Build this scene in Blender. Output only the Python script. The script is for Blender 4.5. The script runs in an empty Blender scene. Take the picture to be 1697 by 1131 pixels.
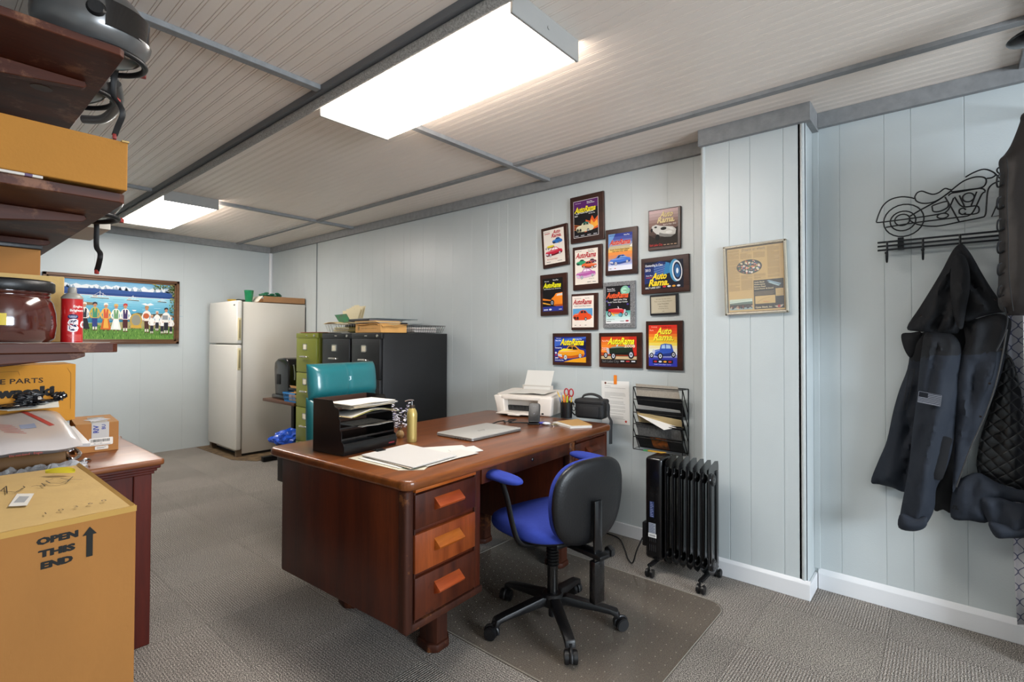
import bpy, bmesh, math, random
from mathutils import Vector, Matrix, noise
from mathutils.geometry import tessellate_polygon, delaunay_2d_cdt

S = bpy.context.scene
COL = S.collection
rad = math.radians

# ------------------------------------------------------------------ camera
cam_data = bpy.data.cameras.new('camera')
cam = bpy.data.objects.new('camera', cam_data)
COL.objects.link(cam)
cam_data.sensor_width = 36.0
cam_data.lens = 848.704 / 1697 * 36.0
cam_data.shift_y = -16.33 / 1697
cam_data.clip_start = 0.05
YAW, PITCH, ROLL = rad(49.568), rad(0.838), rad(0.186)
cam.matrix_world = (Matrix.Translation((0, 0, 1.26)) @ Matrix.Rotation(-YAW, 4, 'Z')
                    @ Matrix.Rotation(math.pi / 2 + PITCH, 4, 'X') @ Matrix.Rotation(ROLL, 4, 'Z'))
S.camera = cam

# ------------------------------------------------------------------ world, exposure
S.view_settings.view_transform = 'Standard'
S.view_settings.look = 'None'
S.view_settings.gamma = 1.0
S.view_settings.use_curve_mapping = False
S.view_settings.exposure = 0.36
W = bpy.data.worlds.new('world'); S.world = W
W.use_nodes = True
W.node_tree.nodes['Background'].inputs[0].default_value = (0.75, 0.85, 1.0, 1)
W.node_tree.nodes['Background'].inputs[1].default_value = 1.0
S.cycles.use_denoising = True
S.cycles.max_bounces = 10
S.cycles.diffuse_bounces = 5

LENS_POWER = 24.0       # radiance of the fluorescent lenses
DAY = bpy.data.lights.new('daylight_window', 'AREA')   # daylight through the window behind the camera
DAY.shape = 'RECTANGLE'; DAY.size = 1.5; DAY.size_y = 1.1; DAY.energy = 165; DAY.color = (0.80, 0.90, 1.0)
dob = bpy.data.objects.new('daylight_window', DAY); COL.objects.link(dob)
dob.location = (0.9, -3.42, 1.55); dob.rotation_euler = (rad(90), 0, 0)

# ------------------------------------------------------------------ materials
def lin(h):
    h = h.lstrip('#'); out = []
    for i in (0, 2, 4):
        c = int(h[i:i + 2], 16) / 255
        out.append(c / 12.92 if c <= 0.04045 else ((c + 0.055) / 1.055) ** 2.4)
    return (*out, 1.0)

MC = {}
def mat(name, hexc, rough=0.5, metal=0.0, spec=0.5, bump=0.0, bscale=60, vary=0.0, vscale=6, stretch=None,
        coat=0.0, alpha=1.0, trans=0.0, hex2=None, emit=0.0, detail=4.0):
    if name in MC: return MC[name]
    m = bpy.data.materials.new(name); m.use_nodes = True; MC[name] = m
    nt = m.node_tree; b = nt.nodes['Principled BSDF']
    b.inputs['Base Color'].default_value = lin(hexc)
    b.inputs['Roughness'].default_value = rough
    b.inputs['Metallic'].default_value = metal
    b.inputs['Specular IOR Level'].default_value = spec
    b.inputs['Coat Weight'].default_value = coat
    b.inputs['Coat Roughness'].default_value = 0.12
    b.inputs['Alpha'].default_value = alpha
    b.inputs['Transmission Weight'].default_value = trans
    if emit:
        b.inputs['Emission Color'].default_value = lin(hexc)
        b.inputs['Emission Strength'].default_value = emit
    if bump or vary:
        tc = nt.nodes.new('ShaderNodeTexCoord'); mp = nt.nodes.new('ShaderNodeMapping')
        nt.links.new(tc.outputs['Object'], mp.inputs[0])
        if stretch: mp.inputs['Scale'].default_value = stretch
    if vary:
        n = nt.nodes.new('ShaderNodeTexNoise'); n.inputs['Scale'].default_value = vscale
        n.inputs['Detail'].default_value = detail
        nt.links.new(mp.outputs[0], n.inputs['Vector'])
        mr = nt.nodes.new('ShaderNodeMapRange')
        mr.inputs['From Min'].default_value = 0.3; mr.inputs['From Max'].default_value = 0.7
        nt.links.new(n.outputs[0], mr.inputs[0])
        mx = nt.nodes.new('ShaderNodeMix'); mx.data_type = 'RGBA'
        c = lin(hexc); c2 = lin(hex2) if hex2 else tuple(v * (1 - vary) for v in c[:3]) + (1,)
        mx.inputs[6].default_value = c; mx.inputs[7].default_value = c2
        nt.links.new(mr.outputs[0], mx.inputs[0]); nt.links.new(mx.outputs[2], b.inputs['Base Color'])
    if bump:
        n2 = nt.nodes.new('ShaderNodeTexNoise'); n2.inputs['Scale'].default_value = bscale
        nt.links.new(mp.outputs[0], n2.inputs['Vector'])
        bp = nt.nodes.new('ShaderNodeBump'); bp.inputs['Strength'].default_value = bump
        bp.inputs['Distance'].default_value = 0.002
        nt.links.new(n2.outputs[0], bp.inputs['Height']); nt.links.new(bp.outputs[0], b.inputs['Normal'])
    return m

def ink(hexc, rough=0.4):
    return mat('ink_' + hexc.lstrip('#'), hexc, 0.55, spec=0.25)

def wood(name, c1, c2, rough=0.35, along='x', coat=0.3, scale=14, wear=None):
    """grain stretched along one axis"""
    if name in MC: return MC[name]
    m = bpy.data.materials.new(name); m.use_nodes = True; MC[name] = m
    nt = m.node_tree; b = nt.nodes['Principled BSDF']
    tc = nt.nodes.new('ShaderNodeTexCoord'); mp = nt.nodes.new('ShaderNodeMapping')
    nt.links.new(tc.outputs['Object'], mp.inputs[0])
    sc = {'x': (0.09, 1, 1), 'y': (1, 0.09, 1), 'z': (1, 1, 0.09)}[along]
    mp.inputs['Scale'].default_value = sc
    n = nt.nodes.new('ShaderNodeTexNoise'); n.inputs['Scale'].default_value = scale
    n.inputs['Detail'].default_value = 8; n.inputs['Roughness'].default_value = 0.65
    n.inputs['Distortion'].default_value = 0.4
    nt.links.new(mp.outputs[0], n.inputs['Vector'])
    r = nt.nodes.new('ShaderNodeValToRGB')
    r.color_ramp.elements[0].position = 0.32; r.color_ramp.elements[0].color = lin(c1)
    r.color_ramp.elements[1].position = 0.68; r.color_ramp.elements[1].color = lin(c2)
    nt.links.new(n.outputs[0], r.inputs[0])
    col = r.outputs[0]
    f = nt.nodes.new('ShaderNodeTexNoise'); f.inputs['Scale'].default_value = scale * 14
    nt.links.new(mp.outputs[0], f.inputs['Vector'])
    mx = nt.nodes.new('ShaderNodeMix'); mx.data_type = 'RGBA'; mx.blend_type = 'MULTIPLY'
    mx.inputs[0].default_value = 0.35
    nt.links.new(col, mx.inputs[6]); nt.links.new(f.outputs[0], mx.inputs[7]); col = mx.outputs[2]
    if wear:
        w = nt.nodes.new('ShaderNodeTexNoise'); w.inputs['Scale'].default_value = 5
        w.inputs['Detail'].default_value = 10; w.inputs['Roughness'].default_value = 0.75
        nt.links.new(tc.outputs['Object'], w.inputs['Vector'])
        wr = nt.nodes.new('ShaderNodeMapRange'); wr.inputs['From Min'].default_value = 0.55
        wr.inputs['From Max'].default_value = 0.63
        nt.links.new(w.outputs[0], wr.inputs[0])
        mw = nt.nodes.new('ShaderNodeMix'); mw.data_type = 'RGBA'
        mw.inputs[7].default_value = lin(wear)
        nt.links.new(wr.outputs[0], mw.inputs[0]); nt.links.new(col, mw.inputs[6]); col = mw.outputs[2]
    nt.links.new(col, b.inputs['Base Color'])
    b.inputs['Roughness'].default_value = rough; b.inputs['Specular IOR Level'].default_value = 0.28
    b.inputs['Coat Weight'].default_value = coat; b.inputs['Coat Roughness'].default_value = 0.25
    bp = nt.nodes.new('ShaderNodeBump'); bp.inputs['Strength'].default_value = 0.15
    bp.inputs['Distance'].default_value = 0.001
    nt.links.new(f.outputs[0], bp.inputs['Height']); nt.links.new(bp.outputs[0], b.inputs['Normal'])
    return m

def wloc(o):
    v = Vector((0, 0, 0))
    while o is not None: v += Vector(o.location); o = o.parent
    return v

# ------------------------------------------------------------------ mesh builder
class MB:
    """collects shapes; build() links them as one mesh object"""
    def __init__(s): s.bm = bmesh.new(); s.T = Matrix.Identity(4); s.mi = 0
    def _merge(s, b):
        for f in b.faces: f.material_index = s.mi
        b.transform(s.T)
        me = bpy.data.meshes.new('t'); b.to_mesh(me); b.free()
        s.bm.from_mesh(me); bpy.data.meshes.remove(me)
    def box(s, x0, x1, y0, y1, z0, z1, bev=0.0, seg=2, M=None):
        b = bmesh.new(); bmesh.ops.create_cube(b, size=1)
        bmesh.ops.scale(b, vec=(abs(x1 - x0), abs(y1 - y0), abs(z1 - z0)), verts=b.verts)
        bmesh.ops.translate(b, vec=((x0 + x1) / 2, (y0 + y1) / 2, (z0 + z1) / 2), verts=b.verts)
        if bev: bmesh.ops.bevel(b, geom=b.edges[:], offset=bev, segments=seg, affect='EDGES', profile=0.5)
        if M: b.transform(M)
        s._merge(b); return s
    def cyl(s, p0, p1, r0, r1=None, seg=20, bev=0.0):
        r1 = r0 if r1 is None else r1
        p0, p1 = Vector(p0), Vector(p1); d = p1 - p0; b = bmesh.new()
        bmesh.ops.create_cone(b, cap_ends=True, segments=seg, radius1=r0, radius2=r1, depth=d.length)
        if bev: 
            es = [e for e in b.edges if abs(e.verts[0].co.z - e.verts[1].co.z) < 1e-6]
            bmesh.ops.bevel(b, geom=es, offset=bev, segments=2, affect='EDGES')
        b.transform(Matrix.Translation((p0 + p1) / 2) @ d.to_track_quat('Z', 'Y').to_matrix().to_4x4())
        s._merge(b); return s
    def tube(s, pts, r, seg=8, closed=False, smooth=True, ry=None):
        pts = [Vector(p) for p in pts]
        if smooth and len(pts) > 2: pts = spline(pts, 5, closed)
        n = len(pts); b = bmesh.new(); rings = []
        up = Vector((0, 0, 1)); prev = None
        for i, p in enumerate(pts):
            if closed: t = pts[(i + 1) % n] - pts[i - 1]
            else: t = pts[min(i + 1, n - 1)] - pts[max(i - 1, 0)]
            if t.length < 1e-9: t = Vector((0, 0, 1))
            t.normalize()
            if prev is None:
                a = t.orthogonal().normalized() if abs(t.dot(up)) > 0.9 else up.cross(t).normalized()
            else:
                a = (prev - t * prev.dot(t))
                a = a.normalized() if a.length > 1e-6 else t.orthogonal().normalized()
            prev = a; c = t.cross(a)
            rr = r[i] if isinstance(r, (list, tuple)) and len(r) == n else (r if not isinstance(r, (list, tuple)) else r[0] + (r[-1] - r[0]) * i / (n - 1))
            r2 = rr if ry is None else ry
            rings.append([b.verts.new(p + a * rr * math.cos(2 * math.pi * k / seg) + c * r2 * math.sin(2 * math.pi * k / seg)) for k in range(seg)])
        m = n if closed else n - 1
        for i in range(m):
            A, B = rings[i], rings[(i + 1) % n]
            for k in range(seg): b.faces.new((A[k], A[(k + 1) % seg], B[(k + 1) % seg], B[k]))
        if not closed: b.faces.new(rings[0][::-1]); b.faces.new(rings[-1])
        s._merge(b); return s
    def lathe(s, prof, c=(0, 0, 0), seg=28, M=None):
        b = bmesh.new(); rings = []
        for r, z in prof:
            rings.append([b.verts.new((c[0] + r * math.cos(2 * math.pi * k / seg), c[1] + r * math.sin(2 * math.pi * k / seg), c[2] + z)) for k in range(seg)])
        for A, B in zip(rings, rings[1:]):
            for k in range(seg): b.faces.new((A[k], A[(k + 1) % seg], B[(k + 1) % seg], B[k]))
        b.faces.new(rings[0][::-1]); b.faces.new(rings[-1])
        bmesh.ops.remove_doubles(b, verts=b.verts, dist=1e-6)
        if M: b.transform(M)
        s._merge(b); return s
    def ball(s, c, r, seg=16, rot=None, M=None):
        if not isinstance(r, (tuple, list)): r = (r, r, r)
        b = bmesh.new(); bmesh.ops.create_uvsphere(b, u_segments=seg, v_segments=max(6, seg * 2 // 3), radius=1)
        bmesh.ops.scale(b, vec=r, verts=b.verts)
        if rot: b.transform(rot)
        b.transform(Matrix.Translation(c))
        if M: b.transform(M)
        s._merge(b); return s
    def prism(s, pts, axis, d0, d1, bev=0.0, M=None, seg=2):
        """outline pts in the plane across `axis`, extruded from d0 to d1"""
        f = {'x': lambda a, b_, d: (d, a, b_), 'y': lambda a, b_, d: (a, d, b_), 'z': lambda a, b_, d: (a, b_, d)}[axis]
        b = bmesh.new()
        A = [b.verts.new(f(p[0], p[1], d0)) for p in pts]; B = [b.verts.new(f(p[0], p[1], d1)) for p in pts]
        n = len(pts)
        b.faces.new(A[::-1]); b.faces.new(B)
        for i in range(n): b.faces.new((A[i], A[(i + 1) % n], B[(i + 1) % n], B[i]))
        bmesh.ops.recalc_face_normals(b, faces=b.faces)
        if bev: bmesh.ops.bevel(b, geom=b.edges[:], offset=bev, segments=seg, affect='EDGES', profile=0.5)
        if M: b.transform(M)
        s._merge(b); return s
    def quad(s, *ps):
        b = bmesh.new(); b.faces.new([b.verts.new(p) for p in ps]); s._merge(b); return s
    def sheet(s, fn, nu, nv, th=0.0):
        """surface fn(u,v) with thickness th"""
        b = bmesh.new()
        g = [[b.verts.new(fn(i / nu, j / nv)) for j in range(nv + 1)] for i in range(nu + 1)]
        fs = [b.faces.new((g[i][j], g[i + 1][j], g[i + 1][j + 1], g[i][j + 1])) for i in range(nu) for j in range(nv)]
        if th:
            b.normal_update()
            bmesh.ops.solidify(b, geom=b.faces[:], thickness=th)
        s._merge(b); return s
    def build(s, name, mats, parent=None, smooth=35, local=False):
        me = bpy.data.meshes.new(name)
        if parent is not None and not local: s.bm.transform(Matrix.Translation(-wloc(parent)))
        bmesh.ops.recalc_face_normals(s.bm, faces=s.bm.faces) if False else None
        s.bm.to_mesh(me); s.bm.free()
        for m in (mats if isinstance(mats, (list, tuple)) else [mats]): me.materials.append(m)
        if smooth:
            me.polygons.foreach_set('use_smooth', [True] * len(me.polygons))
            me.set_sharp_from_angle(angle=rad(smooth))
        o = bpy.data.objects.new(name, me); COL.objects.link(o)
        if parent is not None: o.parent = parent
        return o

def spline(pts, k=5, closed=False):
    out = []; n = len(pts)
    rng = range(n) if closed else range(n - 1)
    for i in rng:
        p0 = pts[(i - 1) % n] if closed else pts[max(i - 1, 0)]
        p1 = pts[i]; p2 = pts[(i + 1) % n]; p3 = pts[(i + 2) % n] if closed else pts[min(i + 2, n - 1)]
        for j in range(k):
            t = j / k
            out.append(0.5 * ((2 * p1) + (p2 - p0) * t + (2 * p0 - 5 * p1 + 4 * p2 - p3) * t * t + (3 * p1 - p0 - 3 * p2 + p3) * t ** 3))
    if not closed: out.append(pts[-1])
    return out

def tag(o, label=None, cat=None, group=None, kind=None):
    if label: o['label'] = label
    if cat: o['category'] = cat
    if group: o['group'] = group
    if kind: o['kind'] = kind
    return o
def thing(name, loc, label, cat, rz=0.0, group=None):
    o = bpy.data.objects.new(name, None); COL.objects.link(o)
    o.empty_display_size = 0.05
    o.location = loc; o.rotation_euler = (0, 0, rz)
    return tag(o, label, cat, group)
def struct(name, mb, mats, smooth=0): return tag(mb.build(name, mats, smooth=smooth), kind='structure')
def dup(root, loc=None, rz=None, label=None):
    c = root.copy(); COL.objects.link(c)
    if loc is not None: c.location = loc
    if rz is not None: c.rotation_euler = (0, 0, rz)
    if label: c['label'] = label
    def rec(src, dst):
        for ch in [o for o in src.children]:
            d = ch.copy(); COL.objects.link(d); d.parent = dst; rec(ch, d)
    rec(root, c); return c

# ------------------------------------------------------------------ flat printing: letters, logos, pictures
FONT = {}
def glyphs(txt, bold=0.0):
    k = (txt, bold)
    if k in FONT: return FONT[k]
    cu = bpy.data.curves.new('t', 'FONT'); cu.body = txt; cu.offset = bold; cu.resolution_u = 2
    ob = bpy.data.objects.new('t', cu); COL.objects.link(ob)
    dg = bpy.context.evaluated_depsgraph_get(); dg.update()
    me = bpy.data.meshes.new_from_object(ob.evaluated_get(dg))
    vs = [(v.co.x, v.co.y) for v in me.vertices]; fs = [tuple(p.vertices) for p in me.polygons]
    bpy.data.objects.remove(ob); bpy.data.curves.remove(cu); bpy.data.meshes.remove(me)
    w = max([v[0] for v in vs], default=1)
    FONT[k] = (vs, fs, w); return FONT[k]

class Art:
    """flat inks laid on a face: origin O, right U, up V; each new ink lies a hair above the last"""
    def __init__(s, O, U, V, step=0.00012):
        s.bm = bmesh.new(); s.O, s.U, s.V = Vector(O), Vector(U).normalized(), Vector(V).normalized()
        s.N = s.U.cross(s.V); s.k = 1; s.mats = []; s.step = step
    def p(s, u, v): return s.O + s.U * u + s.V * v + s.N * (s.k * s.step)
    def _mi(s, c):
        m = ink(c) if isinstance(c, str) else c
        if m not in s.mats: s.mats.append(m)
        return s.mats.index(m)
    def poly(s, pts, c, up=True):
        mi = s._mi(c)
        tris = tessellate_polygon([[Vector((a, b, 0)) for a, b in pts]])
        vs = [s.bm.verts.new(s.p(a, b)) for a, b in pts]
        for t in tris:
            ar = sum(pts[t[i]][0] * pts[t[(i + 1) % 3]][1] - pts[t[(i + 1) % 3]][0] * pts[t[i]][1] for i in range(3))
            try: f = s.bm.faces.new([vs[i] for i in (t if ar > 0 else t[::-1])])
            except ValueError: continue
            f.material_index = mi
        if up: s.k += 1
    def rect(s, x0, y0, x1, y1, c, up=True): s.poly([(x0, y0), (x1, y0), (x1, y1), (x0, y1)], c, up)
    def ell(s, x, y, rx, ry, c, n=18, up=True, rot=0):
        cr, sr = math.cos(rot), math.sin(rot)
        s.poly([(x + rx * math.cos(a) * cr - ry * math.sin(a) * sr, y + rx * math.cos(a) * sr + ry * math.sin(a) * cr)
                for a in [2 * math.pi * i / n for i in range(n)]], c, up)
    def line(s, pts, w, c, up=True):
        for (x0, y0), (x1, y1) in zip(pts, pts[1:]):
            d = math.hypot(x1 - x0, y1 - y0) or 1; nx, ny = -(y1 - y0) / d * w / 2, (x1 - x0) / d * w / 2
            s.poly([(x0 - nx, y0 - ny), (x1 - nx, y1 - ny), (x1 + nx, y1 + ny), (x0 + nx, y0 + ny)], c, False)
        if up: s.k += 1
    def text(s, txt, x, y, size, c, width=None, bold=0.0, shear=0.0, rot=0.0, center=False):
        vs, fs, w = glyphs(txt, bold); mi = s._mi(c)
        sx = size if width is None else width / w
        off = -w * sx / 2 if center else 0
        cr, sr = math.cos(rot), math.sin(rot); vv = []
        for a, b in vs:
            a2, b2 = a * sx + off + b * size * shear, b * size
            vv.append(s.bm.verts.new(s.p(x + a2 * cr - b2 * sr, y + a2 * sr + b2 * cr)))
        for f in fs:
            try: q = s.bm.faces.new([vv[i] for i in f]); q.material_index = mi
            except ValueError: pass
        s.k += 1
    def bands(s, x0, y0, x1, y1, cols):
        n = len(cols)
        for i, c in enumerate(cols): s.rect(x0, y0 + (y1 - y0) * i / n, x1, y0 + (y1 - y0) * (i + 1) / n, c, False)
        s.k += 1
    def build(s, name, parent, local=False):
        me = bpy.data.meshes.new(name)
        if parent is not None and not local: s.bm.transform(Matrix.Translation(-wloc(parent)))
        s.bm.to_mesh(me); s.bm.free()
        for m in s.mats: me.materials.append(m)
        o = bpy.data.objects.new(name, me); COL.objects.link(o); o.parent = parent
        return o

def inside(p, poly):
    x, y = p; c = False; n = len(poly)
    for i in range(n):
        x0, y0 = poly[i]; x1, y1 = poly[(i + 1) % n]
        if (y0 > y) != (y1 > y) and x < (x1 - x0) * (y - y0) / (y1 - y0) + x0: c = not c
    return c
def edist(p, poly):
    best = 9; px, py = p; n = len(poly)
    for i in range(n):
        x0, y0 = poly[i]; x1, y1 = poly[(i + 1) % n]
        dx, dy = x1 - x0, y1 - y0; L = dx * dx + dy * dy or 1e-9
        t = max(0, min(1, ((px - x0) * dx + (py - y0) * dy) / L))
        best = min(best, math.hypot(px - x0 - t * dx, py - y0 - t * dy))
    return best

def cloth(mb, outline, x, depth=0.03, th=0.01, fold=0.008, step=0.02, fdir=(1, 0.15), freq=55, seed=0, matfn=None):
    """a hanging piece of cloth seen towards +X: outline in (y, z), padded towards -X by `depth`, folded"""
    pts = [Vector((a, b)) for a, b in outline]
    sm = spline([Vector((p.x, p.y, 0)) for p in pts], 4, True)
    ol = [(p.x, p.y) for p in sm]
    ys = [p[0] for p in ol]; zs = [p[1] for p in ol]
    vv = [Vector(p) for p in ol]; ne = len(ol)
    y = min(ys)
    rnd = random.Random(seed)
    while y < max(ys):
        z = min(zs)
        while z < max(zs):
            q = (y + rnd.uniform(-.2, .2) * step, z + rnd.uniform(-.2, .2) * step)
            if inside(q, ol) and edist(q, ol) > step * 0.45: vv.append(Vector(q))
            z += step
        y += step
    V2, E2, F2 = delaunay_2d_cdt(vv, [(i, (i + 1) % ne) for i in range(ne)], [], 1, 1e-5)[:3]
    b = bmesh.new(); fr = []; bk = []
    for v in V2:
        d = edist((v.x, v.y), ol)
        k = 1 - math.exp(-d / 0.03)
        g = math.sin((v.x * fdir[0] + v.y * fdir[1]) * freq + seed + 2.2 * noise.noise(Vector((v.x * 5, v.y * 3, seed))))
        g += 1.0 * noise.noise(Vector((v.x * 13, v.y * 7, seed + 3.1)))
        g += 1.3 * (0.5 - abs(noise.noise(Vector(((v.x * fdir[0] + v.y * fdir[1]) * 26, v.y * 5 + v.x * 3, seed + 7.7)))) * 2.2)
        h = th + depth * k + fold * g * min(1, d / 0.03)
        fr.append(b.verts.new((x - h, v.x, v.y))); bk.append(b.verts.new((x, v.x, v.y)))
    for f in F2:
        if len(f) < 3: continue
        A = b.faces.new([fr[i] for i in f]); b.faces.new([bk[i] for i in reversed(f)])
        c = A.calc_center_median()
    b.edges.ensure_lookup_table()
    cnt = {}
    for f in F2:
        for i in range(len(f)):
            e = (f[i], f[(i + 1) % len(f)]); k = tuple(sorted(e)); cnt.setdefault(k, []).append(e)
    for k, es in cnt.items():
        if len(es) == 1:
            i, j = es[0]
            try: b.faces.new((fr[j], fr[i], bk[i], bk[j]))
            except ValueError: pass
    bmesh.ops.recalc_face_normals(b, faces=b.faces)
    mb_mi = mb.mi
    if matfn:
        for f in b.faces: f.material_index = matfn(f.calc_center_median())
        b.transform(mb.T); me = bpy.data.meshes.new('t'); b.to_mesh(me); b.free(); mb.bm.from_mesh(me); bpy.data.meshes.remove(me)
    else: mb._merge(b)
    return mb
# ================================================================== SETTING
HC = 2.414; XR, XC, XM = 3.008, 2.831, 2.987; YB = 6.606; XL = -0.12; YF = -3.5
def carpet():
    m = bpy.data.materials.new('carpet_tiles'); m.use_nodes = True; nt = m.node_tree
    N = nt.nodes.new; L = nt.links.new; b = nt.nodes['Principled BSDF']
    tc = N('ShaderNodeTexCoord'); sp = N('ShaderNodeSeparateXYZ'); L(tc.outputs['Object'], sp.inputs[0])
    def M(op, a, c=None, d=None):
        n = N('ShaderNodeMath'); n.operation = op
        for i, v in enumerate((a, c, d)):
            if v is None: continue
            if isinstance(v, (int, float)): n.inputs[i].default_value = v
            else: L(v, n.inputs[i])
        return n.outputs[0]
    T = 0.457
    u = M('DIVIDE', M('ADD', sp.outputs[0], 20 * T - 2.691), T)
    v = M('DIVIDE', M('ADD', sp.outputs[1], 20 * T - 0.206), T)
    fu, fv = M('FLOOR', u), M('FLOOR', v)
    par = M('MODULO', M('ADD', fu, fv), 2.0)
    ribx = M('SINE', M('MULTIPLY', sp.outputs[0], 2 * math.pi / 0.0105))
    riby = M('SINE', M('MULTIPLY', sp.outputs[1], 2 * math.pi / 0.0105))
    rib = M('ADD', M('MULTIPLY', ribx, par), M('MULTIPLY', riby, M('SUBTRACT', 1.0, par)))
    cv = N('ShaderNodeCombineXYZ'); L(fu, cv.inputs[0]); L(fv, cv.inputs[1])
    wn = N('ShaderNodeTexWhiteNoise'); wn.noise_dimensions = '3D'; L(cv.outputs[0], wn.inputs['Vector'])
    amp = M('MULTIPLY_ADD', wn.outputs['Value'], 0.75, 0.25)
    rib = M('MULTIPLY', rib, amp)
    n1 = N('ShaderNodeTexNoise'); n1.inputs['Scale'].default_value = 260; n1.inputs['Detail'].default_value = 3
    L(tc.outputs['Object'], n1.inputs['Vector'])
    n2 = N('ShaderNodeTexNoise'); n2.inputs['Scale'].default_value = 2.2; n2.inputs['Detail'].default_value = 5
    L(tc.outputs['Object'], n2.inputs['Vector'])
    r = N('ShaderNodeValToRGB'); L(n1.outputs[0], r.inputs[0])
    e = r.color_ramp.elements; e[0].position = 0.37; e[0].color = lin('#373635'); e[1].position = 0.63; e[1].color = lin('#d0c8be')
    q = r.color_ramp.elements.new(0.5); q.color = lin('#807a74')
    k = M('MULTIPLY_ADD', rib, 0.26, 0.86)
    k = M('MULTIPLY', k, M('MULTIPLY_ADD', wn.outputs['Value'], 0.16, 0.92))
    k = M('MULTIPLY', k, M('MULTIPLY_ADD', n2.outputs[0], 0.5, 0.74))
    # seams between the tiles
    for f in (M('FRACT', u), M('FRACT', v)):
        ed = M('MINIMUM', f, M('SUBTRACT', 1.0, f))
        k = M('MULTIPLY', k, M('MULTIPLY_ADD', M('LESS_THAN', ed, 0.004), -0.25, 1.0))
    hs = N('ShaderNodeMix'); hs.data_type = 'RGBA'; hs.blend_type = 'MULTIPLY'; hs.inputs[0].default_value = 1
    L(r.outputs[0], hs.inputs[6])
    cc = N('ShaderNodeCombineColor'); [L(k, cc.inputs[i]) for i in range(3)]; L(cc.outputs[0], hs.inputs[7])
    L(hs.outputs[2], b.inputs['Base Color']); b.inputs['Roughness'].default_value = 0.95
    b.inputs['Specular IOR Level'].default_value = 0.1
    bp = N('ShaderNodeBump'); bp.inputs['Strength'].default_value = 0.8; bp.inputs['Distance'].default_value = 0.002
    L(M('ADD', M('MULTIPLY', rib, 0.55), M('MULTIPLY', n1.outputs[0], 0.4)), bp.inputs['Height']); L(bp.outputs[0], b.inputs['Normal'])
    return m

wallm = mat('wall_paint', '#bfc6c7', 0.34, bump=0.25, bscale=160, spec=0.5, vary=0.05, vscale=2.5)
ceilm = mat('ceiling_beadboard', '#efe3d8', 0.38, vary=0.05, vscale=1.2)
battm = mat('grey_batten', '#8d8e8f', 0.6, bump=0.5, bscale=90, vary=0.22, vscale=25, detail=8)
basem = mat('white_baseboard', '#dfe0e2', 0.4, bump=0.1)
beamm = mat('beam_speckled', '#b5b2ad', 0.8, bump=0.9, bscale=240, vary=0.55, vscale=170)
gapshadm = mat('gap_shadow_grey', '#6c6d70', 0.6)

f = MB(); f.box(-1.6, 3.15, YF - 0.1, YB + 0.1, -0.05, 0.0); struct('floor', f, carpet())

# beadboard ceiling: grooves in pairs, running along the room
c = MB(); b = bmesh.new(); prof = []
x = -1.6
while x < 3.12:
    prof += [(x, HC)]
    for g in (0.0, 0.011): prof += [(x + 0.018 + g, HC), (x + 0.0198 + g, HC + 0.0034), (x + 0.021 + g, HC)]
    x += 0.0515
prof += [(3.15, HC)]
vs = [[b.verts.new((p[0], y, p[1])) for y in (YF - 0.05, YB + 0.05)] for p in prof]
for A, B in zip(vs, vs[1:]): b.faces.new((A[0], A[1], B[1], B[0]))
c._merge(b); c.box(-1.65, 3.2, YF - 0.1, YB + 0.1, HC + 0.02, HC + 0.1)
struct('ceiling', c, ceilm)

def vwall(name, axis, at, sgn, a0, a1, grooves, z0=0.0, z1=HC, mat_=None, gw=0.004, gd=0.004):
    """vertical plank panelling with V grooves; sgn = side the room is on"""
    m = MB(); b = bmesh.new(); pr = [(a0, 0)]
    for g in sorted(grooves):
        if a0 + .01 < g < a1 - .01: pr += [(g - gw / 2, 0), (g, -gd), (g + gw / 2, 0)]
    pr.append((a1, 0)); rows = []
    for a, d in pr:
        q = at + sgn * d
        rows.append([b.verts.new((q, a, z) if axis == 'x' else (a, q, z)) for z in (z0, z1)])
    for A, B in zip(rows, rows[1:]): b.faces.new((A[0], B[0], B[1], A[1]))
    m._merge(b)
    if axis == 'x': m.box(at - sgn * 0.01, at - sgn * 0.1, a0, a1, z0, z1)
    else: m.box(a0, a1, at - sgn * 0.01, at - sgn * 0.1, z0, z1)
    return struct(name, m, mat_ or wallm)

def planks(a0, a1, base, seed):
    r = random.Random(seed); out = list(base); 
    a = a0
    while a < a1:
        if all(abs(a - q) > 0.09 for q in out): out.append(a)
        a += r.choice([0.10, 0.15, 0.2, 0.13])
    return out
g_main = planks(1.0, YB, [1.139, 1.54, 1.692, 1.746, 1.96, 2.468, 2.683, 2.799, 2.982, 3.211, 3.601, 4.549], 3)
vwall('wall_right', 'x', XM, -1, 0.98, YB, g_main, gw=0.003, gd=0.0012)
g_rec = [0.41, 0.229, 0.128, -0.059] + [-0.059 - q for q in (0.2, 0.31, 0.47, 0.61, 0.82, 0.92, 1.1, 1.3, 1.42, 1.63, 1.8, 2.0, 2.2, 2.35, 2.6, 2.8, 3.0, 3.2)]
vwall('wall_right_recess', 'x', XR, -1, YF, 0.535, g_rec, gw=0.004, gd=0.0025)
vwall('wall_back', 'y', YB, -1, XL, XM + .03, [3.02, 2.42, 2.0, 1.6, 1.2], gw=0.003, gd=0.0015)
vwall('wall_left', 'x', XL, 1, 1.25, YB, [])
vwall('wall_left_near', 'x', -1.5, 1, YF, 1.25, [])
vwall('wall_nook', 'y', 1.25, -1, -1.5, XL, [])
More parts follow.
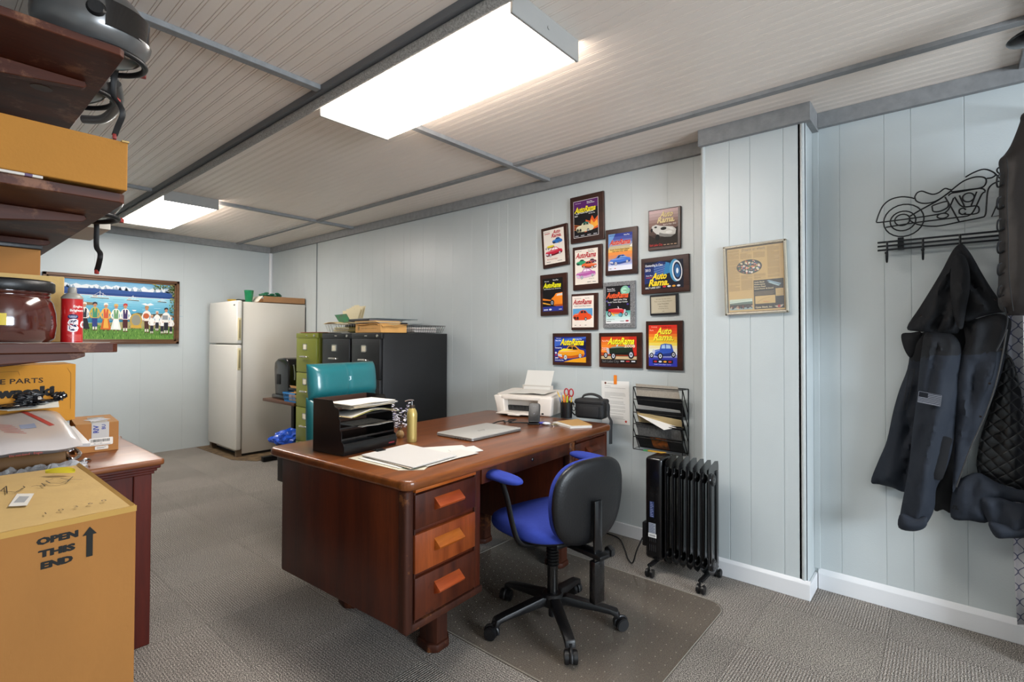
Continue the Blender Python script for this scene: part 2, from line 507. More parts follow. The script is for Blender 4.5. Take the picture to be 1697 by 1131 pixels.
# front wall with the window that lets the daylight in
w = MB()
w.box(-1.5, 0.15, YF - .1, YF, 0, HC); w.box(1.65, 3.05, YF - .1, YF, 0, HC)
w.box(0.15, 1.65, YF - .1, YF, 0, 1.0); w.box(0.15, 1.65, YF - .1, YF, 2.1, HC)
struct('wall_front', w, wallm)
w = MB()
for x0, x1, z0, z1 in ((0.15, 0.2, 1.0, 2.1), (1.6, 1.65, 1.0, 2.1), (0.2, 1.6, 1.0, 1.05), (0.2, 1.6, 2.05, 2.1), (0.885, 0.915, 1.05, 2.05)):
    w.box(x0, x1, YF - .07, YF + .01, z0, z1)
wo = struct('window_1', w, basem)

# the boxed column
col = MB()
pr = [(XC, 0.527), (XC, 0.985)]
b = bmesh.new(); rows = []
ys = [0.527]
for g in (0.627, 0.784, 0.888): ys += [g - .0022, g, g + .0022]
ys.append(1.02)
for i, yv in enumerate(ys):
    d = 0.003 if (i - 2) % 3 == 0 and 0 < i < len(ys) - 1 else 0
    rows.append([b.verts.new((XC + d, yv, z)) for z in (0, HC)])
for A, B in zip(rows, rows[1:]): b.faces.new((A[0], A[1], B[1], B[0]))
col._merge(b)
col.box(XC + .004, XM + .01, 0.55, 1.03, 0, HC)
col.box(XC, XR + .01, 0.527, 0.56, 0, HC)
col.cyl((XC + .012, 0.541, 0.0), (XC + .012, 0.541, HC - .085), 0.016, seg=16)      # rounded corner bead
col.cyl((XC + .012, 1.026, 0.0), (XC + .012, 1.026, HC - .085), 0.016, seg=16)
struct('wall_column', col, wallm, smooth=40)

# battens under the ceiling and round its edge
n = [0]
def trim(mb, m=battm, smooth=0):
    n[0] += 1; return struct('trim_%d' % n[0], mb, m, smooth)
B_ = lambda *a, **k: MB().box(*a, bev=0.0015, seg=1, **k)
trim(B_(2.545, 2.585, YF, YB - .035, HC - .018, HC))                                     # long batten near the right wall
for yv in (-0.25, 2.186, 4.693): trim(B_(XL if yv > 1.3 else -1.5, 1.195, yv - .02, yv + .02, HC - .022, HC)); trim(B_(1.250, XM if yv > 1 else XR, yv - .02, yv + .02, HC - .024, HC))
trim(B_(XM - .03, XM, 1.03, YB, HC - .075, HC))                                            # over the main right wall
trim(B_(XR - .03, XR, YF, 0.5, HC - .075, HC))
m = B_(XC - .03, XC, 0.50, 1.045, HC - .09, HC); m.box(XC - .0, XR, 0.50, 0.527, HC - .09, HC); m.box(XC, XM, 1.02, 1.045, HC - .09, HC)
trim(m)
trim(B_(XL, XM, YB - .03, YB, HC - .075, HC))
trim(B_(XL, XL + .03, 1.25, YB, HC - .075, HC))
# dark box standing in for the shadow gap, then the speckled grey pipe
bm_ = MB(); bm_.box(1.195, 1.250, YF, YB - .03, HC - .030, HC)
trim(bm_, gapshadm)
bm_ = MB(); bm_.tube([(1.228, YF, HC - .050), (1.228, YB - .031, HC - .050)], 0.021, seg=14, smooth=False)
trim(bm_, beamm, 40)
# corner and seam strips on the walls
trim(MB().cyl((XM - .012, YB - .012, 0), (XM - .012, YB - .012, HC - .075), 0.022, seg=14), basem, 40)
trim(B_(XM - .006, XM, 5.452, 5.470, 0, HC - .07), mat('seam_strip', '#6d7478', 0.5))
trim(B_(XR - .012, XR, 0.500, 0.527, 0.1, HC - .09), wallm)

def base(name, x0, x1, y0, y1):
    m = MB(); m.box(x0, x1, y0, y1, 0, 0.078, bev=0.003)
    return struct(name, m, basem)
base('baseboard_right', XM - .016, XM, 1.03, YB)
base('baseboard_right_recess', XR - .016, XR, YF, 0.51)
base('baseboard_column', XC - .014, XC, 0.513, 1.045)
base('baseboard_column_side', XC, XR, 0.513, 0.527)
# sloping painted cap over the recess baseboard
m = MB(); m.prism([(XR - .016, 0.078), (XR, 0.078), (XR, 0.10)], 'y', YF, 0.51); struct('baseboard_right_cap', m, basem)
m = MB(); m.prism([(XC - .014, 0.078), (XC, 0.078), (XC, 0.092)], 'y', 0.513, 1.045); struct('baseboard_column_cap', m, basem)

# bare worn sheet under the fridge
o = MB(); o.prism([(2.16, 5.62), (2.30, 5.38), (2.95, 5.34), (2.95, 6.57), (2.14, 6.57)], 'z', 0.0, 0.004)
tag(o.build('plywood_sheet', mat('worn_ply', '#7d6647', 0.7, vary=0.6, vscale=14, detail=9, hex2='#3f2f22'), smooth=0), 'worn brown plywood sheet on the floor under the white fridge', 'plywood')

# ------------------------------------------------------------------ fluorescent ceiling lights
def lens_mat():
    m = bpy.data.materials.new('fluorescent_lens'); m.use_nodes = True; nt = m.node_tree; N = nt.nodes.new; L = nt.links.new
    b = nt.nodes['Principled BSDF']; tc = N('ShaderNodeTexCoord'); sp = N('ShaderNodeSeparateXYZ'); L(tc.outputs['Object'], sp.inputs[0])
    def M(op, a, c=None):
        n = N('ShaderNodeMath'); n.operation = op
        for i, v in enumerate((a, c)):
            if v is None: continue
            if isinstance(v, (int, float)): n.inputs[i].default_value = v
            else: L(v, n.inputs[i])
        return n.outputs[0]
    ax = M('DIVIDE', M('ABSOLUTE', sp.outputs[0]), 0.18); ay = M('DIVIDE', M('ABSOLUTE', sp.outputs[1]), 0.59)
    e = M('MAXIMUM', M('POWER', ax, 8.0), M('POWER', ay, 24.0))
    mr = N('ShaderNodeMapRange'); L(e, mr.inputs[0])
    mr.inputs['To Min'].default_value = 1.0; mr.inputs['To Max'].default_value = 0.28
    cr = N('ShaderNodeMix'); cr.data_type = 'RGBA'; L(e, cr.inputs[0])
    cr.inputs[6].default_value = (1, 0.965, 0.915, 1); cr.inputs[7].default_value = (1.0, 0.84, 0.72, 1)
    L(cr.outputs[2], b.inputs['Emission Color'])
    L(M('MULTIPLY', mr.outputs[0], LENS_POWER), b.inputs['Emission Strength'])
    b.inputs['Base Color'].default_value = lin('#e8e8e6'); b.inputs['Roughness'].default_value = 0.3
    wv = N('ShaderNodeTexWave'); wv.inputs['Scale'].default_value = 40
    return m
lensm = lens_mat()
housm = mat('white_enamel', '#d4d2cc', 0.4)
housg = mat('grey_enamel', '#9a9894', 0.45)
def light(y, label):
    r = thing('ceiling_light', (1.46, y, HC), label, 'ceiling light')
    m = MB()
    m.box(-.185, .185, -.60, .60, -.05, 0, bev=0.003, seg=1)
    m.build('housing', housm, r, local=True)
    for s in (-1, 1):
        e = MB(); e.box(-.197, .197, s * .600, s * .612, -.085, 0, bev=0.002, seg=1)
        e.cyl((0, s * .610, -.045), (0, s * .6155, -.045), 0.007, seg=10)
        e.build('end_plate', housg, r, local=True)
    l = MB(); b = bmesh.new()
    nx = 90; rows = []
    for i in range(nx + 1):
        xx = -.19 + .38 * i / nx; zz = -.074 - (0.0012 if i % 2 else 0)
        rows.append([b.verts.new((xx, yy, zz)) for yy in (-.598, .598)])
    for A, B in zip(rows, rows[1:]): b.faces.new((A[0], B[0], B[1], A[1])[::-1])
    l._merge(b)
    l.build('lens', lensm, r, smooth=0, local=True)
    f = MB()
    for s in (-1, 1): f.box(s * .188, s * .195, -.600, .600, -.078, -.008, bev=0.001, seg=1)
    f.build('lens_rim', mat('clear_rim', '#e6d9cc', 0.25, emit=14.0), r, local=True)
    return r
light(1.69, 'long white fluorescent ceiling light nearest the camera, above the desk')
light(5.25, 'far white fluorescent ceiling light near the back wall, above the fridge side')

D= {'hood_left': (2.88, [(-0.043, 1.668), (-0.024, 1.653), (-0.007, 1.621), (0.016, 1.565), (0.05, 1.493), (0.093, 1.407), (0.14, 1.314), (0.103, 1.298), (0.053, 1.292), (-0.011, 1.287), (-0.036, 1.301), (-0.05, 1.396), (-0.057, 1.508), (-0.058, 1.61), (-0.052, 1.656)]), 'hood_right': (2.88, [(-0.043, 1.668), (-0.066, 1.637), (-0.087, 1.59), (-0.107, 1.538), (-0.139, 1.464), (-0.17, 1.403), (-0.174, 1.375), (-0.15, 1.371), (-0.102, 1.357), (-0.05, 1.34), (-0.045, 1.419), (-0.04, 1.532), (-0.037, 1.623)]), 'hood_fold': (2.86, [(-0.024, 1.616), (-0.01, 1.555), (-0.008, 1.453), (-0.022, 1.34), (-0.044, 1.306), (-0.056, 1.384), (-0.069, 1.472), (-0.068, 1.551), (-0.053, 1.608)]), 'collar': (2.93, [(0.164, 1.285), (0.129, 1.293), (0.091, 1.293), (0.096, 1.225), (0.12, 1.188), (0.136, 1.181), (0.156, 1.224)]), 'body_left': (2.94, [(0.129, 1.224), (0.096, 1.291), (-0.009, 1.289), (-0.007, 1.11), (0.03, 0.874), (0.068, 0.681), (0.115, 0.595), (0.158, 0.563), (0.202, 0.575), (0.252, 0.581), (0.284, 0.588), (0.256, 0.686), (0.222, 0.79), (0.197, 0.928), (0.174, 1.028), (0.144, 1.127)]), 'body_centre': (2.95, [(0.018, 1.296), (-0.053, 1.342), (-0.068, 1.112), (-0.049, 0.767), (-0.016, 0.52), (0.023, 0.509), (0.058, 0.515), (0.063, 0.75), (0.037, 1.107)]), 'sleeve_left': (2.88, [(0.076, 1.29), (0.026, 1.293), (-0.017, 1.281), (-0.041, 1.227), (-0.035, 1.114), (-0.024, 0.978), (-0.012, 0.819), (0.013, 0.701), (0.044, 0.622), (0.051, 0.534), (0.081, 0.456), (0.123, 0.43), (0.172, 0.435), (0.167, 0.497), (0.154, 0.583), (0.138, 0.692), (0.124, 0.847), (0.105, 1.037), (0.098, 1.131), (0.088, 1.225)]), 'cuff_left': (2.865, [(0.164, 0.499), (0.117, 0.489), (0.076, 0.504), (0.08, 0.46), (0.122, 0.433), (0.172, 0.437)]), 'body_right': (2.88, [(-0.05, 1.338), (-0.093, 1.35), (-0.15, 1.369), (-0.185, 1.353), (-0.194, 1.326), (-0.184, 1.251), (-0.166, 1.142), (-0.139, 1.032), (-0.106, 0.919), (-0.064, 0.792), (-0.034, 0.698), (-0.017, 0.63), (-0.009, 0.632), (-0.018, 0.819), (-0.025, 1.001), (-0.035, 1.171), (-0.055, 1.25)]), 'lining': (2.925, [(-0.167, 1.184), (-0.199, 1.185), (-0.221, 1.078), (-0.231, 0.992), (-0.257, 0.802), (-0.256, 0.648), (-0.194, 0.657), (-0.147, 0.67), (-0.09, 0.699), (-0.099, 0.835), (-0.133, 0.983)]), 'hem_right': (2.9, [(-0.011, 0.624), (-0.03, 0.665), (-0.089, 0.706), (-0.146, 0.677), (-0.193, 0.662), (-0.253, 0.653), (-0.253, 0.611), (-0.192, 0.609), (-0.129, 0.59), (-0.12, 0.511), (-0.063, 0.503), (-0.003, 0.504)]), 'sleeve_right': (2.89, [(-0.094, 0.618), (-0.145, 0.623), (-0.192, 0.611), (-0.237, 0.61), (-0.26, 0.599), (-0.259, 0.509), (-0.224, 0.487), (-0.179, 0.474), (-0.14, 0.468), (-0.12, 0.514), (-0.1, 0.564)]), 'cuff_right': (2.875, [(-0.119, 0.523), (-0.175, 0.522), (-0.223, 0.533), (-0.258, 0.548), (-0.257, 0.51), (-0.223, 0.488), (-0.178, 0.475), (-0.139, 0.469)]), 'zip': (2.84, [(-0.178, 1.304), (-0.162, 1.187), (-0.138, 1.057), (-0.105, 0.935), (-0.064, 0.81), (-0.021, 0.648)]), 'flag': (2.83, [(0.097, 1.041), (0.026, 1.038), (0.028, 0.982), (0.102, 0.995)]), 'pocket': (2.9, [(0.133, 1.129), (0.114, 1.13), (0.144, 0.949), (0.158, 0.946)]), 'patch': (2.84, [(0.075, 0.834), (-0.005, 0.848), (-0.001, 0.801), (0.022, 0.674), (0.055, 0.67), (0.088, 0.694)]), 'snaps': (2.84, [(-0.16, 1.224), (-0.125, 1.086), (-0.097, 0.95), (-0.146, 1.425), (0.09, 1.365), (-0.058, 0.564)]), 'nlogo': (2.87, [(-0.012, 0.59), (-0.05, 0.586), (-0.048, 0.552), (-0.01, 0.555)]), 'vest': (2.6, [(-0.214, 2.081), (-0.203, 2.051), (-0.193, 2.016), (-0.177, 1.969), (-0.161, 1.94), (-0.146, 1.919), (-0.149, 1.871), (-0.145, 1.782), (-0.146, 1.626), (-0.141, 1.47), (-0.142, 1.385), (-0.163, 1.36), (-0.208, 1.35)]), 'vestedge': (2.58, [(-0.145, 1.867), (-0.141, 1.38)]), 'vestseam': (2.56, [(-0.163, 1.913), (-0.166, 1.858), (-0.163, 1.771), (-0.165, 1.617), (-0.166, 1.487), (-0.176, 1.364)]), 'cap': (2.35, [(-0.196, 2.365), (-0.186, 2.356), (-0.182, 2.331), (-0.165, 2.322), (-0.153, 2.309), (-0.154, 2.292), (-0.172, 2.285), (-0.196, 2.286)]), 'curtain': (2.93, [(-0.183, 1.37), (-0.178, 0.923), (-0.176, 0.477), (-0.181, 0.184), (-0.2, 0.063)]), 'curtain2': (2.8, [(-0.209, 0.475), (-0.209, 0.058)])}
# ================================================================== DESK
W_TOPX = wood('desk_top_walnut', '#592d12', '#8f5023', 0.3, 'x', 0.5, 12)
W_SIDE = wood('desk_mahogany_side', '#36130a', '#5c2610', 0.45, 'z', 0.08, 10, wear=None)
W_FRAME = wood('desk_frame_worn', '#2d1209', '#4c2413', 0.6, 'z', 0.0, 16, wear='#7a4a26')
W_DRAW = wood('desk_drawer_dark', '#34130a', '#5c2812', 0.45, 'z', 0.1, 16, wear='#2a0f07')
W_LITE = wood('desk_drawer_light', '#6e2e12', '#a04e22', 0.35, 'z', 0.3, 14)
W_HAND = wood('desk_handle_red', '#963a14', '#bd5a28', 0.4, 'x', 0.35, 20)
W_HAND2 = wood('desk_handle_orange', '#a04c12', '#c9722a', 0.35, 'x', 0.35, 20)
black = mat('black_plastic', '#0e0e10', 0.42, bump=0.15, bscale=220)
blackg = mat('black_gloss', '#0c0c0e', 0.22, coat=0.3)
blackm = mat('black_metal', '#101012', 0.38, metal=0.3)
chrome = mat('chrome', '#c9c9cc', 0.18, metal=1.0)

desk = thing('desk', (1.125, 1.44, 0), 'large dark mahogany double-pedestal desk with paper trays, laptop and printer on top', 'desk', rad(3))
# rounded-corner top with bullnose edge
def rrect(x0, x1, y0, y1, r, n=6):
    out = []
    for cx, cy, a0 in ((x1 - r, y1 - r, 0), (x0 + r, y1 - r, 90), (x0 + r, y0 + r, 180), (x1 - r, y0 + r, 270)):
        for i in range(n + 1):
            a = rad(a0 + 90 * i / n); out.append((cx + r * math.cos(a), cy + r * math.sin(a)))
    return out
m = MB(); m.prism(rrect(-0.008, 1.565, -0.014, 0.945, 0.045), 'z', 0.722, 0.76, bev=0.012, seg=3)
m.build('desk_top', W_TOPX, desk, smooth=50, local=True)
def pedestal(x0, x1, name):
    m = MB()
    m.box(x0, x1, 0.03, 0.845, 0.222, 0.722, bev=0.008)
    # rails of the face frame
    m.box(x0 + .002, x0 + .038, 0.012, 0.06, 0.222, 0.722, bev=0.010, seg=3)
    m.box(x1 - .040, x1 - .002, 0.016, 0.06, 0.222, 0.722, bev=0.004)
    for z in (0.708, 0.566, 0.411): m.box(x0 + .03, x1 - .03, 0.018, 0.05, z - .008, z + .008, bev=0.002)
    m.box(x0 + .03, x1 - .03, 0.018, 0.05, 0.222, 0.25, bev=0.003)
    return m.build(name, [W_SIDE], desk, local=True)
pedestal(0.008, 0.415, 'pedestal')
pedestal(1.118, 1.552, 'pedestal')
for x0, x1 in ((0.008, 0.415), (1.118, 1.552)):
    fr = MB()
    fr.box(x0 + .0395, x0 + .0465, 0.010, 0.03, 0.224, 0.72, bev=.001); fr.box(x1 - .0465, x1 - .0395, 0.010, 0.03, 0.224, 0.72, bev=.001)
    fr.box(x0, x1, 0.006, 0.03, 0.218, 0.246, bev=0.004)
    fr.box(x0 - .005, x0 + .035, 0.004, 0.05, 0.219, 0.722, bev=0.012, seg=3)
    fr.build('face_frame', W_FRAME, desk, local=True)
def drawer(x0, x1, z0, z1, m_, hm, h=True, top=False):
    d = MB(); d.box(x0, x1, 0.004, 0.03, z0, z1, bev=0.003)
    o = d.build('drawer', m_, desk, local=True)
    if h:
        c = (x0 + x1) / 2; zc = (z0 + z1) / 2 + 0.012
        w = MB(); w.prism([(0.005, zc - .026), (-0.024, zc - .014), (-0.028, zc - .006), (0.005, zc + .022)], 'x', c - .068, c + .068, bev=0.002)
        w.build('handle', hm, o, local=True)
    return o
for x in (0.047, 1.163):
    rgt = x > 1; w_ = 0.321 if not rgt else 0.342
    drawer(x, x + w_, 0.577, 0.700, W_DRAW, W_HAND if not rgt else W_DRAW)
    drawer(x, x + w_, 0.419, 0.558, W_LITE if not rgt else W_DRAW, W_HAND2 if not rgt else W_DRAW)
    drawer(x, x + w_, 0.256, 0.403, W_DRAW, W_HAND if not rgt else W_DRAW)
    d = MB(); d.box(x, x + w_, 0.002, 0.03, 0.7085, 0.7195, bev=0.001)
    d.build('writing_slide', W_HAND2 if not rgt else W_DRAW, desk, local=True)
d = MB(); d.box(0.418, 1.116, 0.012, 0.4, 0.655, 0.718, bev=0.004)
cd = d.build('centre_drawer', W_DRAW, desk, local=True)
k = MB(); k.cyl((0.775, 0.012, 0.694), (0.775, 0.006, 0.694), 0.009, seg=16); k.cyl((0.775, 0.007, 0.694), (0.775, 0.004, 0.694), 0.005, seg=10)
k.build('lock', chrome, cd, local=True)
d = MB(); d.box(0.41, 1.12, 0.79, 0.81, 0.24, 0.722); d.build('modesty_panel', W_DRAW, desk, local=True)
d = MB(); d.box(0.03, 1.53, 0.846, 0.925, 0.60, 0.721, bev=0.003); d.build('rear_box', mat('dark_grey_metal', '#3b3b3b', 0.5), desk, local=True)
for x, y in ((0.31, 0.17), (0.31, 0.72), (1.25, 0.17), (1.25, 0.72)):
    f = MB(); zf = 0.0 if x < 1 else 0.0045; f.prism([(x - .075, y - .03), (x - .06, y + .05), (x + .05, y + .05), (x + .055, y - .02), (x + .015, y - .065), (x - .05, y - .065)], 'z', zf, 0.035, bev=.008)
    f.prism([(x - .06, y - .02), (x - .05, y + .04), (x + .045, y + .04), (x + .048, y - .02), (x + .012, y - .055), (x - .045, y - .055)], 'z', 0.03, 0.223)
    f.build('foot', W_FRAME, desk, local=True)

# ================================================================== CHAIR MAT
vin = mat('vinyl_mat', '#7d7368', 0.16, alpha=0.5, spec=0.5, bump=0.12, bscale=9)
m = MB(); ol = rrect(1.508, 2.52, 0.80, 2.1, 0.09, 7); m.prism(ol, 'z', 0.0006, 0.0032)
e = rrect(1.49, 2.52, 0.80, 2.1, 0.09, 7)
m.mi = 1
m.tube([(x, y, 0.003) for x, y in rrect(1.513, 2.515, 0.805, 2.095, 0.09, 7)], 0.0018, seg=6, closed=True, smooth=False)
for i in range(19):
    for j in range(24):
        x = 1.53 + i * 0.053 + (0.026 if j % 2 else 0); y = 0.84 + j * 0.052
        if x < 2.49 and not (x - 1.861) ** 2 + (y - 1.344) ** 2 < .0009: m.cyl((x, y, 0.0031), (x, y, 0.0042), 0.0028, 0.0014, seg=5)
mato = m.build('chair_mat', [vin, mat('vinyl_highlight', '#b8b4aa', 0.3, alpha=0.55)], smooth=0)
tag(mato, 'clear studded vinyl mat on the carpet under the blue office chair', 'chair mat')

# ================================================================== OFFICE CHAIR
blue = mat('blue_fabric', '#35449a', 0.95, bump=0.6, bscale=420, vary=0.12, vscale=60, spec=0.15)
shell = mat('chair_shell_black', '#0c0c0e', 0.42, bump=0.35, bscale=150, vary=0.25, vscale=12)
RZC = rad(-10)
ch = thing('office_chair', (1.861, 1.344, 0.0044), 'blue fabric swivel office chair with black back shell, pulled up to the desk', 'office chair', RZC)
for k, ang in enumerate((167.6, 240, 309, 21, 95.6)):
    R = Matrix.Rotation(rad(ang), 4, 'Z')
    m = MB(); m.T = R
    m.prism([(0.02, 0.115), (0.06, 0.128), (0.24, 0.094), (0.283, 0.083), (0.292, 0.055), (0.276, 0.05), (0.262, 0.066), (0.2, 0.075), (0.06, 0.088), (0.02, 0.08)], 'y', -0.021, 0.021, bev=0.005)
    leg = m.build('base_leg', shell, ch, local=True)
    m = MB(); m.T = R @ Matrix.Translation((0.285, 0, 0)) @ Matrix.Rotation(rad(40 * k - 50), 4, 'Z')
    m.cyl((0, 0, 0.03), (0, 0, 0.072), 0.007, seg=12)
    for s in (-1, 1): m.cyl((0.012, s * 0.007, 0.0265), (0.012, s * 0.026, 0.0265), 0.0265, seg=24, bev=0.003)
    m.tube([(0.012 + 0.029 * math.cos(rad(a)), 0, 0.0265 + 0.029 * math.sin(rad(a))) for a in range(-10, 191, 20)], 0.007, seg=8, smooth=False)
    m.build('caster', black, leg, local=True)
m = MB(); m.lathe([(0.0, 0.03), (0.018, 0.03), (0.018, 0.075), (0.045, 0.08), (0.05, 0.12), (0.04, 0.132), (0.0, 0.132)]); m.build('hub', shell, ch, local=True)
m = MB(); m.cyl((0, 0, 0.12), (0, 0, 0.255), 0.024, seg=24); m.cyl((0, 0, 0.2), (0, 0, 0.39), 0.014); m.build('gas_column', blackg, ch, local=True)
m = MB(); pf = [(0.0, 0.25)]
for i in range(10): z = 0.252 + i * 0.0135; pf += [(0.021, z), (0.029, z + 0.0045), (0.021, z + 0.009)]
pf += [(0.0, 0.392)]; m.lathe(pf, seg=24); m.build('bellows', black, ch, local=True)
m = MB(); m.box(-.11, .11, -.14, .12, .385, .41, bev=.008); m.box(-.03, .03, -.30, -.08, .372, .39, bev=.004)
m.box(.10, .2, .02, .04, .385, .393, bev=.002); m.build('seat_mechanism', blackm, ch, local=True)
def superloft(m, w, d, zs, n=2.8, cy=0.0, seg=44, taper=None):
    """zs: (z, scale) rings of a superellipse"""
    b = bmesh.new(); rings = []
    for z, sc in zs:
        ring = []
        for k in range(seg):
            a = 2 * math.pi * k / seg; c, s = math.cos(a), math.sin(a)
            px = w / 2 * abs(c) ** (2 / n) * (1 if c >= 0 else -1) * sc; py = d / 2 * abs(s) ** (2 / n) * (1 if s >= 0 else -1) * sc
            zz = z - (0.03 * max(0, (py / (d / 2)) - .55) ** 1.5 * 2.5)
            ring.append(b.verts.new((px, cy + py, zz)))
        rings.append(ring)
    for A, B in zip(rings, rings[1:]):
        for k in range(seg): b.faces.new((A[k], A[(k + 1) % seg], B[(k + 1) % seg], B[k]))
    b.faces.new(rings[0][::-1]); b.faces.new(rings[-1]); m._merge(b)
m = MB(); superloft(m, .47, .45, [(.425, .9), (.43, .98), (.445, 1.0), (.462, .995), (.475, .965), (.483, .90), (.487, .78), (.486, .5), (.484, .2)], cy=.03); m.build('seat_cushion', blue, ch, smooth=60, local=True)
m = MB(); superloft(m, .465, .445, [(.402, .70), (.408, .85), (.425, .97), (.432, .98)], cy=.03); m.build('seat_pan', shell, ch, smooth=60, local=True)
def backpanel(m, y0, w, h, th, zc, yc, rim=0.9, lean=0.06, curve=0.35, n=2.9):
    b = bmesh.new(); seg = 48; rings = []
    for t, sc in ((0, 0.0), (0, .5), (0, .80), (.12, .93), (.4, .99), (.7, 1.0), (1.0, .985)):
        ring = []
        for k in range(seg):
            a = 2 * math.pi * k / seg; c, s = math.cos(a), math.sin(a)
            px = w / 2 * abs(c) ** (2 / n) * (1 if c >= 0 else -1) * sc; pz = h / 2 * abs(s) ** (2 / n) * (1 if s >= 0 else -1) * sc
            px *= 1 - 0.10 * (-pz / (h / 2)) * (pz < 0)
            yy = yc + y0 + (th * t) + curve * px * px - lean * (pz)
            ring.append(b.verts.new((px, yy, zc + pz)))
        rings.append(ring)
    for A, B in zip(rings, rings[1:]):
        for k in range(seg): b.faces.new((A[k], A[(k + 1) % seg], B[(k + 1) % seg], B[k]))
    b.faces.new(rings[-1]); bmesh.ops.remove_doubles(b, verts=b.verts, dist=1e-6)
    bmesh.ops.recalc_face_normals(b, faces=b.faces); m._merge(b)
ZB, YBK = 0.592, -0.245
m = MB(); backpanel(m, 0, .415, .35, .028, ZB, YBK); m.build('back_shell', shell, ch, smooth=60, local=True)
m = MB(); m.T = Matrix.Translation((0, 0, 0)); b = MB()
backpanel(m, 0, .41, .345, -.038, ZB, YBK + .064); m.build('back_cushion', blue, ch, smooth=60, local=True)
m = MB(); m.box(-.022, .022, YBK - .022, YBK - .008, .20, .60, bev=.004, M=Matrix.Translation((0, 0, 0))); m.box(-.03, .03, YBK - .028, YBK + .004, .19, .36, bev=.005)
m.build('back_bar', blackg, ch, local=True)
m = MB(); m.cyl((0.02, YBK - .015, .375), (.075, YBK - .015, .375), .010); m.lathe([(0, 0), (.022, .003), (.026, .012), (.022, .024), (0, .026)], seg=6, M=Matrix.Translation((.062, YBK - .015, .375)) @ Matrix.Rotation(rad(90), 4, 'Y'))
m.build('tension_knob', black, ch, local=True)
for s in (-1, 1):
    m = MB(); m.tube([(s * .275, .02, .665), (s * .27, -.01, .60), (s * .262, -.035, .50), (s * .25, -.06, .435), (s * .2, -.07, .408), (s * .11, -.07, .400)], 0.008, seg=8, ry=0.014)
    arm = m.build('armrest_post', blackm, ch, smooth=50, local=True)
    m = MB(); b = bmesh.new(); bmesh.ops.create_uvsphere(b, u_segments=28, v_segments=14, radius=1)
    for v in b.verts:
        x, y, z = v.co; q = lambda t, e: (abs(t) ** e) * (1 if t >= 0 else -1)
        v.co = (s * .275 + .040 * q(x, .8), .025 + .128 * q(y, .75), .682 + (.020 if z > 0 else .016) * q(z, .8))
    m._merge(b); m.build('armrest_pad', blue, arm, smooth=60, local=True)

# ================================================================== OIL RADIATOR
ht = thing('oil_heater', (2.67, 1.10, 0), 'black oil-filled radiator heater on casters beside the boxed column', 'heater')
xa, xb = 2.60, 2.745
m = MB(); m.box(xa, xb, 1.165, 1.262, 0.075, 0.622, bev=0.018, seg=3)
pan = m.build('control_panel', blackg, ht)
a = Art((xa, 1.25, 0), (0, -1, 0), (0, 0, 1))
for z in (.50, .465, .45, .43): 
    for i in range(4): a.rect(.012 + i * .012, z, .019 + i * .012, z + .003, '#000000', False)
for g in range(2):
    for i in range(4): a.rect(.014 + i * .011, .12 + g * .05, .018 + i * .011, .155 + g * .05, '#2c2c2e', False)
a.k += 1
a.rect(.016, .30, .040, .385, '#2f3a63'); 
for i in range(9): a.rect(.019, .305 + i * .009, .037 - (i % 3) * .004, .308 + i * .009, '#8f98b8', False)
a.k += 1; a.rect(.010, .215, .050, .27, '#8f949e'); a.rect(.008, .193, .054, .214, '#e9e9e6')
for i in range(12): a.rect(.014 + i * .003, .197, .0155 + i * .003, .209, '#222222', False)
for i in range(6): a.rect(.014, .222 + i * .008, .046 - (i % 2) * .008, .225 + i * .008, '#4d5570', False)
a.build('rating_label', pan)
fin0 = None
for i in range(7):
    yc = 1.145 - i * 0.0375
    m = MB()
    ol = [(xa, .10), (xa + .01, .085), (xa + .055, .055), (xb - .01, .075), (xb, .10), (xb, .60), (xb - .006, .625), (xb - .05, .632), (xa + .008, .612), (xa, .59)]
    m.prism(ol, 'y', yc - .0012, yc + .0012)
    # folded edges and oil channels
    for xx in (xa + .032, xb - .032): m.box(xx - .016, xx + .016, yc - .009, yc + .009, .11, .58, bev=.006)
    m.tube([(xa, yc, .105), (xa, yc, .585)], .0035, seg=6, smooth=False)
    for z in (.118, .545): m.ball((xa + .045, yc, z), (.036, .017, .03), seg=14)
    m.build('fin', blackg, ht, smooth=40)
m = MB()
for z in (.118, .545): m.cyl((xa + .045, .905, z), (xa + .045, .925, z), .03, .034, seg=20, bev=.004)
m.build('end_cap', black, ht)
for yc in (1.215, .945):
    m = MB(); m.box(2.555, 2.79, yc - .012, yc + .012, .052, .064, bev=.003)
    bk = m.build('wheel_bracket', blackm, ht)
    for xx in (2.552, 2.79):
        m = MB(); m.cyl((xx, yc, .035), (xx, yc, .06), .005)
        for s in (-1, 1): m.cyl((xx, yc + s * .006 - .004, .0225), (xx, yc + s * .02 - .004, .0225), .0225, seg=20, bev=.003)
        m.build('caster', black, bk)
m = MB(); m.box(2.612, 2.70, 1.262, 1.285, .13, .26, bev=.006); m.build('cord_holder', black, ht)
m = MB(); m.tube([(2.62, 1.285, .17), (2.60, 1.31, .10), (2.61, 1.34, .02), (2.67, 1.40, .0055), (2.78, 1.48, .0055), (2.90, 1.58, .0055), (2.93, 1.68, .0055), (2.90, 1.78, .0055), (2.85, 1.95, .0055)], .0042, seg=8)
m.build('power_cord', black, ht)

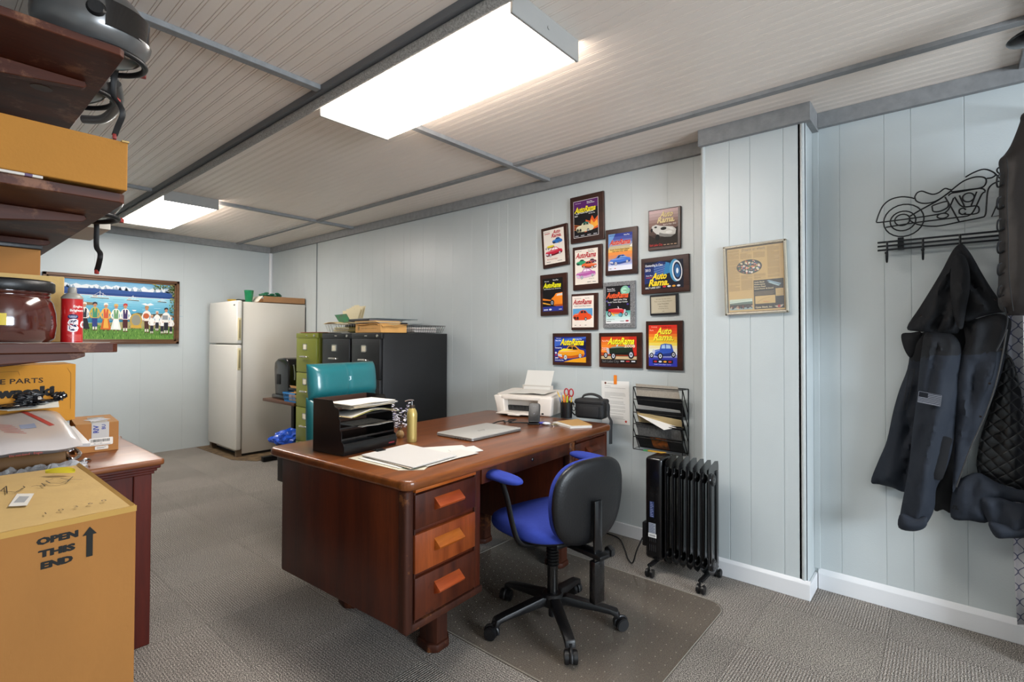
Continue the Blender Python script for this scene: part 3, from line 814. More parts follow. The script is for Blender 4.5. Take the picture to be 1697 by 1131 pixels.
# ================================================================== WALL FILE
wf = thing('wall_file_rack', (2.90, 1.34, 0.58), 'black wire wall file rack stuffed with papers, hung above the heater', 'file rack')
m = MB(); y0, y1 = 1.172, 1.482; t = .0028
for y in (y0, y1):
    m.tube([(2.983, y, .585), (2.983, y, .965), (2.90, y, .965)], t, smooth=False); m.tube([(2.983, y, .585), (2.895, y, .585), (2.895, y, .965)], t, smooth=False)
    for i in range(4):
        z = .875 - i * .085
        m.tube([(2.898, y, z + .09), (2.975, y, z - .045)], t, smooth=False)
for z in (.585, .965): m.tube([(2.983, y0, z), (2.983, y1, z)], t, smooth=False)
for z in (.965, .89, .81, .74, .66, .585): m.tube([(2.895, y0, z), (2.895, y1, z)], t, smooth=False)
m.build('wire_frame', blackm, wf, smooth=60)
mesh_ = mat('black_mesh_panel', '#2a2a2c', 0.5, metal=0.2, vary=0.5, vscale=300)
for i, (za, zb) in enumerate(((.91, .80), (.83, .72), (.75, .66), (.67, .59))):
    m = MB(); m.sheet(lambda u, v, za=za, zb=zb: (2.905 + .06 * v + (.0), y0 + .01 + (y1 - y0 - .02) * u, za - (za - zb) * v), 1, 1, .0015)
    m.build('pocket_panel', mesh_, wf)
def loose(name, pts, mt, label, cat, group=None, th=0.0012):
    m = MB(); m.sheet(lambda u, v: tuple(sum(c) for c in zip(*[[q * w for q in p] for p, w in zip(pts, ((1 - u) * (1 - v), u * (1 - v), u * v, (1 - u) * v))])), 1, 1, th)
    o = m.build(name, mt, smooth=0); return tag(o, label, cat, group)
paperw = mat('paper_white', '#c9c6c0', 0.7); manila = mat('paper_manila', '#d9bf8c', 0.7); greyp = mat('paper_grey_print', '#b0a698', 0.8, vary=0.35, vscale=90, stretch=(1, 1, 6))
newsp = mat('newsprint_dark', '#6b6966', 0.8, vary=0.5, vscale=60, stretch=(1, 3, 1))
loose('magazine', [(2.915, y0 + .02, .90), (2.915, y1 - .015, .90), (2.903, y1 - .012, .985), (2.903, y0 + .03, .982)], greyp, 'worn beige magazine sticking out of the top pocket of the wall file', 'magazine')
loose('white_booklet', [(2.935, y0 + .015, .80), (2.935, y1 - .02, .80), (2.895, y1 - .02, .858), (2.895, y0 + .015, .846)], paperw, 'white booklet edge in the second pocket of the wall file', 'booklet')
loose('manila_folder', [(2.935, y0 + .01, .74), (2.935, y1 - .02, .745), (2.905, y1 - .02, .813), (2.902, y0 + .01, .79)], manila, 'manila folder in the middle pocket of the wall file', 'folder')
loose('white_envelope', [(2.92, y0 + .03, .745), (2.915, y1 - .03, .79), (2.885, y1 - .03, .80), (2.868, y0 + .10, .728)], paperw, 'white envelope slanting out of the wall file', 'envelope')
loose('newspaper_bundle', [(2.955, y0 + .015, .605), (2.955, y1 - .015, .605), (2.902, y1 - .015, .745), (2.902, y0 + .015, .73)], newsp, 'dark folded newspaper in the bottom pocket of the wall file', 'newspaper')
loose('orange_brochure', [(2.925, y0 + .09, .604), (2.925, y0 + .19, .604), (2.898, y0 + .20, .67), (2.898, y0 + .10, .668)], mat('brochure', '#7a3d12', 0.5, vary=0.6, vscale=40, hex2='#1c1410'), 'small dark orange brochure at the bottom of the wall file', 'brochure')
loose('yellow_notepad', [(2.90, y0 + .10, .592), (2.90, y0 + .21, .592), (2.86, y0 + .20, .594), (2.86, y0 + .12, .594)], mat('note_yellow', '#c99a33', 0.6), 'yellow note pad lying on the base of the wall file', 'notepad', th=.004)
loose('green_notepad', [(2.90, y0 + .19, .590), (2.90, y0 + .24, .590), (2.864, y0 + .23, .591), (2.864, y0 + .17, .591)], mat('note_green', '#3f9a5c', 0.6), 'green note pad lying on the base of the wall file', 'notepad', th=.004)

# letter taped on the wall
lt = thing('letter', (2.985, 1.655, 0.846), 'white printed letter fixed to the wall with orange tape above the camera bag', 'letter')
LT = Matrix.Rotation(rad(-1.5), 4, 'X')
m = MB(); m.T = LT; m.box(-.0015, -.0005, -.1015, .1015, -.139, .139); m.build('sheet', mat('letter_paper', '#e6e4e0', .6), lt, smooth=0, local=True)
a = Art((-.0017, .1015, -.139), (0, -1, 0), (0, 0, 1)); r = random.Random(4)
a.ell(.028, .262, .0075, .0075, '#6b3b2a'); a.rect(.042, .259, .095, .2615, '#6a6460')
for i, z in enumerate([.243, .232, .2, .192, .184, .176, .168, .146, .138, .13, .122, .114, .106, .09, .082, .074, .066, .05, .042, .034]):
    a.rect(.022, z, .022 + (.155 if i % 5 else .05) - r.random() * .02, z + .0016, '#8d8984', False)
a.k += 1
st = [(.178 + (.012 if i % 2 == 0 else .005) * math.cos(rad(90 + 36 * i)), .022 + (.012 if i % 2 == 0 else .005) * math.sin(rad(90 + 36 * i))) for i in range(10)]
a.poly(st, '#c0392b'); a.build('print', lt, local=True)
m = MB(); m.box(-.003, -.0022, -.011, .011, .118, .178); m.build('tape', mat('orange_tape', '#e8801c', 0.5), lt, smooth=0, local=True)
# ================================================================== THINGS ON THE DESK
DZ = 0.7602
# desktop paper organiser (five trays)
org = thing('paper_organizer', (1.188, 1.945, DZ), 'black metal stacked paper tray organizer on the left end of the desk', 'paper organizer', rad(7))
blk = mat('organizer_black', '#131314', 0.33, metal=0.2, coat=0.15)
brn = mat('organizer_inside_brown', '#3a2317', 0.5, metal=0.2)
Wd, Dp = 0.300, 0.205
side = [(0.0, 0.0), (0.0, 0.052), (0.012, 0.060), (0.012, 0.100), (0.022, 0.106), (0.022, 0.150), (0.03, 0.155), (0.03, 0.195), (0.06, 0.205), (0.075, 0.232), (Dp, 0.232), (Dp, 0.0)]
for s, x in ((0, 0.0), (1, Wd - .0025)):
    m = MB(); m.prism(side, 'x', x, x + .0025)
    m.build('side_panel', blk, org, smooth=0, local=True)
m = MB(); m.box(0, Wd, Dp - .0025, Dp, 0, .232); m.build('back_panel', brn, org, smooth=0, local=True)
for i, z in enumerate((0.004, .062, .108, .156, .192)):
    y0 = (0.0, .014, .024, .03, .05)[i]
    m = MB(); m.box(.002, Wd - .002, y0, Dp - .002, z, z + .0015)
    if i: m.box(.002, Wd - .002, y0 - .0, y0 + .0012, z, z + .008)
    m.build('tray', brn if i == 4 else blk, org, smooth=0, local=True)
m = MB(); m.prism([(0.0, 0.0), (-0.006, 0.02), (-.004, 0.04), (0.004, 0.05), (0.006, 0.048), (-.001, .038), (-.002, .02), (0.003, 0.0)], 'x', 0.001, Wd - .001)
lip = m.build('front_lip', blk, org, smooth=60, local=True)
m = MB(); m.box(.25, .285, -.0068, -.004, .014, .02); m.build('badge', mat('red_badge', '#7a2330', 0.4), lip, smooth=0, local=True)
def dpt(x, y, z=0):   # point on the organiser
    a = rad(7); return (1.188 + x * math.cos(a) - y * math.sin(a), 1.945 + x * math.sin(a) + y * math.cos(a), DZ + z)
def sheetstack(name, x0, x1, y0, y1, z, n, mt, label, seed, cat='papers', bow=0.0, colors=None):
    m = MB(); r = random.Random(seed)
    for i in range(n):
        dx, dy = r.uniform(-.008, .008), r.uniform(-.012, .010); a = rad(r.uniform(-2.5, 2.5)); m.mi = i % len(mt)
        def fn(u, v, dx=dx, dy=dy, a=a, i=i):
            X, Y = (u - .5) * (x1 - x0), (v - .5) * (y1 - y0)
            X, Y = X * math.cos(a) - Y * math.sin(a), X * math.sin(a) + Y * math.cos(a)
            return dpt((x0 + x1) / 2 + X + dx, (y0 + y1) / 2 + Y + dy, z + i * .0019 + bow * math.sin(math.pi * u) * (1 - v) * 1.0 + .004 * math.sin(u * 9 + i) * (1 - v) * .3)
        m.sheet(fn, 10, 4, .0009)
    o = m.build(name, mt, smooth=0); return tag(o, label, cat)
sheetstack('paper_stack', .035, .285, -.01, .16, .1955, 11, [paperw, manila, paperw, greyp], 'thick pile of papers and envelopes in the top tray of the black organizer', 1)
sheetstack('paper_stack', .02, .285, -.035, .16, .1605, 4, [paperw, manila, mat('olive_paper', '#8a8447', 0.6)], 'bowed papers with a yellow corner in the second tray of the organizer', 2, bow=.022)
sheetstack('paper_stack', .10, .28, -.005, .16, .111, 2, [paperw, greyp], 'thin sheets in the middle tray of the organizer', 3)
sheetstack('paper_stack', .06, .28, .01, .17, .0075, 9, [greyp, paperw, mat('grey_card', '#77777a', .6)], 'grey papers lying in the bottom tray of the organizer', 4)

# loose papers in front of it
def flat(name, pts, z, mt, label, cat, th=.0012, thing_=True):
    m = MB(); m.prism(pts, 'z', z, z + th); o = m.build(name, mt, smooth=0); return tag(o, label, cat)
flat('folder', [(1.185, 1.90), (1.20, 1.585), (1.27, 1.518), (1.46, 1.64), (1.45, 1.93)], DZ, mat('cream_folder', '#bfb8a4', .6), 'cream folder at the bottom of the paper pile on the desk corner', 'folder', .0015)
flat('green_card', [(1.215, 1.62), (1.255, 1.555), (1.29, 1.58), (1.255, 1.64)], DZ + .0016, mat('green_print', '#2f7d5c', .5), 'green printed card poking out under the paper pile on the desk', 'card', .0008)
flat('paper_sheet', [(1.205, 1.86), (1.215, 1.60), (1.43, 1.60), (1.44, 1.90)], DZ + .0026, paperw, 'white sheet in the middle of the paper pile on the desk corner', 'paper', .0014)
flat('paper_sheet', [(1.30, 1.535), (1.47, 1.55), (1.60, 1.55), (1.60, 1.66), (1.30, 1.66)], DZ + .0042, mat('thin_sheet', '#bfbcb6', .6), 'thin sheet sticking out at the front of the paper pile', 'paper', .0008)
cb = thing('file_folders', (1.35, 1.72, DZ + .0055), 'grey-white stack of folders with a black clip lying on the desk near the corner', 'folders')
m = MB(); m.prism([(1.232, 1.875), (1.228, 1.548), (1.475, 1.572), (1.50, 1.905)], 'z', DZ + .0055, DZ + .0085, bev=.0008)
m.build('lower_folder', mat('folder_tan', '#b9ad9c', .6), cb, smooth=0)
m = MB(); m.prism([(1.226, 1.87), (1.235, 1.54), (1.482, 1.565), (1.492, 1.90)], 'z', DZ + .0090, DZ + .0135, bev=.0015)
m.build('upper_folder', mat('folder_white', '#bdbab7', .55), cb, smooth=0)
m = MB(); m.box(1.30, 1.345, 1.862, 1.905, DZ + .0137, DZ + .0165, bev=.001); m.tube([(1.305, 1.88, DZ + .018), (1.34, 1.88, DZ + .018)], .003, smooth=False); m.build('clip', blackm, cb)
flat('letter_sheet', [(1.505, 1.84), (1.68, 1.735), (1.62, 1.60), (1.485, 1.69)], DZ, paperw, 'white letter sheet beside the folder stack towards the laptop', 'letter')
flat('letter_sheet', [(1.56, 1.70), (1.70, 1.68), (1.655, 1.575), (1.52, 1.60)], DZ + .0013, mat('paper_white2', '#c6c3bf', .7), 'white sheet lying over the letter beside the folder stack', 'letter')

# laptop
lp = thing('laptop', (1.955, 1.885, DZ), 'closed silver laptop in the middle of the desk', 'laptop', rad(1.5))
alu = mat('laptop_silver', '#b2afaa', 0.35, metal=0.3)
m = MB(); m.prism(rrect(-.195, .195, -.128, .128, .012), 'z', .002, .010, bev=.002); m.build('base', mat('laptop_base', '#8f8e8b', 0.35, metal=.7), lp, smooth=50, local=True)
m = MB(); m.prism(rrect(-.194, .194, -.127, .127, .012), 'z', .011, .0175, bev=.002); m.build('lid', alu, lp, smooth=50, local=True)
m = MB(); m.box(-.185, .185, .118, .1285, .004, .014, bev=.003); m.build('hinge', mat('laptop_hinge', '#39393b', .4), lp, local=True)
a = Art((-.03, -.02, .0176), (1, 0, 0), (0, 1, 0)); 
for i, (t, x) in enumerate((('b', 0), ('n', .018), ('p', .034))): a.text(t, x, 0, .03, '#5d5c5a', shear=.3, bold=.01)
a.build('logo', lp, local=True)
m = MB()
for i in range(5): m.box(-.1953, -.194, -.09 + i * .018, -.08 + i * .018, .004, .008)
m.build('ports', mat('port_dark', '#2a2a2b', .5), lp, smooth=0, local=True)

# pump bottle
pb = thing('pump_bottle', (1.575, 1.975, DZ), 'gold lotion bottle with a silver pump standing behind the papers', 'bottle')
m = MB(); m.lathe([(0, 0), (.021, .0), (.0235, .004), (.0238, .02), (.0235, .08), (.0248, .12), (.0248, .136), (.020, .152), (.014, .162), (0, .162)]); m.build('bottle', mat('gold_bottle', '#b39d5c', 0.32, metal=.35), pb, smooth=50, local=True)
m = MB(); m.lathe([(0, .16), (.0125, .16), (.0125, .176), (.010, .178), (0, .178)]); cl = m.build('collar', mat('pump_collar', '#4a3d33', .25, metal=.4), pb, smooth=50, local=True)
m = MB(); m.cyl((0, 0, .176), (0, 0, .197), .0035); m.tube([(.006, -.006, .199), (0, 0, .201), (-.014, .012, .201), (-.026, .022, .196)], .0042, seg=8, ry=.003); m.build('pump_head', chrome, pb, local=True)

# dried flower sprig behind the organiser
sp = thing('dried_flowers', (1.60, 2.10, DZ), 'little vase of dried white and lilac flowers between the organizer and the gold bottle', 'flowers')
m = MB(); m.lathe([(0, 0), (.014, 0), (.02, .012), (.018, .028), (.009, .038), (.011, .042), (0, .042)]); m.build('vase', mat('amber_vase', '#a9895b', .15, coat=.6), sp, smooth=60, local=True)
r = random.Random(11); stems = MB(); fl = MB(); tips = []
for i in range(15):
    a_ = r.uniform(0, 6.28); rr = r.uniform(.01, .05); h_ = r.uniform(.09, .17)
    t = (rr * math.cos(a_), rr * math.sin(a_), h_); stems.tube([(0, 0, .03), (t[0] * .4, t[1] * .4, h_ * .6), t], .0009, seg=5)
    for j in range(7):
        f = r.uniform(.5, 1.05); tips.append((t[0] * f + r.uniform(-.012, .012), t[1] * f + r.uniform(-.012, .012), h_ * f + r.uniform(-.01, .01)))
stems.build('stems', mat('twig', '#5b4a3a', .7), sp, local=True)
for i, t in enumerate(tips):
    fl.mi = 0 if i % 4 else 1
    for k in range(4):
        an = r.uniform(0, 6.28); fl.ball((t[0] + .0035 * math.cos(an), t[1] + .0035 * math.sin(an), t[2] + r.uniform(-.002, .002)), (.0036, .0036, .0022), seg=6)
fl.build('blossom', [mat('petal_white', '#d9d6de', .6), mat('petal_lilac', '#77728e', .6)], sp, local=True)

# printer: open front, sloped lid, paper support
prt = thing('printer', (2.545, 2.315, DZ), 'white inkjet printer with open front tray at the wall end of the desk', 'printer', rad(-75))
pw = mat('printer_white', '#d5cdc4', 0.35); pg = mat('printer_grey', '#b7b1a9', .4)
def lofted(m, rings):
    b = bmesh.new(); R = [[b.verts.new(p) for p in r] for r in rings]
    for A, B in zip(R, R[1:]):
        n_ = len(A)
        for k in range(n_): b.faces.new((A[k], A[(k + 1) % n_], B[(k + 1) % n_], B[k]))
    b.faces.new(R[0][::-1]); b.faces.new(R[-1]); m._merge(b)
m = MB(); R = []
for z, e, fy in ((.004, -.02, .03), (.012, -.018, .02), (.06, -.006, .008), (.105, .004, .0), (.116, .004, .002), (.122, .0, .008)):
    R.append([(x, y, z) for x, y in rrect(.0 - e, .40 + e, fy, .29, .03, 5)])
# body built round the paper bay: left, right, top and back blocks
def block(x0, x1, y0, y1, z0, z1, bv=.01): m.box(x0, x1, y0, y1, z0, z1, bev=bv, seg=3)
m.prism([(-.012, .122), (.062, .122), (.075, .0), (.018, .0)], 'y', .0, .29, bev=.008, seg=3)
m.prism([(.302, .122), (.408, .122), (.396, .0), (.312, .0)], 'y', .0, .29, bev=.012, seg=3)
m.box(.04, .33, .0, .29, .098, .122, bev=.006); m.box(.05, .33, .10, .29, 0.0, .11, bev=.004)
m.build('body', pw, prt, local=True)
m = MB(); m.box(.06, .315, .06, .10, .055, .10); m.build('inner_flap', pg, prt, local=True)
m = MB(); m.box(.065, .312, .055, .10, .02, .052)
for k in range(9): m.box(.075 + k * .026, .09 + k * .026, .05, .06, .03, .05)
m.build('paper_bay', mat('bay_dark', '#2c2b2b', .6), prt, smooth=0, local=True)
m = MB(); m.box(.045, .30, -.075, .06, .012, .019, bev=.002); m.box(.14, .22, -.10, -.06, .010, .014, bev=.001); m.build('output_tray', pw, prt, local=True)
m = MB(); R = [[(x, y, .122 + (0.02 * (y / .29)) * q) for x, y in rrect(.0, .395, .012, .285, .03, 5)] for q in (0, 1)]
R2 = [(x, y, .1225 + .006) for x, y in rrect(.01, .385, .03, .275, .03, 5)]
lofted(m, [R[0], [(x, y, z + .006) for x, y, z in R[1]]]); m.build('scanner_lid', pw, prt, smooth=30, local=True)
m = MB(); m.box(.085, .315, .255, .262, .13, .175, bev=.002, M=Matrix.Translation((0, 0, 0))); m.build('rear_feed', pg, prt, local=True)
m = MB(); m.box(.335, .350, -.0015, .002, .012, .022, bev=.001); m.build('badge', blackm, prt, local=True)
sh = MB(); sh.T = Matrix.Translation(prt.location) @ Matrix.Rotation(rad(-75), 4, 'Z')
sh.sheet(lambda u, v: (.095 + .20 * u + .02 * v, .250 + .030 * v, .142 + .135 * v), 4, 4, .003)
tag(sh.build('feed_paper', paperw, smooth=0), 'white paper standing upright in the rear feed of the printer', 'paper')
sh = MB(); sh.T = Matrix.Translation(prt.location) @ Matrix.Rotation(rad(-75), 4, 'Z')
sh.sheet(lambda u, v: (.08 + .26 * u + .02 * v, .03 + .18 * v, .134 + .0135 * v + .005 * math.sin(3.1 * u) + (.006 * (1 - v) if u > .5 else 0)), 8, 4, .001)
tag(sh.build('lid_paper', paperw, smooth=0), 'loose sheet lying on the lid of the white printer', 'paper')

# phone charging stand
cs = thing('charging_stand', (2.365, 1.845, DZ), 'black wireless phone charging stand in front of the printer', 'phone stand', rad(-58))
m = MB(); m.prism(rrect(-.036, .036, -.022, .05, .012), 'z', 0, .010, bev=.003); m.build('base', black, cs, local=True)
Rt = Matrix.Translation((0, .0, .008)) @ Matrix.Rotation(rad(-24), 4, 'X')
m = MB(); m.prism(rrect(-.034, .034, 0, .118, .014), 'y', -.004, .005, bev=.002, M=Rt); m.box(-.03, .03, -.02, -.002, .0, .006, bev=.002, M=Rt)
pad_ = m.build('backplate', black, cs, local=True)
a = Art(Rt @ Vector((-.034, -.0042, 0)), (1, 0, 0), Rt.to_3x3() @ Vector((0, 0, 1))); a.ell(.034, .055, .006, .006, '#3a3a3e'); a.rect(.024, .098, .044, .100, '#6a6a6e'); a.line([(.030, .055), (.038, .058), (.031, .050)], .0012, '#8a8a90'); a.build('logo', pad_, local=True)
cbl = MB(); cbl.tube([(2.37, 1.875, DZ + .004), (2.34, 1.93, DZ + .004), (2.30, 1.97, DZ + .006), (2.33, 2.01, DZ + .010), (2.38, 1.99, DZ + .012), (2.31, 1.96, DZ + .014), (2.27, 1.99, DZ + .010), (2.32, 2.03, DZ + .006), (2.26, 2.03, DZ + .009), (2.20, 2.02, DZ + .005), (2.13, 2.02, DZ + .004)], .0035, seg=8)
tag(cbl.build('charging_cable', black), 'coiled black cable on the desk between the laptop and the printer', 'cable')

# keys
ks = thing('keys', (2.41, 1.765, DZ), 'bunch of keys with a blue and white fob in front of the charging stand', 'keys')
m = MB(); m.ball((2.40, 1.80, DZ + .008), (.034, .014, .008), seg=14, rot=Matrix.Rotation(rad(-50), 4, 'Z')); m.build('key_fob', mat('fob_blue', '#3b3f9c', .4), ks)
m = MB(); m.ball((2.395, 1.775, DZ + .009), (.024, .013, .009), seg=14, rot=Matrix.Rotation(rad(-60), 4, 'Z')); m.build('fob_tag', mat('fob_white', '#cfd0d6', .3, metal=.3), ks)
for i, (dx, dy, an) in enumerate(((.0, -.03, -70), (.02, -.03, -40), (-.01, -.035, -95))):
    m = MB(); T = Matrix.Translation((2.402 + dx, 1.765 + dy, DZ + .002 + i * .003)) @ Matrix.Rotation(rad(an), 4, 'Z')
    m.cyl((0, 0, 0), (0, 0, .0025), .011, seg=14); m.bm.transform(T); m.T = T; m.box(.008, .04, -.0035, .0035, 0, .0022); m.build('key', mat('key_brass', '#a08c5a', .3, metal=.9) if i else chrome, ks, smooth=0)
m = MB(); m.tube([(2.40 + .012 * math.cos(rad(q)), 1.757 + .012 * math.sin(rad(q)), DZ + .006) for q in range(0, 360, 30)], .0012, seg=6, closed=True); m.build('key_ring', chrome, ks)

# pen cup: mesh cup; the pens and the scissors stand in it
PX, PY = 2.695, 1.842
cup = MB(); b = bmesh.new(); prof = [(.036, .0), (.038, .098), (.040, .1), (.0385, .1015), (.0365, .099), (.0345, .003), (0.0, .003), (0.0, 0.0)]
cup.lathe([(0, 0), (.036, 0), (.039, .10), (.0405, .101), (.0385, .102), (.0372, .098), (.0345, .004), (0, .004)], c=(PX, PY, DZ))
tag(cup.build('pen_cup', mat('mesh_cup', '#1d1d20', .45, metal=.4, alpha=.72), smooth=50), 'round black mesh cup full of pens and red scissors beside the printer', 'pen cup')
def pen(dx, dy, tx, ty, h, r_, mt, nm, label, tip=None):
    m = MB(); p0 = Vector((PX + dx, PY + dy, DZ + .006)); p1 = Vector((PX + tx, PY + ty, DZ + h))
    m.cyl(p0, p1, r_, seg=10); d = (p1 - p0).normalized()
    m.mi = 1; m.cyl(p1, p1 + d * .012, r_, r_ * .4, seg=10)
    tag(m.build(nm, [mt, tip or mt]), label, 'pen', 'pens in the black mesh cup')
yel = mat('pencil_yellow', '#d8b22c', .4); org_ = mat('marker_orange', '#e07a1c', .4); blu = mat('pen_blue', '#2a4a8c', .3); lime = mat('highlighter_lime', '#a8b82c', .35); tan = mat('pencil_wood', '#c99f6a', .6); pnk = mat('pen_grey', '#8d8f98', .3)
pen(.015, .0, -.03, .045, .158, .0036, yel, 'pencil', 'yellow pencil leaning furthest left in the pen cup', tan)
pen(.0, -.01, -.012, .028, .15, .0036, pnk, 'pen', 'grey pen just right of the leaning yellow pencil in the cup')
pen(-.01, -.005, -.02, .01, .135, .005, org_, 'marker', 'orange marker with a thick barrel in the middle of the pen cup', yel)
pen(.012, .01, .0, .005, .148, .005, org_, 'marker', 'taller orange marker at the back of the pen cup', tan)
pen(-.005, .012, -.028, .03, .12, .0036, blu, 'pen', 'short blue pen low on the left of the pen cup')
pen(-.012, -.012, -.02, -.02, .132, .0055, lime, 'highlighter', 'lime highlighter on the near side of the pen cup')
pen(.01, -.015, .016, -.03, .135, .004, yel, 'pencil', 'yellow pencil right of the red scissors in the cup')
sc = thing('scissors', (PX, PY, DZ + .006), 'red-handled scissors standing handles up in the pen cup', 'scissors')
red = mat('scissor_red', '#a51f2c', .35)
m = MB(); m.prism([(-.006, .0), (.006, .0), (.008, .11), (-.008, .11)], 'x', -.001, .001, M=Matrix.Rotation(rad(8), 4, 'X')); m.build('blades', chrome, sc, local=True)
for s in (-1, 1):
    m = MB(); c0 = (0, -.018 + s * .018, .155)
    m.tube([(0, c0[1] + .0155 * math.cos(rad(q)), c0[2] + .023 * math.sin(rad(q))) for q in range(0, 360, 30)], .0042, seg=8, closed=True)
    m.tube([(0, -.01, .105), (0, -.014 + s * .007, .133)], .0055, smooth=False); m.build('handle', red, sc, local=True)

# notebook
nb = thing('notebook', (2.52, 1.66, DZ), 'brown kraft notebook with white pages at the front of the desk', 'notebook')
P4 = [(2.455, 1.775), (2.390, 1.605), (2.500, 1.530), (2.650, 1.735)]
m = MB(); m.prism([(x * .985 + .038 - .005, y * .985 + .025) for x, y in P4], 'z', DZ, DZ + .010); m.build('pages', paperw, nb, smooth=0)
m = MB(); m.prism([(x + .012, y + .0) for x, y in [(2.475, 1.765), (2.405, 1.612), (2.500, 1.540), (2.632, 1.722)]], 'z', DZ + .0105, DZ + .0125, bev=.0005); m.build('cover', mat('kraft_cover', '#b28c55', .6), nb, smooth=0)

# camera bag
bag = thing('camera_bag', (2.80, 1.71, DZ), 'black nylon camera bag with carry handle and hanging strap, right of the pen cup', 'camera bag', rad(-80))
nyl = mat('black_nylon', '#1b1b1d', .7, bump=.5, bscale=300, vary=.2, vscale=30)
m = MB(); m.box(-.105, .085, -.055, .055, .0, .108, bev=.02, seg=4); m.build('body', nyl, bag, local=True)
m = MB(); m.box(-.108, .088, -.058, .058, .088, .122, bev=.014, seg=3); m.build('lid', nyl, bag, local=True)
m = MB(); m.box(-.07, .06, -.066, -.05, .012, .08, bev=.006); m.build('front_pocket', nyl, bag, local=True)
m = MB(); m.tube([(-.075, 0, .118), (-.06, 0, .140), (-.01, 0, .150), (.04, 0, .138), (.062, 0, .112)], .005, seg=8, ry=.010); m.build('carry_handle', nyl, bag, local=True)
m = MB(); m.tube([(-.10, -.01, .10), (-.135, -.02, .085), (-.14, -.02, .04), (-.12, -.01, .012), (-.105, 0, .03)], .009, seg=8, ry=.004); m.build('strap', nyl, bag, local=True)
m = MB(); m.tube([(.085, -.01, .11), (.108, -.02, .09), (.112, -.03, .03), (.135, -.05, .0), (.140, -.07, -.03), (.141, -.075, -.10), (.141, -.075, -.135)], .012, seg=8, ry=.004); m.build('hanging_strap', nyl, bag, local=True)
m = MB(); m.tube([(-.118 + .010 * math.cos(rad(q)), -.035, .055 + .014 * math.sin(rad(q))) for q in range(0, 360, 30)], .0025, seg=6, closed=True); m.ball((-.118, -.035, .085), (.008, .004, .012)); m.build('buckle', chrome, bag, local=True)
# ================================================================== BACK OF THE ROOM
cabk = mat('cabinet_black', '#121214', 0.42, bump=.3, bscale=260, vary=.15, vscale=8)
cabg = mat('cabinet_olive', '#7c8226', 0.4, vary=.08, vscale=5)
nick = mat('nickel', '#cfc9bd', .25, metal=.85)
cardm = mat('label_card', '#e8dfc8', .6)
def cabinet(y0, y1, H, mt, label, xf=2.288, grp=None):
    r = thing('filing_cabinet', ((xf + 2.95) / 2, (y0 + y1) / 2, 0), label, 'filing cabinet')
    m = MB(); m.box(xf + .02, 2.955, y0 + .001, y1 - .001, 0.0, H, bev=.003); m.box(xf + .004, xf + .03, y0 + .001, y1 - .001, H - .045, H, bev=.002)
    m.build('body', mt, r)
    w = y1 - y0; hs = (H - .06) / 4
    for i in range(4):
        z1 = H - .047 - i * hs; z0 = z1 - hs + .008
        d = MB(); d.box(xf, xf + .03, y0 + .014, y1 - .014, z0, z1, bev=.003)
        dr = d.build('drawer', mt, r)
        yc = (y0 + y1) / 2 + .02
        lf = MB(); zz = z1 - .075
        for a, b_, c, d_ in ((-.034, .034, .022, .028), (-.034, .034, -.028, -.022), (-.034, -.028, -.028, .028), (.028, .034, -.028, .028)):
            lf.box(xf - .004, xf, yc + a, yc + b_, zz + c, zz + d_)
        h = lf.build('label_holder', nick, dr, smooth=0)
        lc = MB(); lc.box(xf - .002, xf - .0004, yc - .027, yc + .027, zz - .021, zz + .021); lc.build('label_card', cardm, h, smooth=0)
        hd = MB(); zh = z1 - .165
        hd.tube([(xf, yc + .05, zh), (xf - .022, yc + .048, zh + .002), (xf - .026, yc, zh + .003), (xf - .022, yc - .048, zh + .002), (xf, yc - .05, zh)], .0055, seg=8, ry=.008)
        hd.build('handle', nick, dr)
        if mt is cabg:
            kb = MB(); kb.cyl((xf, y0 + .06, z0 + .022), (xf - .014, y0 + .06, z0 + .022), .011, seg=12); kb.build('thumb_latch', nick, dr)
    l = MB(); l.cyl((xf + .004, y0 + .05, H - .022), (xf - .004, y0 + .05, H - .022), .011, seg=14); l.box(xf + .001, xf + .004, (y0 + y1) / 2 - .016, (y0 + y1) / 2 + .016, H - .026, H - .018)
    l.build('lock', nick, r)
    return r
cabinet(3.24, 3.648, 1.300, cabk, 'black four-drawer filing cabinet nearest the desk, its whole side showing')
cabinet(3.655, 4.098, 1.300, cabk, 'black four-drawer filing cabinet between the other black one and the olive green one')
cabinet(4.172, 4.552, 1.303, cabg, 'olive green four-drawer filing cabinet behind the teal chair')
# things on the cabinets
CZ = 1.3035
def wire_basket(name, x0, x1, y0, y1, z, h, label, mt, flare=.02):
    r = thing(name, ((x0 + x1) / 2, (y0 + y1) / 2, z), label, 'wire basket'); m = MB(); t = .0015
    def ring(f, zz, tt): m.tube([(x, y, zz) for x, y in ((x0 - f, y0 - f), (x1 + f, y0 - f), (x1 + f, y1 + f), (x0 - f, y1 + f))], tt, seg=6, closed=True, smooth=False)
    ring(0, z + .003, t); ring(flare * .5, z + h * .5, t); ring(flare, z + h, .003)
    n_ = int((x1 - x0) / .022); k_ = int((y1 - y0) / .022)
    for i in range(n_ + 1):
        u = i / n_; xa_, xt = x0 + (x1 - x0) * u, x0 - flare + (x1 - x0 + 2 * flare) * u
        m.tube([(xt, y0 - flare, z + h), (xa_, y0, z + .003), (xa_, y1, z + .003), (xt, y1 + flare, z + h)], t, seg=5, smooth=False)
    for i in range(k_ + 1):
        u = i / k_; ya, yt = y0 + (y1 - y0) * u, y0 - flare + (y1 - y0 + 2 * flare) * u
        m.tube([(x0 - flare, yt, z + h), (x0, ya, z + .003)], t, seg=5, smooth=False); m.tube([(x1 + flare, yt, z + h), (x1, ya, z + .003)], t, seg=5, smooth=False)
    m.build('wires', mt, r, smooth=60)
    return r
wgrey = mat('wire_chrome', '#b9b4a8', .3, metal=.6)
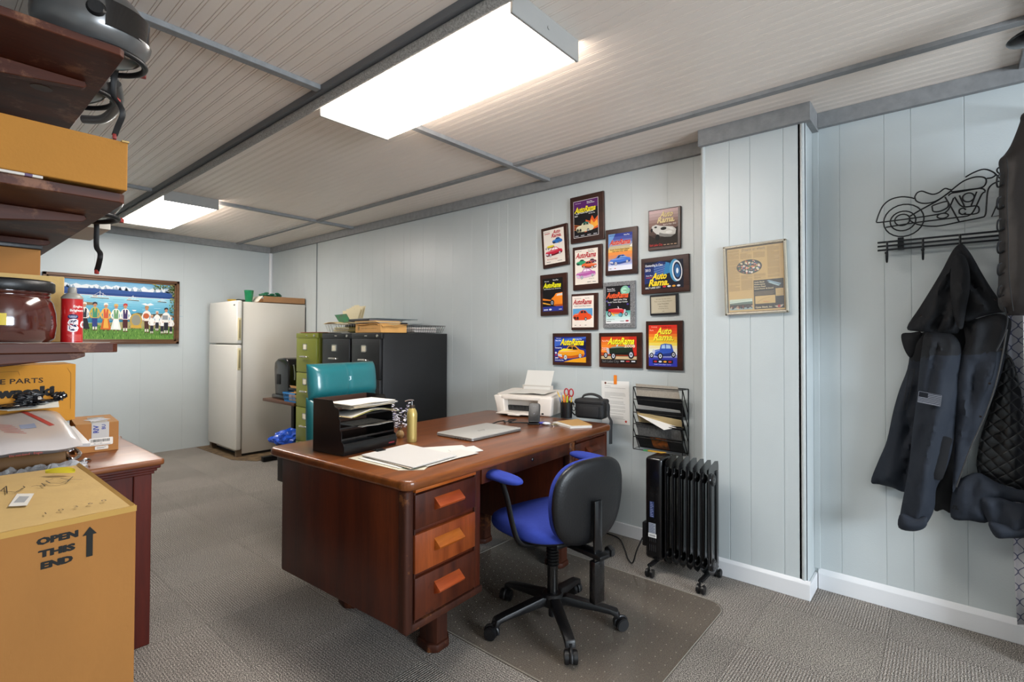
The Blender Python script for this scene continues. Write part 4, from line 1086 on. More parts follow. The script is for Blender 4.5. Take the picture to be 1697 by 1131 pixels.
wdark = mat('wire_dark', '#4a4644', .4, metal=.5)
wire_basket('wire_basket', 2.33, 2.62, 3.74, 4.06, CZ, .075, 'pale wire basket of papers on top of the middle black cabinet', wgrey)
wire_basket('wire_basket', 2.60, 2.92, 3.27, 3.56, CZ, .060, 'dark wire tray of papers at the wall end of the nearest black cabinet', wdark)
def stack(name, x0, x1, y0, y1, z, n_, th, mts, label, cat, seed, tilt=0, jit=.01):
    m = MB(); r = random.Random(seed)
    for i in range(n_):
        m.mi = i % len(mts); T = Matrix.Translation(((x0 + x1) / 2, (y0 + y1) / 2, 0)) @ Matrix.Rotation(rad(r.uniform(-2, 2)), 4, 'Z')
        m.box((x0 - x1) / 2 + r.uniform(-jit, jit), (x1 - x0) / 2 + r.uniform(-jit, jit), (y0 - y1) / 2 + r.uniform(-jit, jit), (y1 - y0) / 2 + r.uniform(-jit, jit), z + i * th, z + (i + .8) * th, M=T)
    return tag(m.build(name, mts, smooth=0), label, cat)
lt_y = mat('pad_yellow', '#cfc05a', .6)
stack('paper_stack', 2.36, 2.58, 3.80, 4.02, CZ + .006, 9, .0045, [lt_y, paperw, lt_y, manila], 'yellow pads and papers inside the pale wire basket', 'papers', 5)
stack('paper_stack', 2.64, 2.88, 3.30, 3.52, CZ + .006, 9, .0045, [paperw, mat('paper_pinkish', '#cdbfba', .7), paperw], 'white papers inside the dark wire tray', 'papers', 6)
# yellow cardboard box with a ragged flap, its corner towards the camera
kraft = mat('kraft_yellow', '#d9a25c', .75, bump=.2, bscale=120, vary=.1, vscale=9)
bx = thing('cardboard_box', (2.42, 3.47, CZ), 'shallow yellow-brown cardboard box with torn flaps on the front of the nearest black cabinet', 'cardboard box')
m = MB(); x0, x1, y0, y1 = 2.300, 2.545, 3.265, 3.60
m.box(x0, x0 + .003, y0, y1, CZ, CZ + .068); m.box(x1 - .003, x1, y0, y1, CZ, CZ + .058); m.box(x0, x1, y0, y0 + .003, CZ, CZ + .058); m.box(x0, x1, y1 - .003, y1, CZ, CZ + .058); m.box(x0, x1, y0, y1, CZ, CZ + .003)
m.build('walls', kraft, bx, smooth=0)
m = MB(); m.sheet(lambda u, v: (x0 - .012 * v + .001, y0 + .03 + (y1 - y0 - .04) * u, CZ + .060 + .008 * v + .006 * math.sin(u * 7)), 12, 2, .002)
m.sheet(lambda u, v: (x0 + .005 + (x1 - x0 - .01) * u, y0 - .025 * v + .002, CZ + .060 - .018 * v * (1 - u) + .004 * math.sin(u * 9)), 12, 2, .002)
m.build('flaps', kraft, bx, smooth=0)
a = Art((x0 - .0004, y1, CZ), (0, -1, 0), (0, 0, 1)); a.ell(.045, .033, .013, .017, '#5a4a34'); a.ell(.045, .033, .010, .0135, '#d2a868'); a.ell(.045, .033, .005, .009, '#5a4a34')
r_ = random.Random(3)
for i in range(12): a.rect(.085 + i * .017, .030 + r_.uniform(-.002, .002), .085 + i * .017 + r_.uniform(.005, .012), .036, '#9a7a4c', False)
a.k += 1; a.build('printed_marks', bx)
stack('kraft_envelopes', 2.31, 2.53, 3.30, 3.62, CZ + .062, 5, .006, [manila, kraft, mat('pink_sheet', '#e3cdb6', .7)], 'crumpled kraft envelopes and papers heaped on the yellow-brown box', 'envelopes', 8, jit=.02)
# dark binders on top, dark brown box behind
stack('document_box', 2.66, 2.84, 3.63, 3.90, CZ, 1, .115, [mat('dark_brown_box', '#2b211d', .6)], 'dark brown upright box under the binders on the cabinets', 'box', 9, jit=0)
bd = thing('ring_binder', (2.60, 3.70, CZ + .094), 'black ring binder lying on the brown box on top of the cabinets', 'binder')
m = MB(); m.box(2.42, 2.76, 3.60, 3.90, CZ + .094, CZ + .118, bev=.003, M=None); m.build('cover', mat('binder_black', '#1f2124', .45), bd)
m = MB(); m.box(2.426, 2.75, 3.596, 3.61, CZ + .098, CZ + .113); m.build('pages', mat('binder_pages', '#6d6f70', .7), bd, smooth=0)
stack('document_tray', 2.38, 2.62, 3.615, 3.70, CZ + .0, 1, .094, [mat('tray_dark', '#232428', .5)], 'black document tray between the wire basket and the brown box', 'tray', 2, jit=0)
m = MB(); m.box(2.50, 2.93, 3.60, 3.88, CZ + .1195, CZ + .126, bev=.002); tag(m.build('grey_folder', mat('folder_bluegrey', '#8d9798', .5)), 'flat grey folder lying on the black binder on the cabinets', 'folder')
# standing folders and the green card
for i, (dx, dz, h) in enumerate(((0, 0, .22), (.02, .03, .235), (.04, .03, .245))):
    m = MB(); m.prism([(4.10 - dx * 2, CZ + .078), (4.12 - dx * 2, CZ + h - .02), (4.02 - dx, CZ + h - .02), (4.015 - dx, CZ + h), (3.94 - dx, CZ + h), (3.93 - dx, CZ + h - .012), (3.84 - dx, CZ + h - .012), (3.90 - dx, CZ + .078)], 'x', 2.50 + i * .012, 2.503 + i * .012)
    tag(m.build('manila_folder', mat('folder_cream', '#e6d9b4', .65), smooth=0), ('lowest cream tabbed folder, at the front of the three standing in the wire basket', 'middle cream tabbed folder of the three standing in the wire basket', 'tallest cream tabbed folder, at the back of the three standing in the wire basket')[i], 'folder')
m = MB(); m.prism([(4.12, CZ + .16), (4.03, CZ + .085), (3.86, CZ + .095), (3.93, CZ + .165)], 'x', 2.42, 2.423)
gc = m.build('greeting_card', mat('card_green', '#1f8a55', .45, vary=.5, vscale=30, hex2='#54614c'), smooth=0); tag(gc, 'green picture card leaning in the wire basket on the cabinets', 'card')
m = MB(); m.sheet(lambda u, v: (2.34 + .14 * v, 4.16 - .28 * u, CZ + .082 + .012 * math.sin(u * 4) + .005 * v), 10, 2, .003); tag(m.build('curled_envelope', manila, smooth=0), 'curled tan envelope sticking out over the pale wire basket', 'envelope')
m = MB(); m.ball((2.45, 3.86, CZ + .058), (.07, .09, .02), seg=14); tag(m.build('black_pouch', nyl), 'small black pouch lying in the pale wire basket', 'pouch')
stack('magazine', 2.30, 2.52, 4.18, 4.50, CZ, 2, .005, [mat('mag_orange', '#b06a44', .5), mat('mag_dark', '#1f1c1c', .5)][::-1], 'thin dark magazine lying on the olive green cabinet', 'magazine', 12)

# ------------------------------------------------------------------ teal executive chair
teal = mat('teal_leather', '#1f6f76', 0.28, coat=.35, bump=.35, bscale=35, vary=.15, vscale=5)
tc_ = thing('executive_chair', (1.735, 2.84, -.0), 'teal leather high-backed executive chair behind the desk', 'executive chair', rad(8))
def cushion(m, x0, x1, z0, z1, y, th, bul=.03, lean=.10, seam=True):
    def fn(u, v):
        X = x0 + (x1 - x0) * u; Zz = z0 + (z1 - z0) * v
        e = (max(0.0, 1 - abs(2 * u - 1) ** 6) ** .5) * (max(0.0, 1 - abs(2 * v - 1) ** 4) ** .5)
        cr = -.010 * math.exp(-((u - .5) / .018) ** 2) if seam else 0
        wr = .0022 * math.sin(u * 120 + 3 * math.sin(v * 5)) * math.exp(-((u - .5) / .16) ** 2)
        return (X, y - th / 2 * 0 - (bul + th / 2) * e - cr * e - wr * e + lean * (Zz - z0), Zz)
    def bk(u, v):
        p = fn(u, v); e = (max(0.0, 1 - abs(2 * u - 1) ** 6) ** .5) * (max(0.0, 1 - abs(2 * v - 1) ** 4) ** .5)
        return (p[0], y + th / 2 * e + lean * (p[2] - z0), p[2])
    nu, nv = 60, 26; b = bmesh.new()
    U = lambda i: .5 - .5 * math.cos(math.pi * i / nu); V = lambda j: .5 - .5 * math.cos(math.pi * j / nv)
    A = [[b.verts.new(fn(U(i), V(j))) for j in range(nv + 1)] for i in range(nu + 1)]
    B = [[b.verts.new(bk(U(i), V(j))) for j in range(nv + 1)] for i in range(nu + 1)]
    for i in range(nu):
        for j in range(nv):
            b.faces.new((A[i][j], A[i + 1][j], A[i + 1][j + 1], A[i][j + 1])); b.faces.new((B[i][j + 1], B[i + 1][j + 1], B[i + 1][j], B[i][j]))
    bmesh.ops.remove_doubles(b, verts=b.verts, dist=1e-5); bmesh.ops.recalc_face_normals(b, faces=b.faces); m._merge(b)
m = MB(); cushion(m, -.250, .250, .905, 1.108, 0.0, .07, .035); m.build('headrest', teal, tc_, smooth=80, local=True)
m = MB(); cushion(m, -.255, .265, .42, .915, 0.0, .07, .035, lean=.03); m.build('backrest', teal, tc_, smooth=80, local=True)
m = MB(); m.box(-.26, .26, -.50, .0, .40, .50, bev=.04, seg=4); m.build('seat', teal, tc_, smooth=60, local=True)
for s in (-1, 1):
    m = MB(); m.tube([(s * .28, -.05, .60), (s * .30, -.10, .655), (s * .30, -.30, .66), (s * .29, -.36, .60), (s * .27, -.34, .44)], .018, seg=10, ry=.025); m.build('armrest', mat('dark_wood_arm', '#3a2018', .35), tc_, smooth=60, local=True)
m = MB(); m.cyl((0, -.22, .10), (0, -.22, .41), .028); m.build('column', blackm, tc_, local=True)
for k in range(5):
    R = Matrix.Translation((0, -.22, 0)) @ Matrix.Rotation(rad(20 + 72 * k), 4, 'Z'); m = MB(); m.T = R
    m.prism([(.0, .06), (.0, .13), (.28, .09), (.30, .06)], 'y', -.025, .025, bev=.006); lg = m.build('base_leg', blackm, tc_, local=True)
    m = MB(); m.T = R; m.cyl((.28, -.022, .028), (.28, .022, .028), .028, seg=18); m.build('caster', black, lg, local=True)

# ------------------------------------------------------------------ refrigerator
fw = mat('fridge_white', '#d9d5cd', 0.35, bump=.12, bscale=200, vary=.03, vscale=2)
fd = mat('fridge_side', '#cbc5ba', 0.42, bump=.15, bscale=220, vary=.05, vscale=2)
fg = thing('refrigerator', (2.60, 6.07, 0.0045), 'old white top-freezer refrigerator in the far corner', 'refrigerator', 0)
m = MB(); m.box(2.285, 2.975, 5.70, 6.44, .03, 1.645, bev=.006); m.build('body', fd, fg)
for z0, z1, nm in ((.075, 1.185, 'fridge_door'), (1.198, 1.655, 'freezer_door')):
    m = MB(); m.box(2.216, 2.272, 5.685, 6.45, z0, z1, bev=.012, seg=3); dd = m.build(nm, fw, fg)
    m = MB(); m.box(2.270, 2.286, 5.70, 6.435, z0 + .01, z1 - .01); m.build('gasket', mat('gasket', '#8f897d', .6), dd, smooth=0)
    za, zb = (.92, 1.15) if z0 < .5 else (1.235, 1.47)
    m = MB(); m.box(2.226, 2.262, 5.676, 5.690, za, zb, bev=.006); m.build('handle', mat('handle_cream', '#cdbf95', .4), dd)
    m = MB(); m.box(2.236, 2.252, 5.674, 5.679, za + .02, zb - .02, bev=.002); m.build('handle_recess', mat('recess_brown', '#8f8360', .5), dd)
m = MB(); m.box(2.214, 2.217, 5.735, 5.765, 1.60, 1.615); m.build('badge', mat('badge_dark', '#3a3a3a', .4), fg, smooth=0)
m = MB(); m.box(2.30, 2.96, 5.72, 6.42, .005, .05); m.build('kick_plate', mat('kick_dark', '#1f1a17', .7), fg, smooth=0)
for ya_, yb_ in ((6.38, 6.43), (5.70, 5.73)): m = MB(); m.box(2.23, 2.285, ya_, yb_, 0.005, .078); m.build('hinge_foot', mat('hinge', '#6b5846', .6), fg, smooth=0)
m = MB(); m.box(2.972, 2.985, 5.705, 5.72, .05, 1.62); m.build('rear_coil', blackm, fg, smooth=0)
FZ = 1.6505
# cardboard tray, cup, bowl, garland
m = MB(); xs = ((2.45, 2.50), 2.975); z = FZ
kb_ = mat('tray_brown', '#a3764c', .7, vary=.1, vscale=8)
tr = thing('cardboard_tray', (2.74, 5.90, FZ), 'flat brown cardboard tray on top of the refrigerator', 'cardboard tray')
m.box(2.50, 2.975, 5.705, 5.709, z, z + .068); m.box(2.50, 2.975, 6.10, 6.104, z, z + .068); m.box(2.971, 2.975, 5.705, 6.104, z, z + .068); m.box(2.50, 2.975, 5.705, 6.104, z, z + .004)
m.build('tray', kb_, tr, smooth=0)
m = MB(); m.sheet(lambda u, v: (2.50 - .05 * (1 - v), 5.72 + .37 * u, z + .003 + .066 * v), 2, 2, .003); m.build('open_flap', mat('flap_white', '#d8cfc0', .7), tr, smooth=0)
m = MB(); m.lathe([(0, 0), (.034, 0), (.048, .128), (.050, .13), (.046, .129), (.032, .004), (0, .004)], c=(2.40, 5.84, FZ)); tag(m.build('green_cup', mat('green_plastic', '#1fa06a', .15, trans=.6, alpha=.85), smooth=50), 'translucent green plastic cup on top of the refrigerator', 'cup')
m = MB(); r_ = random.Random(5)
for i in range(26): m.ball((2.52 + r_.uniform(0, .22), 5.76 + r_.uniform(0, .12), FZ + .078 + r_.uniform(0, .03)), (.028, .016, .012), seg=7, rot=Matrix.Rotation(r_.uniform(0, 3), 4, 'Z'))
tag(m.build('garland', mat('garland_green', '#0f5a3c', .5), smooth=0), 'dark green tinsel garland heaped on the brown cardboard tray', 'garland')
m = MB(); m.lathe([(0, 0), (.035, 0), (.06, .03), (.066, .04), (.062, .04), (.03, .006), (0, .006)], c=(2.36, 6.15, FZ)); tag(m.build('yellow_bowl', mat('yellow_dish', '#cda83a', .4), smooth=50), 'small yellow bowl on top of the refrigerator', 'bowl')
m = MB(); m.ball((2.38, 5.98, FZ + .018), (.05, .07, .018), seg=10); m.ball((2.37, 6.03, FZ + .03), (.03, .03, .012), seg=8); tag(m.build('dark_cloth', mat('dark_green_cloth', '#1d2a20', .8)), 'dark crumpled cloth between the yellow bowl and the green cup', 'cloth')

# ------------------------------------------------------------------ side table with machine and basket
tb = thing('side_table', (2.62, 4.97, 0), 'brown-topped side table on a black steel frame between the green cabinet and the refrigerator', 'side table')
m = MB(); m.box(2.30, 2.95, 4.60, 5.25, .628, .655, bev=.004); m.build('table_top', wood('table_brown', '#4a2c1c', '#6e452c', .4, 'y', .2, 14), tb)
for y in (4.70, 5.27):
    m = MB(); m.box(2.64, 2.70, y - .03, y + .03, .05, .63, bev=.003) if y < 5 else m.box(2.63, 2.70, 5.26, 5.32, .05, .64, bev=.003)
    m.build('post', blackm, tb)
    m = MB(); m.box(2.325, 2.93, (y if y > 5 else y - .03), (y + .06 if y > 5 else y + .03), 0.0045, .052, bev=.004); m.build('foot', blackm, tb)
m = MB(); m.box(2.42, 2.9, 4.66, 5.32, .60, .628, bev=.003); m.build('under_frame', blackm, tb)
# paper shredder like machine
mc = thing('coffee_machine', (2.55, 5.05, .6555), 'black rounded appliance on the side table beside the refrigerator', 'appliance')
m = MB(); m.prism([(4.86, .69), (4.86, .98), (4.90, 1.05), (4.98, 1.065), (5.10, 1.055), (5.165, 1.02), (5.175, .95), (5.15, .69)], 'x', 2.375, 2.75, bev=.02, seg=3); m.build('housing', blackg, mc)
m = MB(); m.box(2.355, 2.76, 4.85, 5.175, .6555, .70, bev=.012); m.build('base', blackg, mc)
m = MB(); m.box(2.368, 2.378, 5.03, 5.10, .80, .90, bev=.004); m.build('handle_recess', mat('deep_black', '#050505', .6), mc)
m = MB(); m.tube([(2.42, 4.857, 1.0), (2.43, 4.853, .92), (2.43, 4.855, .85)], .006, smooth=True); m.build('edge_highlight', chrome, mc)  # bright tube standing in for the highlight along the near edge
# blue basket
bs = thing('plastic_basket', (2.37, 4.73, .6555), 'small blue plastic basket on the front edge of the side table', 'basket')
bp = mat('basket_blue', '#1f7fc4', .4)
m = MB(); x0, x1, y0, y1, z0 = 2.325, 2.45, 4.615, 4.84, .6555
for z, h, f in ((z0, .012, 0), (z0 + .075, .014, .012), (z0 + .036, .005, .006)):
    for a_, b_, c_, d_ in ((x0 - f, x1 + f, y0 - f, y0 - f + .004), (x0 - f, x1 + f, y1 + f - .004, y1 + f), (x0 - f, x0 - f + .004, y0 - f, y1 + f), (x1 + f - .004, x1 + f, y0 - f, y1 + f)): m.box(a_, b_, c_, d_, z, z + h)
for i in range(12):
    y = y0 + .004 + (y1 - y0 - .012) * i / 11; m.quad((x0, y, z0), (x0, y + .007, z0), (x0 - .012, y + .007, z0 + .078), (x0 - .012, y, z0 + .078)); m.quad((x1, y, z0), (x1, y + .007, z0), (x1 + .012, y + .007, z0 + .078), (x1 + .012, y, z0 + .078))
for i in range(7):
    x = x0 + .004 + (x1 - x0 - .012) * i / 6; m.quad((x, y0, z0), (x + .007, y0, z0), (x + .007, y0 - .012, z0 + .078), (x, y0 - .012, z0 + .078))
m.box(x0, x1, y0, y1, z0, z0 + .003); m.build('basket', bp, bs, smooth=0)
for i, (a_, b_, c_, d_, h) in enumerate(((2.335, 2.37, 4.63, 4.70, .095), (2.38, 2.42, 4.65, 4.69, .10), (2.34, 2.38, 4.72, 4.78, .085), (2.40, 2.44, 4.72, 4.80, .10))):
    m = MB(); m.box(a_, b_, c_, d_, z0 + .0032, z0 + h, bev=.001, M=None); tag(m.build('small_box', kraft, smooth=0), ('small tan box at the near end of the blue basket', 'narrow tan box in the middle of the blue basket', 'short tan box at the front of the blue basket', 'tan box at the far end of the blue basket')[i], 'box')
st_ = thing('stapler', (2.37, 4.69, .76), 'black stapler lying across the boxes in the blue basket', 'stapler')
m = MB(); m.box(2.345, 2.365, 4.60, 4.80, .762, .785, bev=.006, M=None); m.build('arm', black, st_)
m = MB(); m.tube([(2.42, 4.62, .80), (2.43, 4.72, .83), (2.41, 4.76, .79), (2.40, 4.65, .775)], .004, closed=True); m.build('wire_clip', blackm, st_)
m = MB(); m.prism([(4.64, .7565), (4.80, .7565), (4.86, .80), (4.70, .80)], 'x', 2.385, 2.39); tag(m.build('tan_card', mat('tan_wood', '#b98b55', .6), smooth=0), 'tan card sticking up out of the blue basket', 'card')
# waste bin with blue bag
bn = thing('waste_bin', (2.28, 4.74, 0), 'black waste bin with a knotted blue bag below the side table', 'waste bin')
m = MB(); m.lathe([(0, 0.001), (.10, .001), (.125, .27), (.128, .275), (.121, .272), (.10, .01), (0, .01)], c=(2.34, 4.74, 0)); m.build('bin', black, bn, smooth=50)
m = MB(); b = bmesh.new(); bmesh.ops.create_icosphere(b, subdivisions=4, radius=1)
for v in b.verts:
    n_ = noise.noise(v.co * 3.1) * .25 + noise.noise(v.co * 7) * .12; v.co = Vector((v.co.x * .135 + 2.33, v.co.y * .13 + 4.74, v.co.z * .085 + .315)) + v.co * n_ * .09
m._merge(b); b = bmesh.new(); bmesh.ops.create_icosphere(b, subdivisions=3, radius=1)
for v in b.verts:
    n_ = noise.noise(v.co * 4 + Vector((3, 1, 0))) * .3; v.co = Vector((v.co.x * .075 + 2.235, v.co.y * .05 + 4.81, v.co.z * .03 + .305 - .25 * v.co.x * .05)) + v.co * n_ * .04
m._merge(b); m.build('blue_bag', mat('bag_blue', '#1450c8', .35, coat=.3), bn, smooth=25)
# ================================================================== WALL PLAQUES
walnut = wood('plaque_walnut', '#2b1510', '#4a261b', 0.35, 'y', .3, 18)
def mixh(a, b, t):
    A = [int(a[i:i + 2], 16) for i in (1, 3, 5)]; B = [int(b[i:i + 2], 16) for i in (1, 3, 5)]
    return '#%02x%02x%02x' % tuple(int(round(x + (y - x) * t)) for x, y in zip(A, B))
def grad(cols, n_=8):
    out = []
    for i in range(n_):
        t = i / (n_ - 1) * (len(cols) - 1); k = min(int(t), len(cols) - 2); out.append(mixh(cols[k], cols[k + 1], t - k))
    return out
def wheel(a, x, y, r_, white=False, tire='#15151a', rim='#c8ccd6'):
    a.ell(x, y, r_ * .8, r_, tire)
    if white: a.ell(x, y, r_ * .66, r_ * .84, '#e8eaf0'); a.ell(x, y, r_ * .52, r_ * .68, tire)
    a.ell(x, y, r_ * .45, r_ * .6, rim); a.ell(x, y, r_ * .2, r_ * .28, '#50545e')
def car(a, x, y, w, col, style='sedan', flip=False, low='#000000', glass='#20242c'):
    """little printed car; x, y = lower left, w = width"""
    def P(pts): return [(x + (w - p * w if flip else p * w), y + q * w) for p, q in pts]
    f = lambda p: x + (w - p * w if flip else p * w)
    hi, sh = mixh(col, '#ffffff', .45), mixh(col, low, .5)
    if style == 'sedan':
        a.poly(P([(.02, .1), (.0, .2), (.06, .27), (.3, .31), (.42, .44), (.66, .45), (.82, .33), (.97, .3), (1, .2), (.96, .12), (.5, .05), (.1, .04)]), col)
        a.poly(P([(.02, .1), (.01, .15), (.5, .13), (.98, .2), (.96, .12), (.5, .05), (.1, .04)]), sh)
        a.poly(P([(.35, .32), (.44, .42), (.54, .42), (.54, .32)]), glass); a.poly(P([(.56, .32), (.56, .42), (.65, .42), (.76, .33)]), glass)
        a.poly(P([(.05, .24), (.12, .27), (.5, .285), (.8, .28), (.5, .26)]), hi)
        a.poly(P([(.02, .12), (.015, .19), (.16, .17), (.18, .09)]), '#d4d8e0'); a.line(P([(.03, .15), (.17, .13)]), w * .008, '#50545c')
        wheel(a, f(.3), y + .08 * w, .085 * w, True); wheel(a, f(.84), y + .14 * w, .07 * w, True)
    elif style == 'coupe40':
        a.poly(P([(.0, .16), (.02, .27), (.1, .33), (.3, .36), (.38, .46), (.52, .5), (.68, .47), (.8, .35), (.95, .28), (1, .16), (.9, .07), (.6, .04), (.1, .04)]), col)
        a.poly(P([(.0, .16), (.05, .20), (.2, .18), (.33, .10), (.28, .04), (.1, .04)]), sh)
        a.poly(P([(.4, .36), (.43, .45), (.54, .47), (.55, .36)]), glass); a.poly(P([(.58, .36), (.57, .47), (.66, .45), (.73, .36)]), glass)
        a.ell(f(.10), y + .15 * w, .045 * w, .07 * w, '#202020'); a.ell(f(.26), y + .14 * w, .045 * w, .07 * w, '#202020')
        a.poly(P([(.04, .27), (.1, .31), (.3, .335), (.3, .31)]), hi)
        wheel(a, f(.68), y + .09 * w, .08 * w)
    elif style == 'rod':
        a.poly(P([(.18, .16), (.2, .3), (.45, .34), (.55, .36), (.92, .33), (.95, .2), (.8, .12), (.3, .12)]), col)
        a.poly(P([(.18, .16), (.9, .2), (.8, .12), (.3, .12)]), sh)
        a.poly(P([(.42, .34), (.47, .44), (.5, .44), (.47, .34)]), '#d8dce4'); a.poly(P([(.24, .3), (.3, .34), (.5, .36), (.88, .33), (.5, .32)]), hi)
        a.poly(P([(.14, .14), (.12, .3), (.2, .31), (.22, .14)]), '#b8bcc8')
        wheel(a, f(.10), y + .11 * w, .085 * w); wheel(a, f(.34), y + .09 * w, .10 * w); wheel(a, f(.88), y + .13 * w, .115 * w)
    elif style == 'coupe30':
        a.poly(P([(.15, .14), (.14, .3), (.4, .36), (.44, .52), (.6, .56), (.85, .53), (.9, .36), (.95, .2), (.8, .1), (.3, .08)]), col)
        a.poly(P([(.15, .14), (.93, .24), (.8, .1), (.3, .08)]), sh)
        a.poly(P([(.46, .38), (.48, .5), (.6, .52), (.61, .38)]), glass); a.poly(P([(.64, .38), (.64, .52), (.8, .5), (.82, .38)]), glass)
        a.ell(f(.16), y + .25 * w, .06 * w, .10 * w, '#c8ccd8'); a.poly(P([(.2, .28), (.4, .34), (.4, .31), (.22, .25)]), hi)
        wheel(a, f(.08), y + .12 * w, .10 * w); wheel(a, f(.42), y + .10 * w, .13 * w); wheel(a, f(.92), y + .16 * w, .11 * w)
    elif style == 'racer':
        a.poly(P([(.0, .42), (.04, .52), (.2, .56), (.36, .5), (.6, .46), (.86, .42), (1, .3), (.97, .12), (.8, .03), (.55, .05), (.3, .12), (.12, .28)]), col)
        a.poly(P([(.3, .12), (.55, .05), (.8, .03), (.97, .12), (.8, .12), (.5, .18), (.34, .24)]), sh)
        a.ell(f(.5), y + .38 * w, .12 * w, .06 * w, '#1a1a1a'); a.ell(f(.18), y + .46 * w, .06 * w, .035 * w, '#1a1a1a')
        a.ell(f(.26), y + .06 * w, .09 * w, .12 * w, '#101010'); a.ell(f(.02), y + .36 * w, .045 * w, .08 * w, '#101010')
        a.poly(P([(.62, .43), (.84, .38), (.93, .28), (.8, .3)]), hi); a.ell(f(.72), y + .22 * w, .13 * w, .06 * w, hi)
def sponsor(a, xs, y, h, dark='#202028'):
    for i, x in enumerate(xs):
        if i % 2: a.ell(x + h * 1.3, y + h / 2, h * 1.4, h * .7, '#c8cad2'); a.ell(x + h * 1.3, y + h / 2, h * 1.1, h * .5, '#b02530')
        else: a.rect(x, y + h * .15, x + h * 3, y + h * .8, dark)
def plaque(key, cy, cz, w, h, tilt, lean, bw, print_fn, label, plate=None, x=2.987, th=.018, name='plaque'):
    r = thing(name, (x, cy, cz), label, 'plaque')
    T = Matrix.Rotation(rad(-tilt), 4, 'X')
    m = MB(); m.T = T; m.box(-th, -.0006, -w / 2, w / 2, -h / 2, h / 2, bev=.003)
    m.build('board', plate or walnut, r, smooth=0, local=True)
    l, rr, b_, t_ = bw
    pw_, ph = w - l - rr, h - b_ - t_
    a = Art(T @ Vector((-th - .0003, w / 2 - l, -h / 2 + b_)), T.to_3x3() @ Vector((0, -1, 0)), T.to_3x3() @ Vector((0, 0, 1)), step=.00006)
    print_fn(a, pw_, ph); a.build('print', r, local=True); return r
B1 = (.028, .030, .030, .028)
def logo(a, x, y, w, c, out=None, shear=.28, two=False):
    s_ = w / 3.9
    if two:
        s_ = w / 2.4
        for dx, dy, cc in ((s_ * .03, -s_ * .03, out), (0, 0, c)):
            if cc is None: continue
            a.text('Auto', x + w * .18 + dx, y + s_ * .68 + dy, s_ * .95, cc, width=w * .66, bold=.035, shear=shear); a.text('Rama.', x + dx, y + dy, s_ * .95, cc, width=w * .95, bold=.035, shear=shear)
    else:
        for dx, dy, cc in ((s_ * .05, -s_ * .05, out), (0, 0, c)):
            if cc is None: continue
            a.text('AutoRama', x + dx, y + dy, s_ * 1.2, cc, width=w * .96, bold=.035, shear=shear)
def tiny(a, t, x, y, s_, c, w=None, center=False, rot=0): a.text(t, x, y, s_, c, width=w, bold=.012, center=center, rot=rot)

def pa(a, w, h):
    a.rect(0, 0, w, h, '#d8d2d0'); e = .003; a.rect(e, e, w - e, h - e, '#0d0b10'); a.rect(e, h * .76, w - e, h - e, '#5a1f66')
    tiny(a, '49th Annual', w * .08, h * .92, .009, '#d8c8e0'); tiny(a, "Parts Plus", w * .55, h * .92, .011, '#ffffff'); a.rect(w * .55, h * .89, w * .85, h * .90, '#ffffff')
    a.poly([(w * .45, h * .12), (w * .98, h * .2), (w * .98, h * .52), (w * .85, h * .42), (w * .75, h * .55), (w * .66, h * .4), (w * .5, h * .46)], '#d8561c')
    a.poly([(w * .6, h * .14), (w * .98, h * .26), (w * .95, h * .42), (w * .82, h * .34), (w * .72, h * .44)], '#f0a83c')
    for k in range(5): a.line([(0.004, h * (.36 - k * .035)), (w * .5, h * (.28 - k * .02))], .0028, '#c8481c' if k % 2 else '#e88a3c')
    car(a, w * .10, h * .12, w * .72, '#cfc8a8', 'coupe40', low='#4a4a30', glass='#1c3c38'); a.poly([(w * .36, h * .37), (w * .5, h * .41), (w * .68, h * .37), (w * .5, h * .36)], '#2c6a5c')
    logo(a, w * .06, h * .68, w * .86, '#f2df2c', '#3a2a00'); tiny(a, 'South Towne Expo Center', w * .10, h * .635, .013, '#ffffff', w * .72, rot=.03); tiny(a, 'Salt Lake City', w * .62, h * .60, .009, '#ffffff'); tiny(a, 'BEST', w * .06, h * .57, .012, '#ffffff')
    for k, x in enumerate((.06, .3, .56, .8)): a.rect(w * x, h * .035, w * (x + .14), h * .055, '#b8b8c0', False)
    a.k += 1
def pb_(a, w, h):
    a.rect(0, 0, w, h, '#e2d9cf'); tiny(a, '47th Annual', .006, h * .93, .010, '#8a5a5a'); a.rect(.01, h * .885, w * .32, h * .905, '#b0303a')
    logo(a, w * .38, h * .76, w * .52, '#b3232c', None, two=True)
    car(a, w * .42, h * .56, w * .5, '#2f6fb8', 'coupe40'); car(a, w * .06, h * .42, w * .48, '#e0c832', 'rod'); car(a, w * .06, h * .20, w * .84, '#c41f3c', 'sedan', glass='#f0e8e8')
    tiny(a, 'Best Custom Classic', w * .14, h * .12, .011, '#c0303a'); a.rect(w * .1, h * .05, w * .3, h * .062, '#50505a'); a.rect(w * .64, h * .05, w * .86, h * .062, '#50505a')
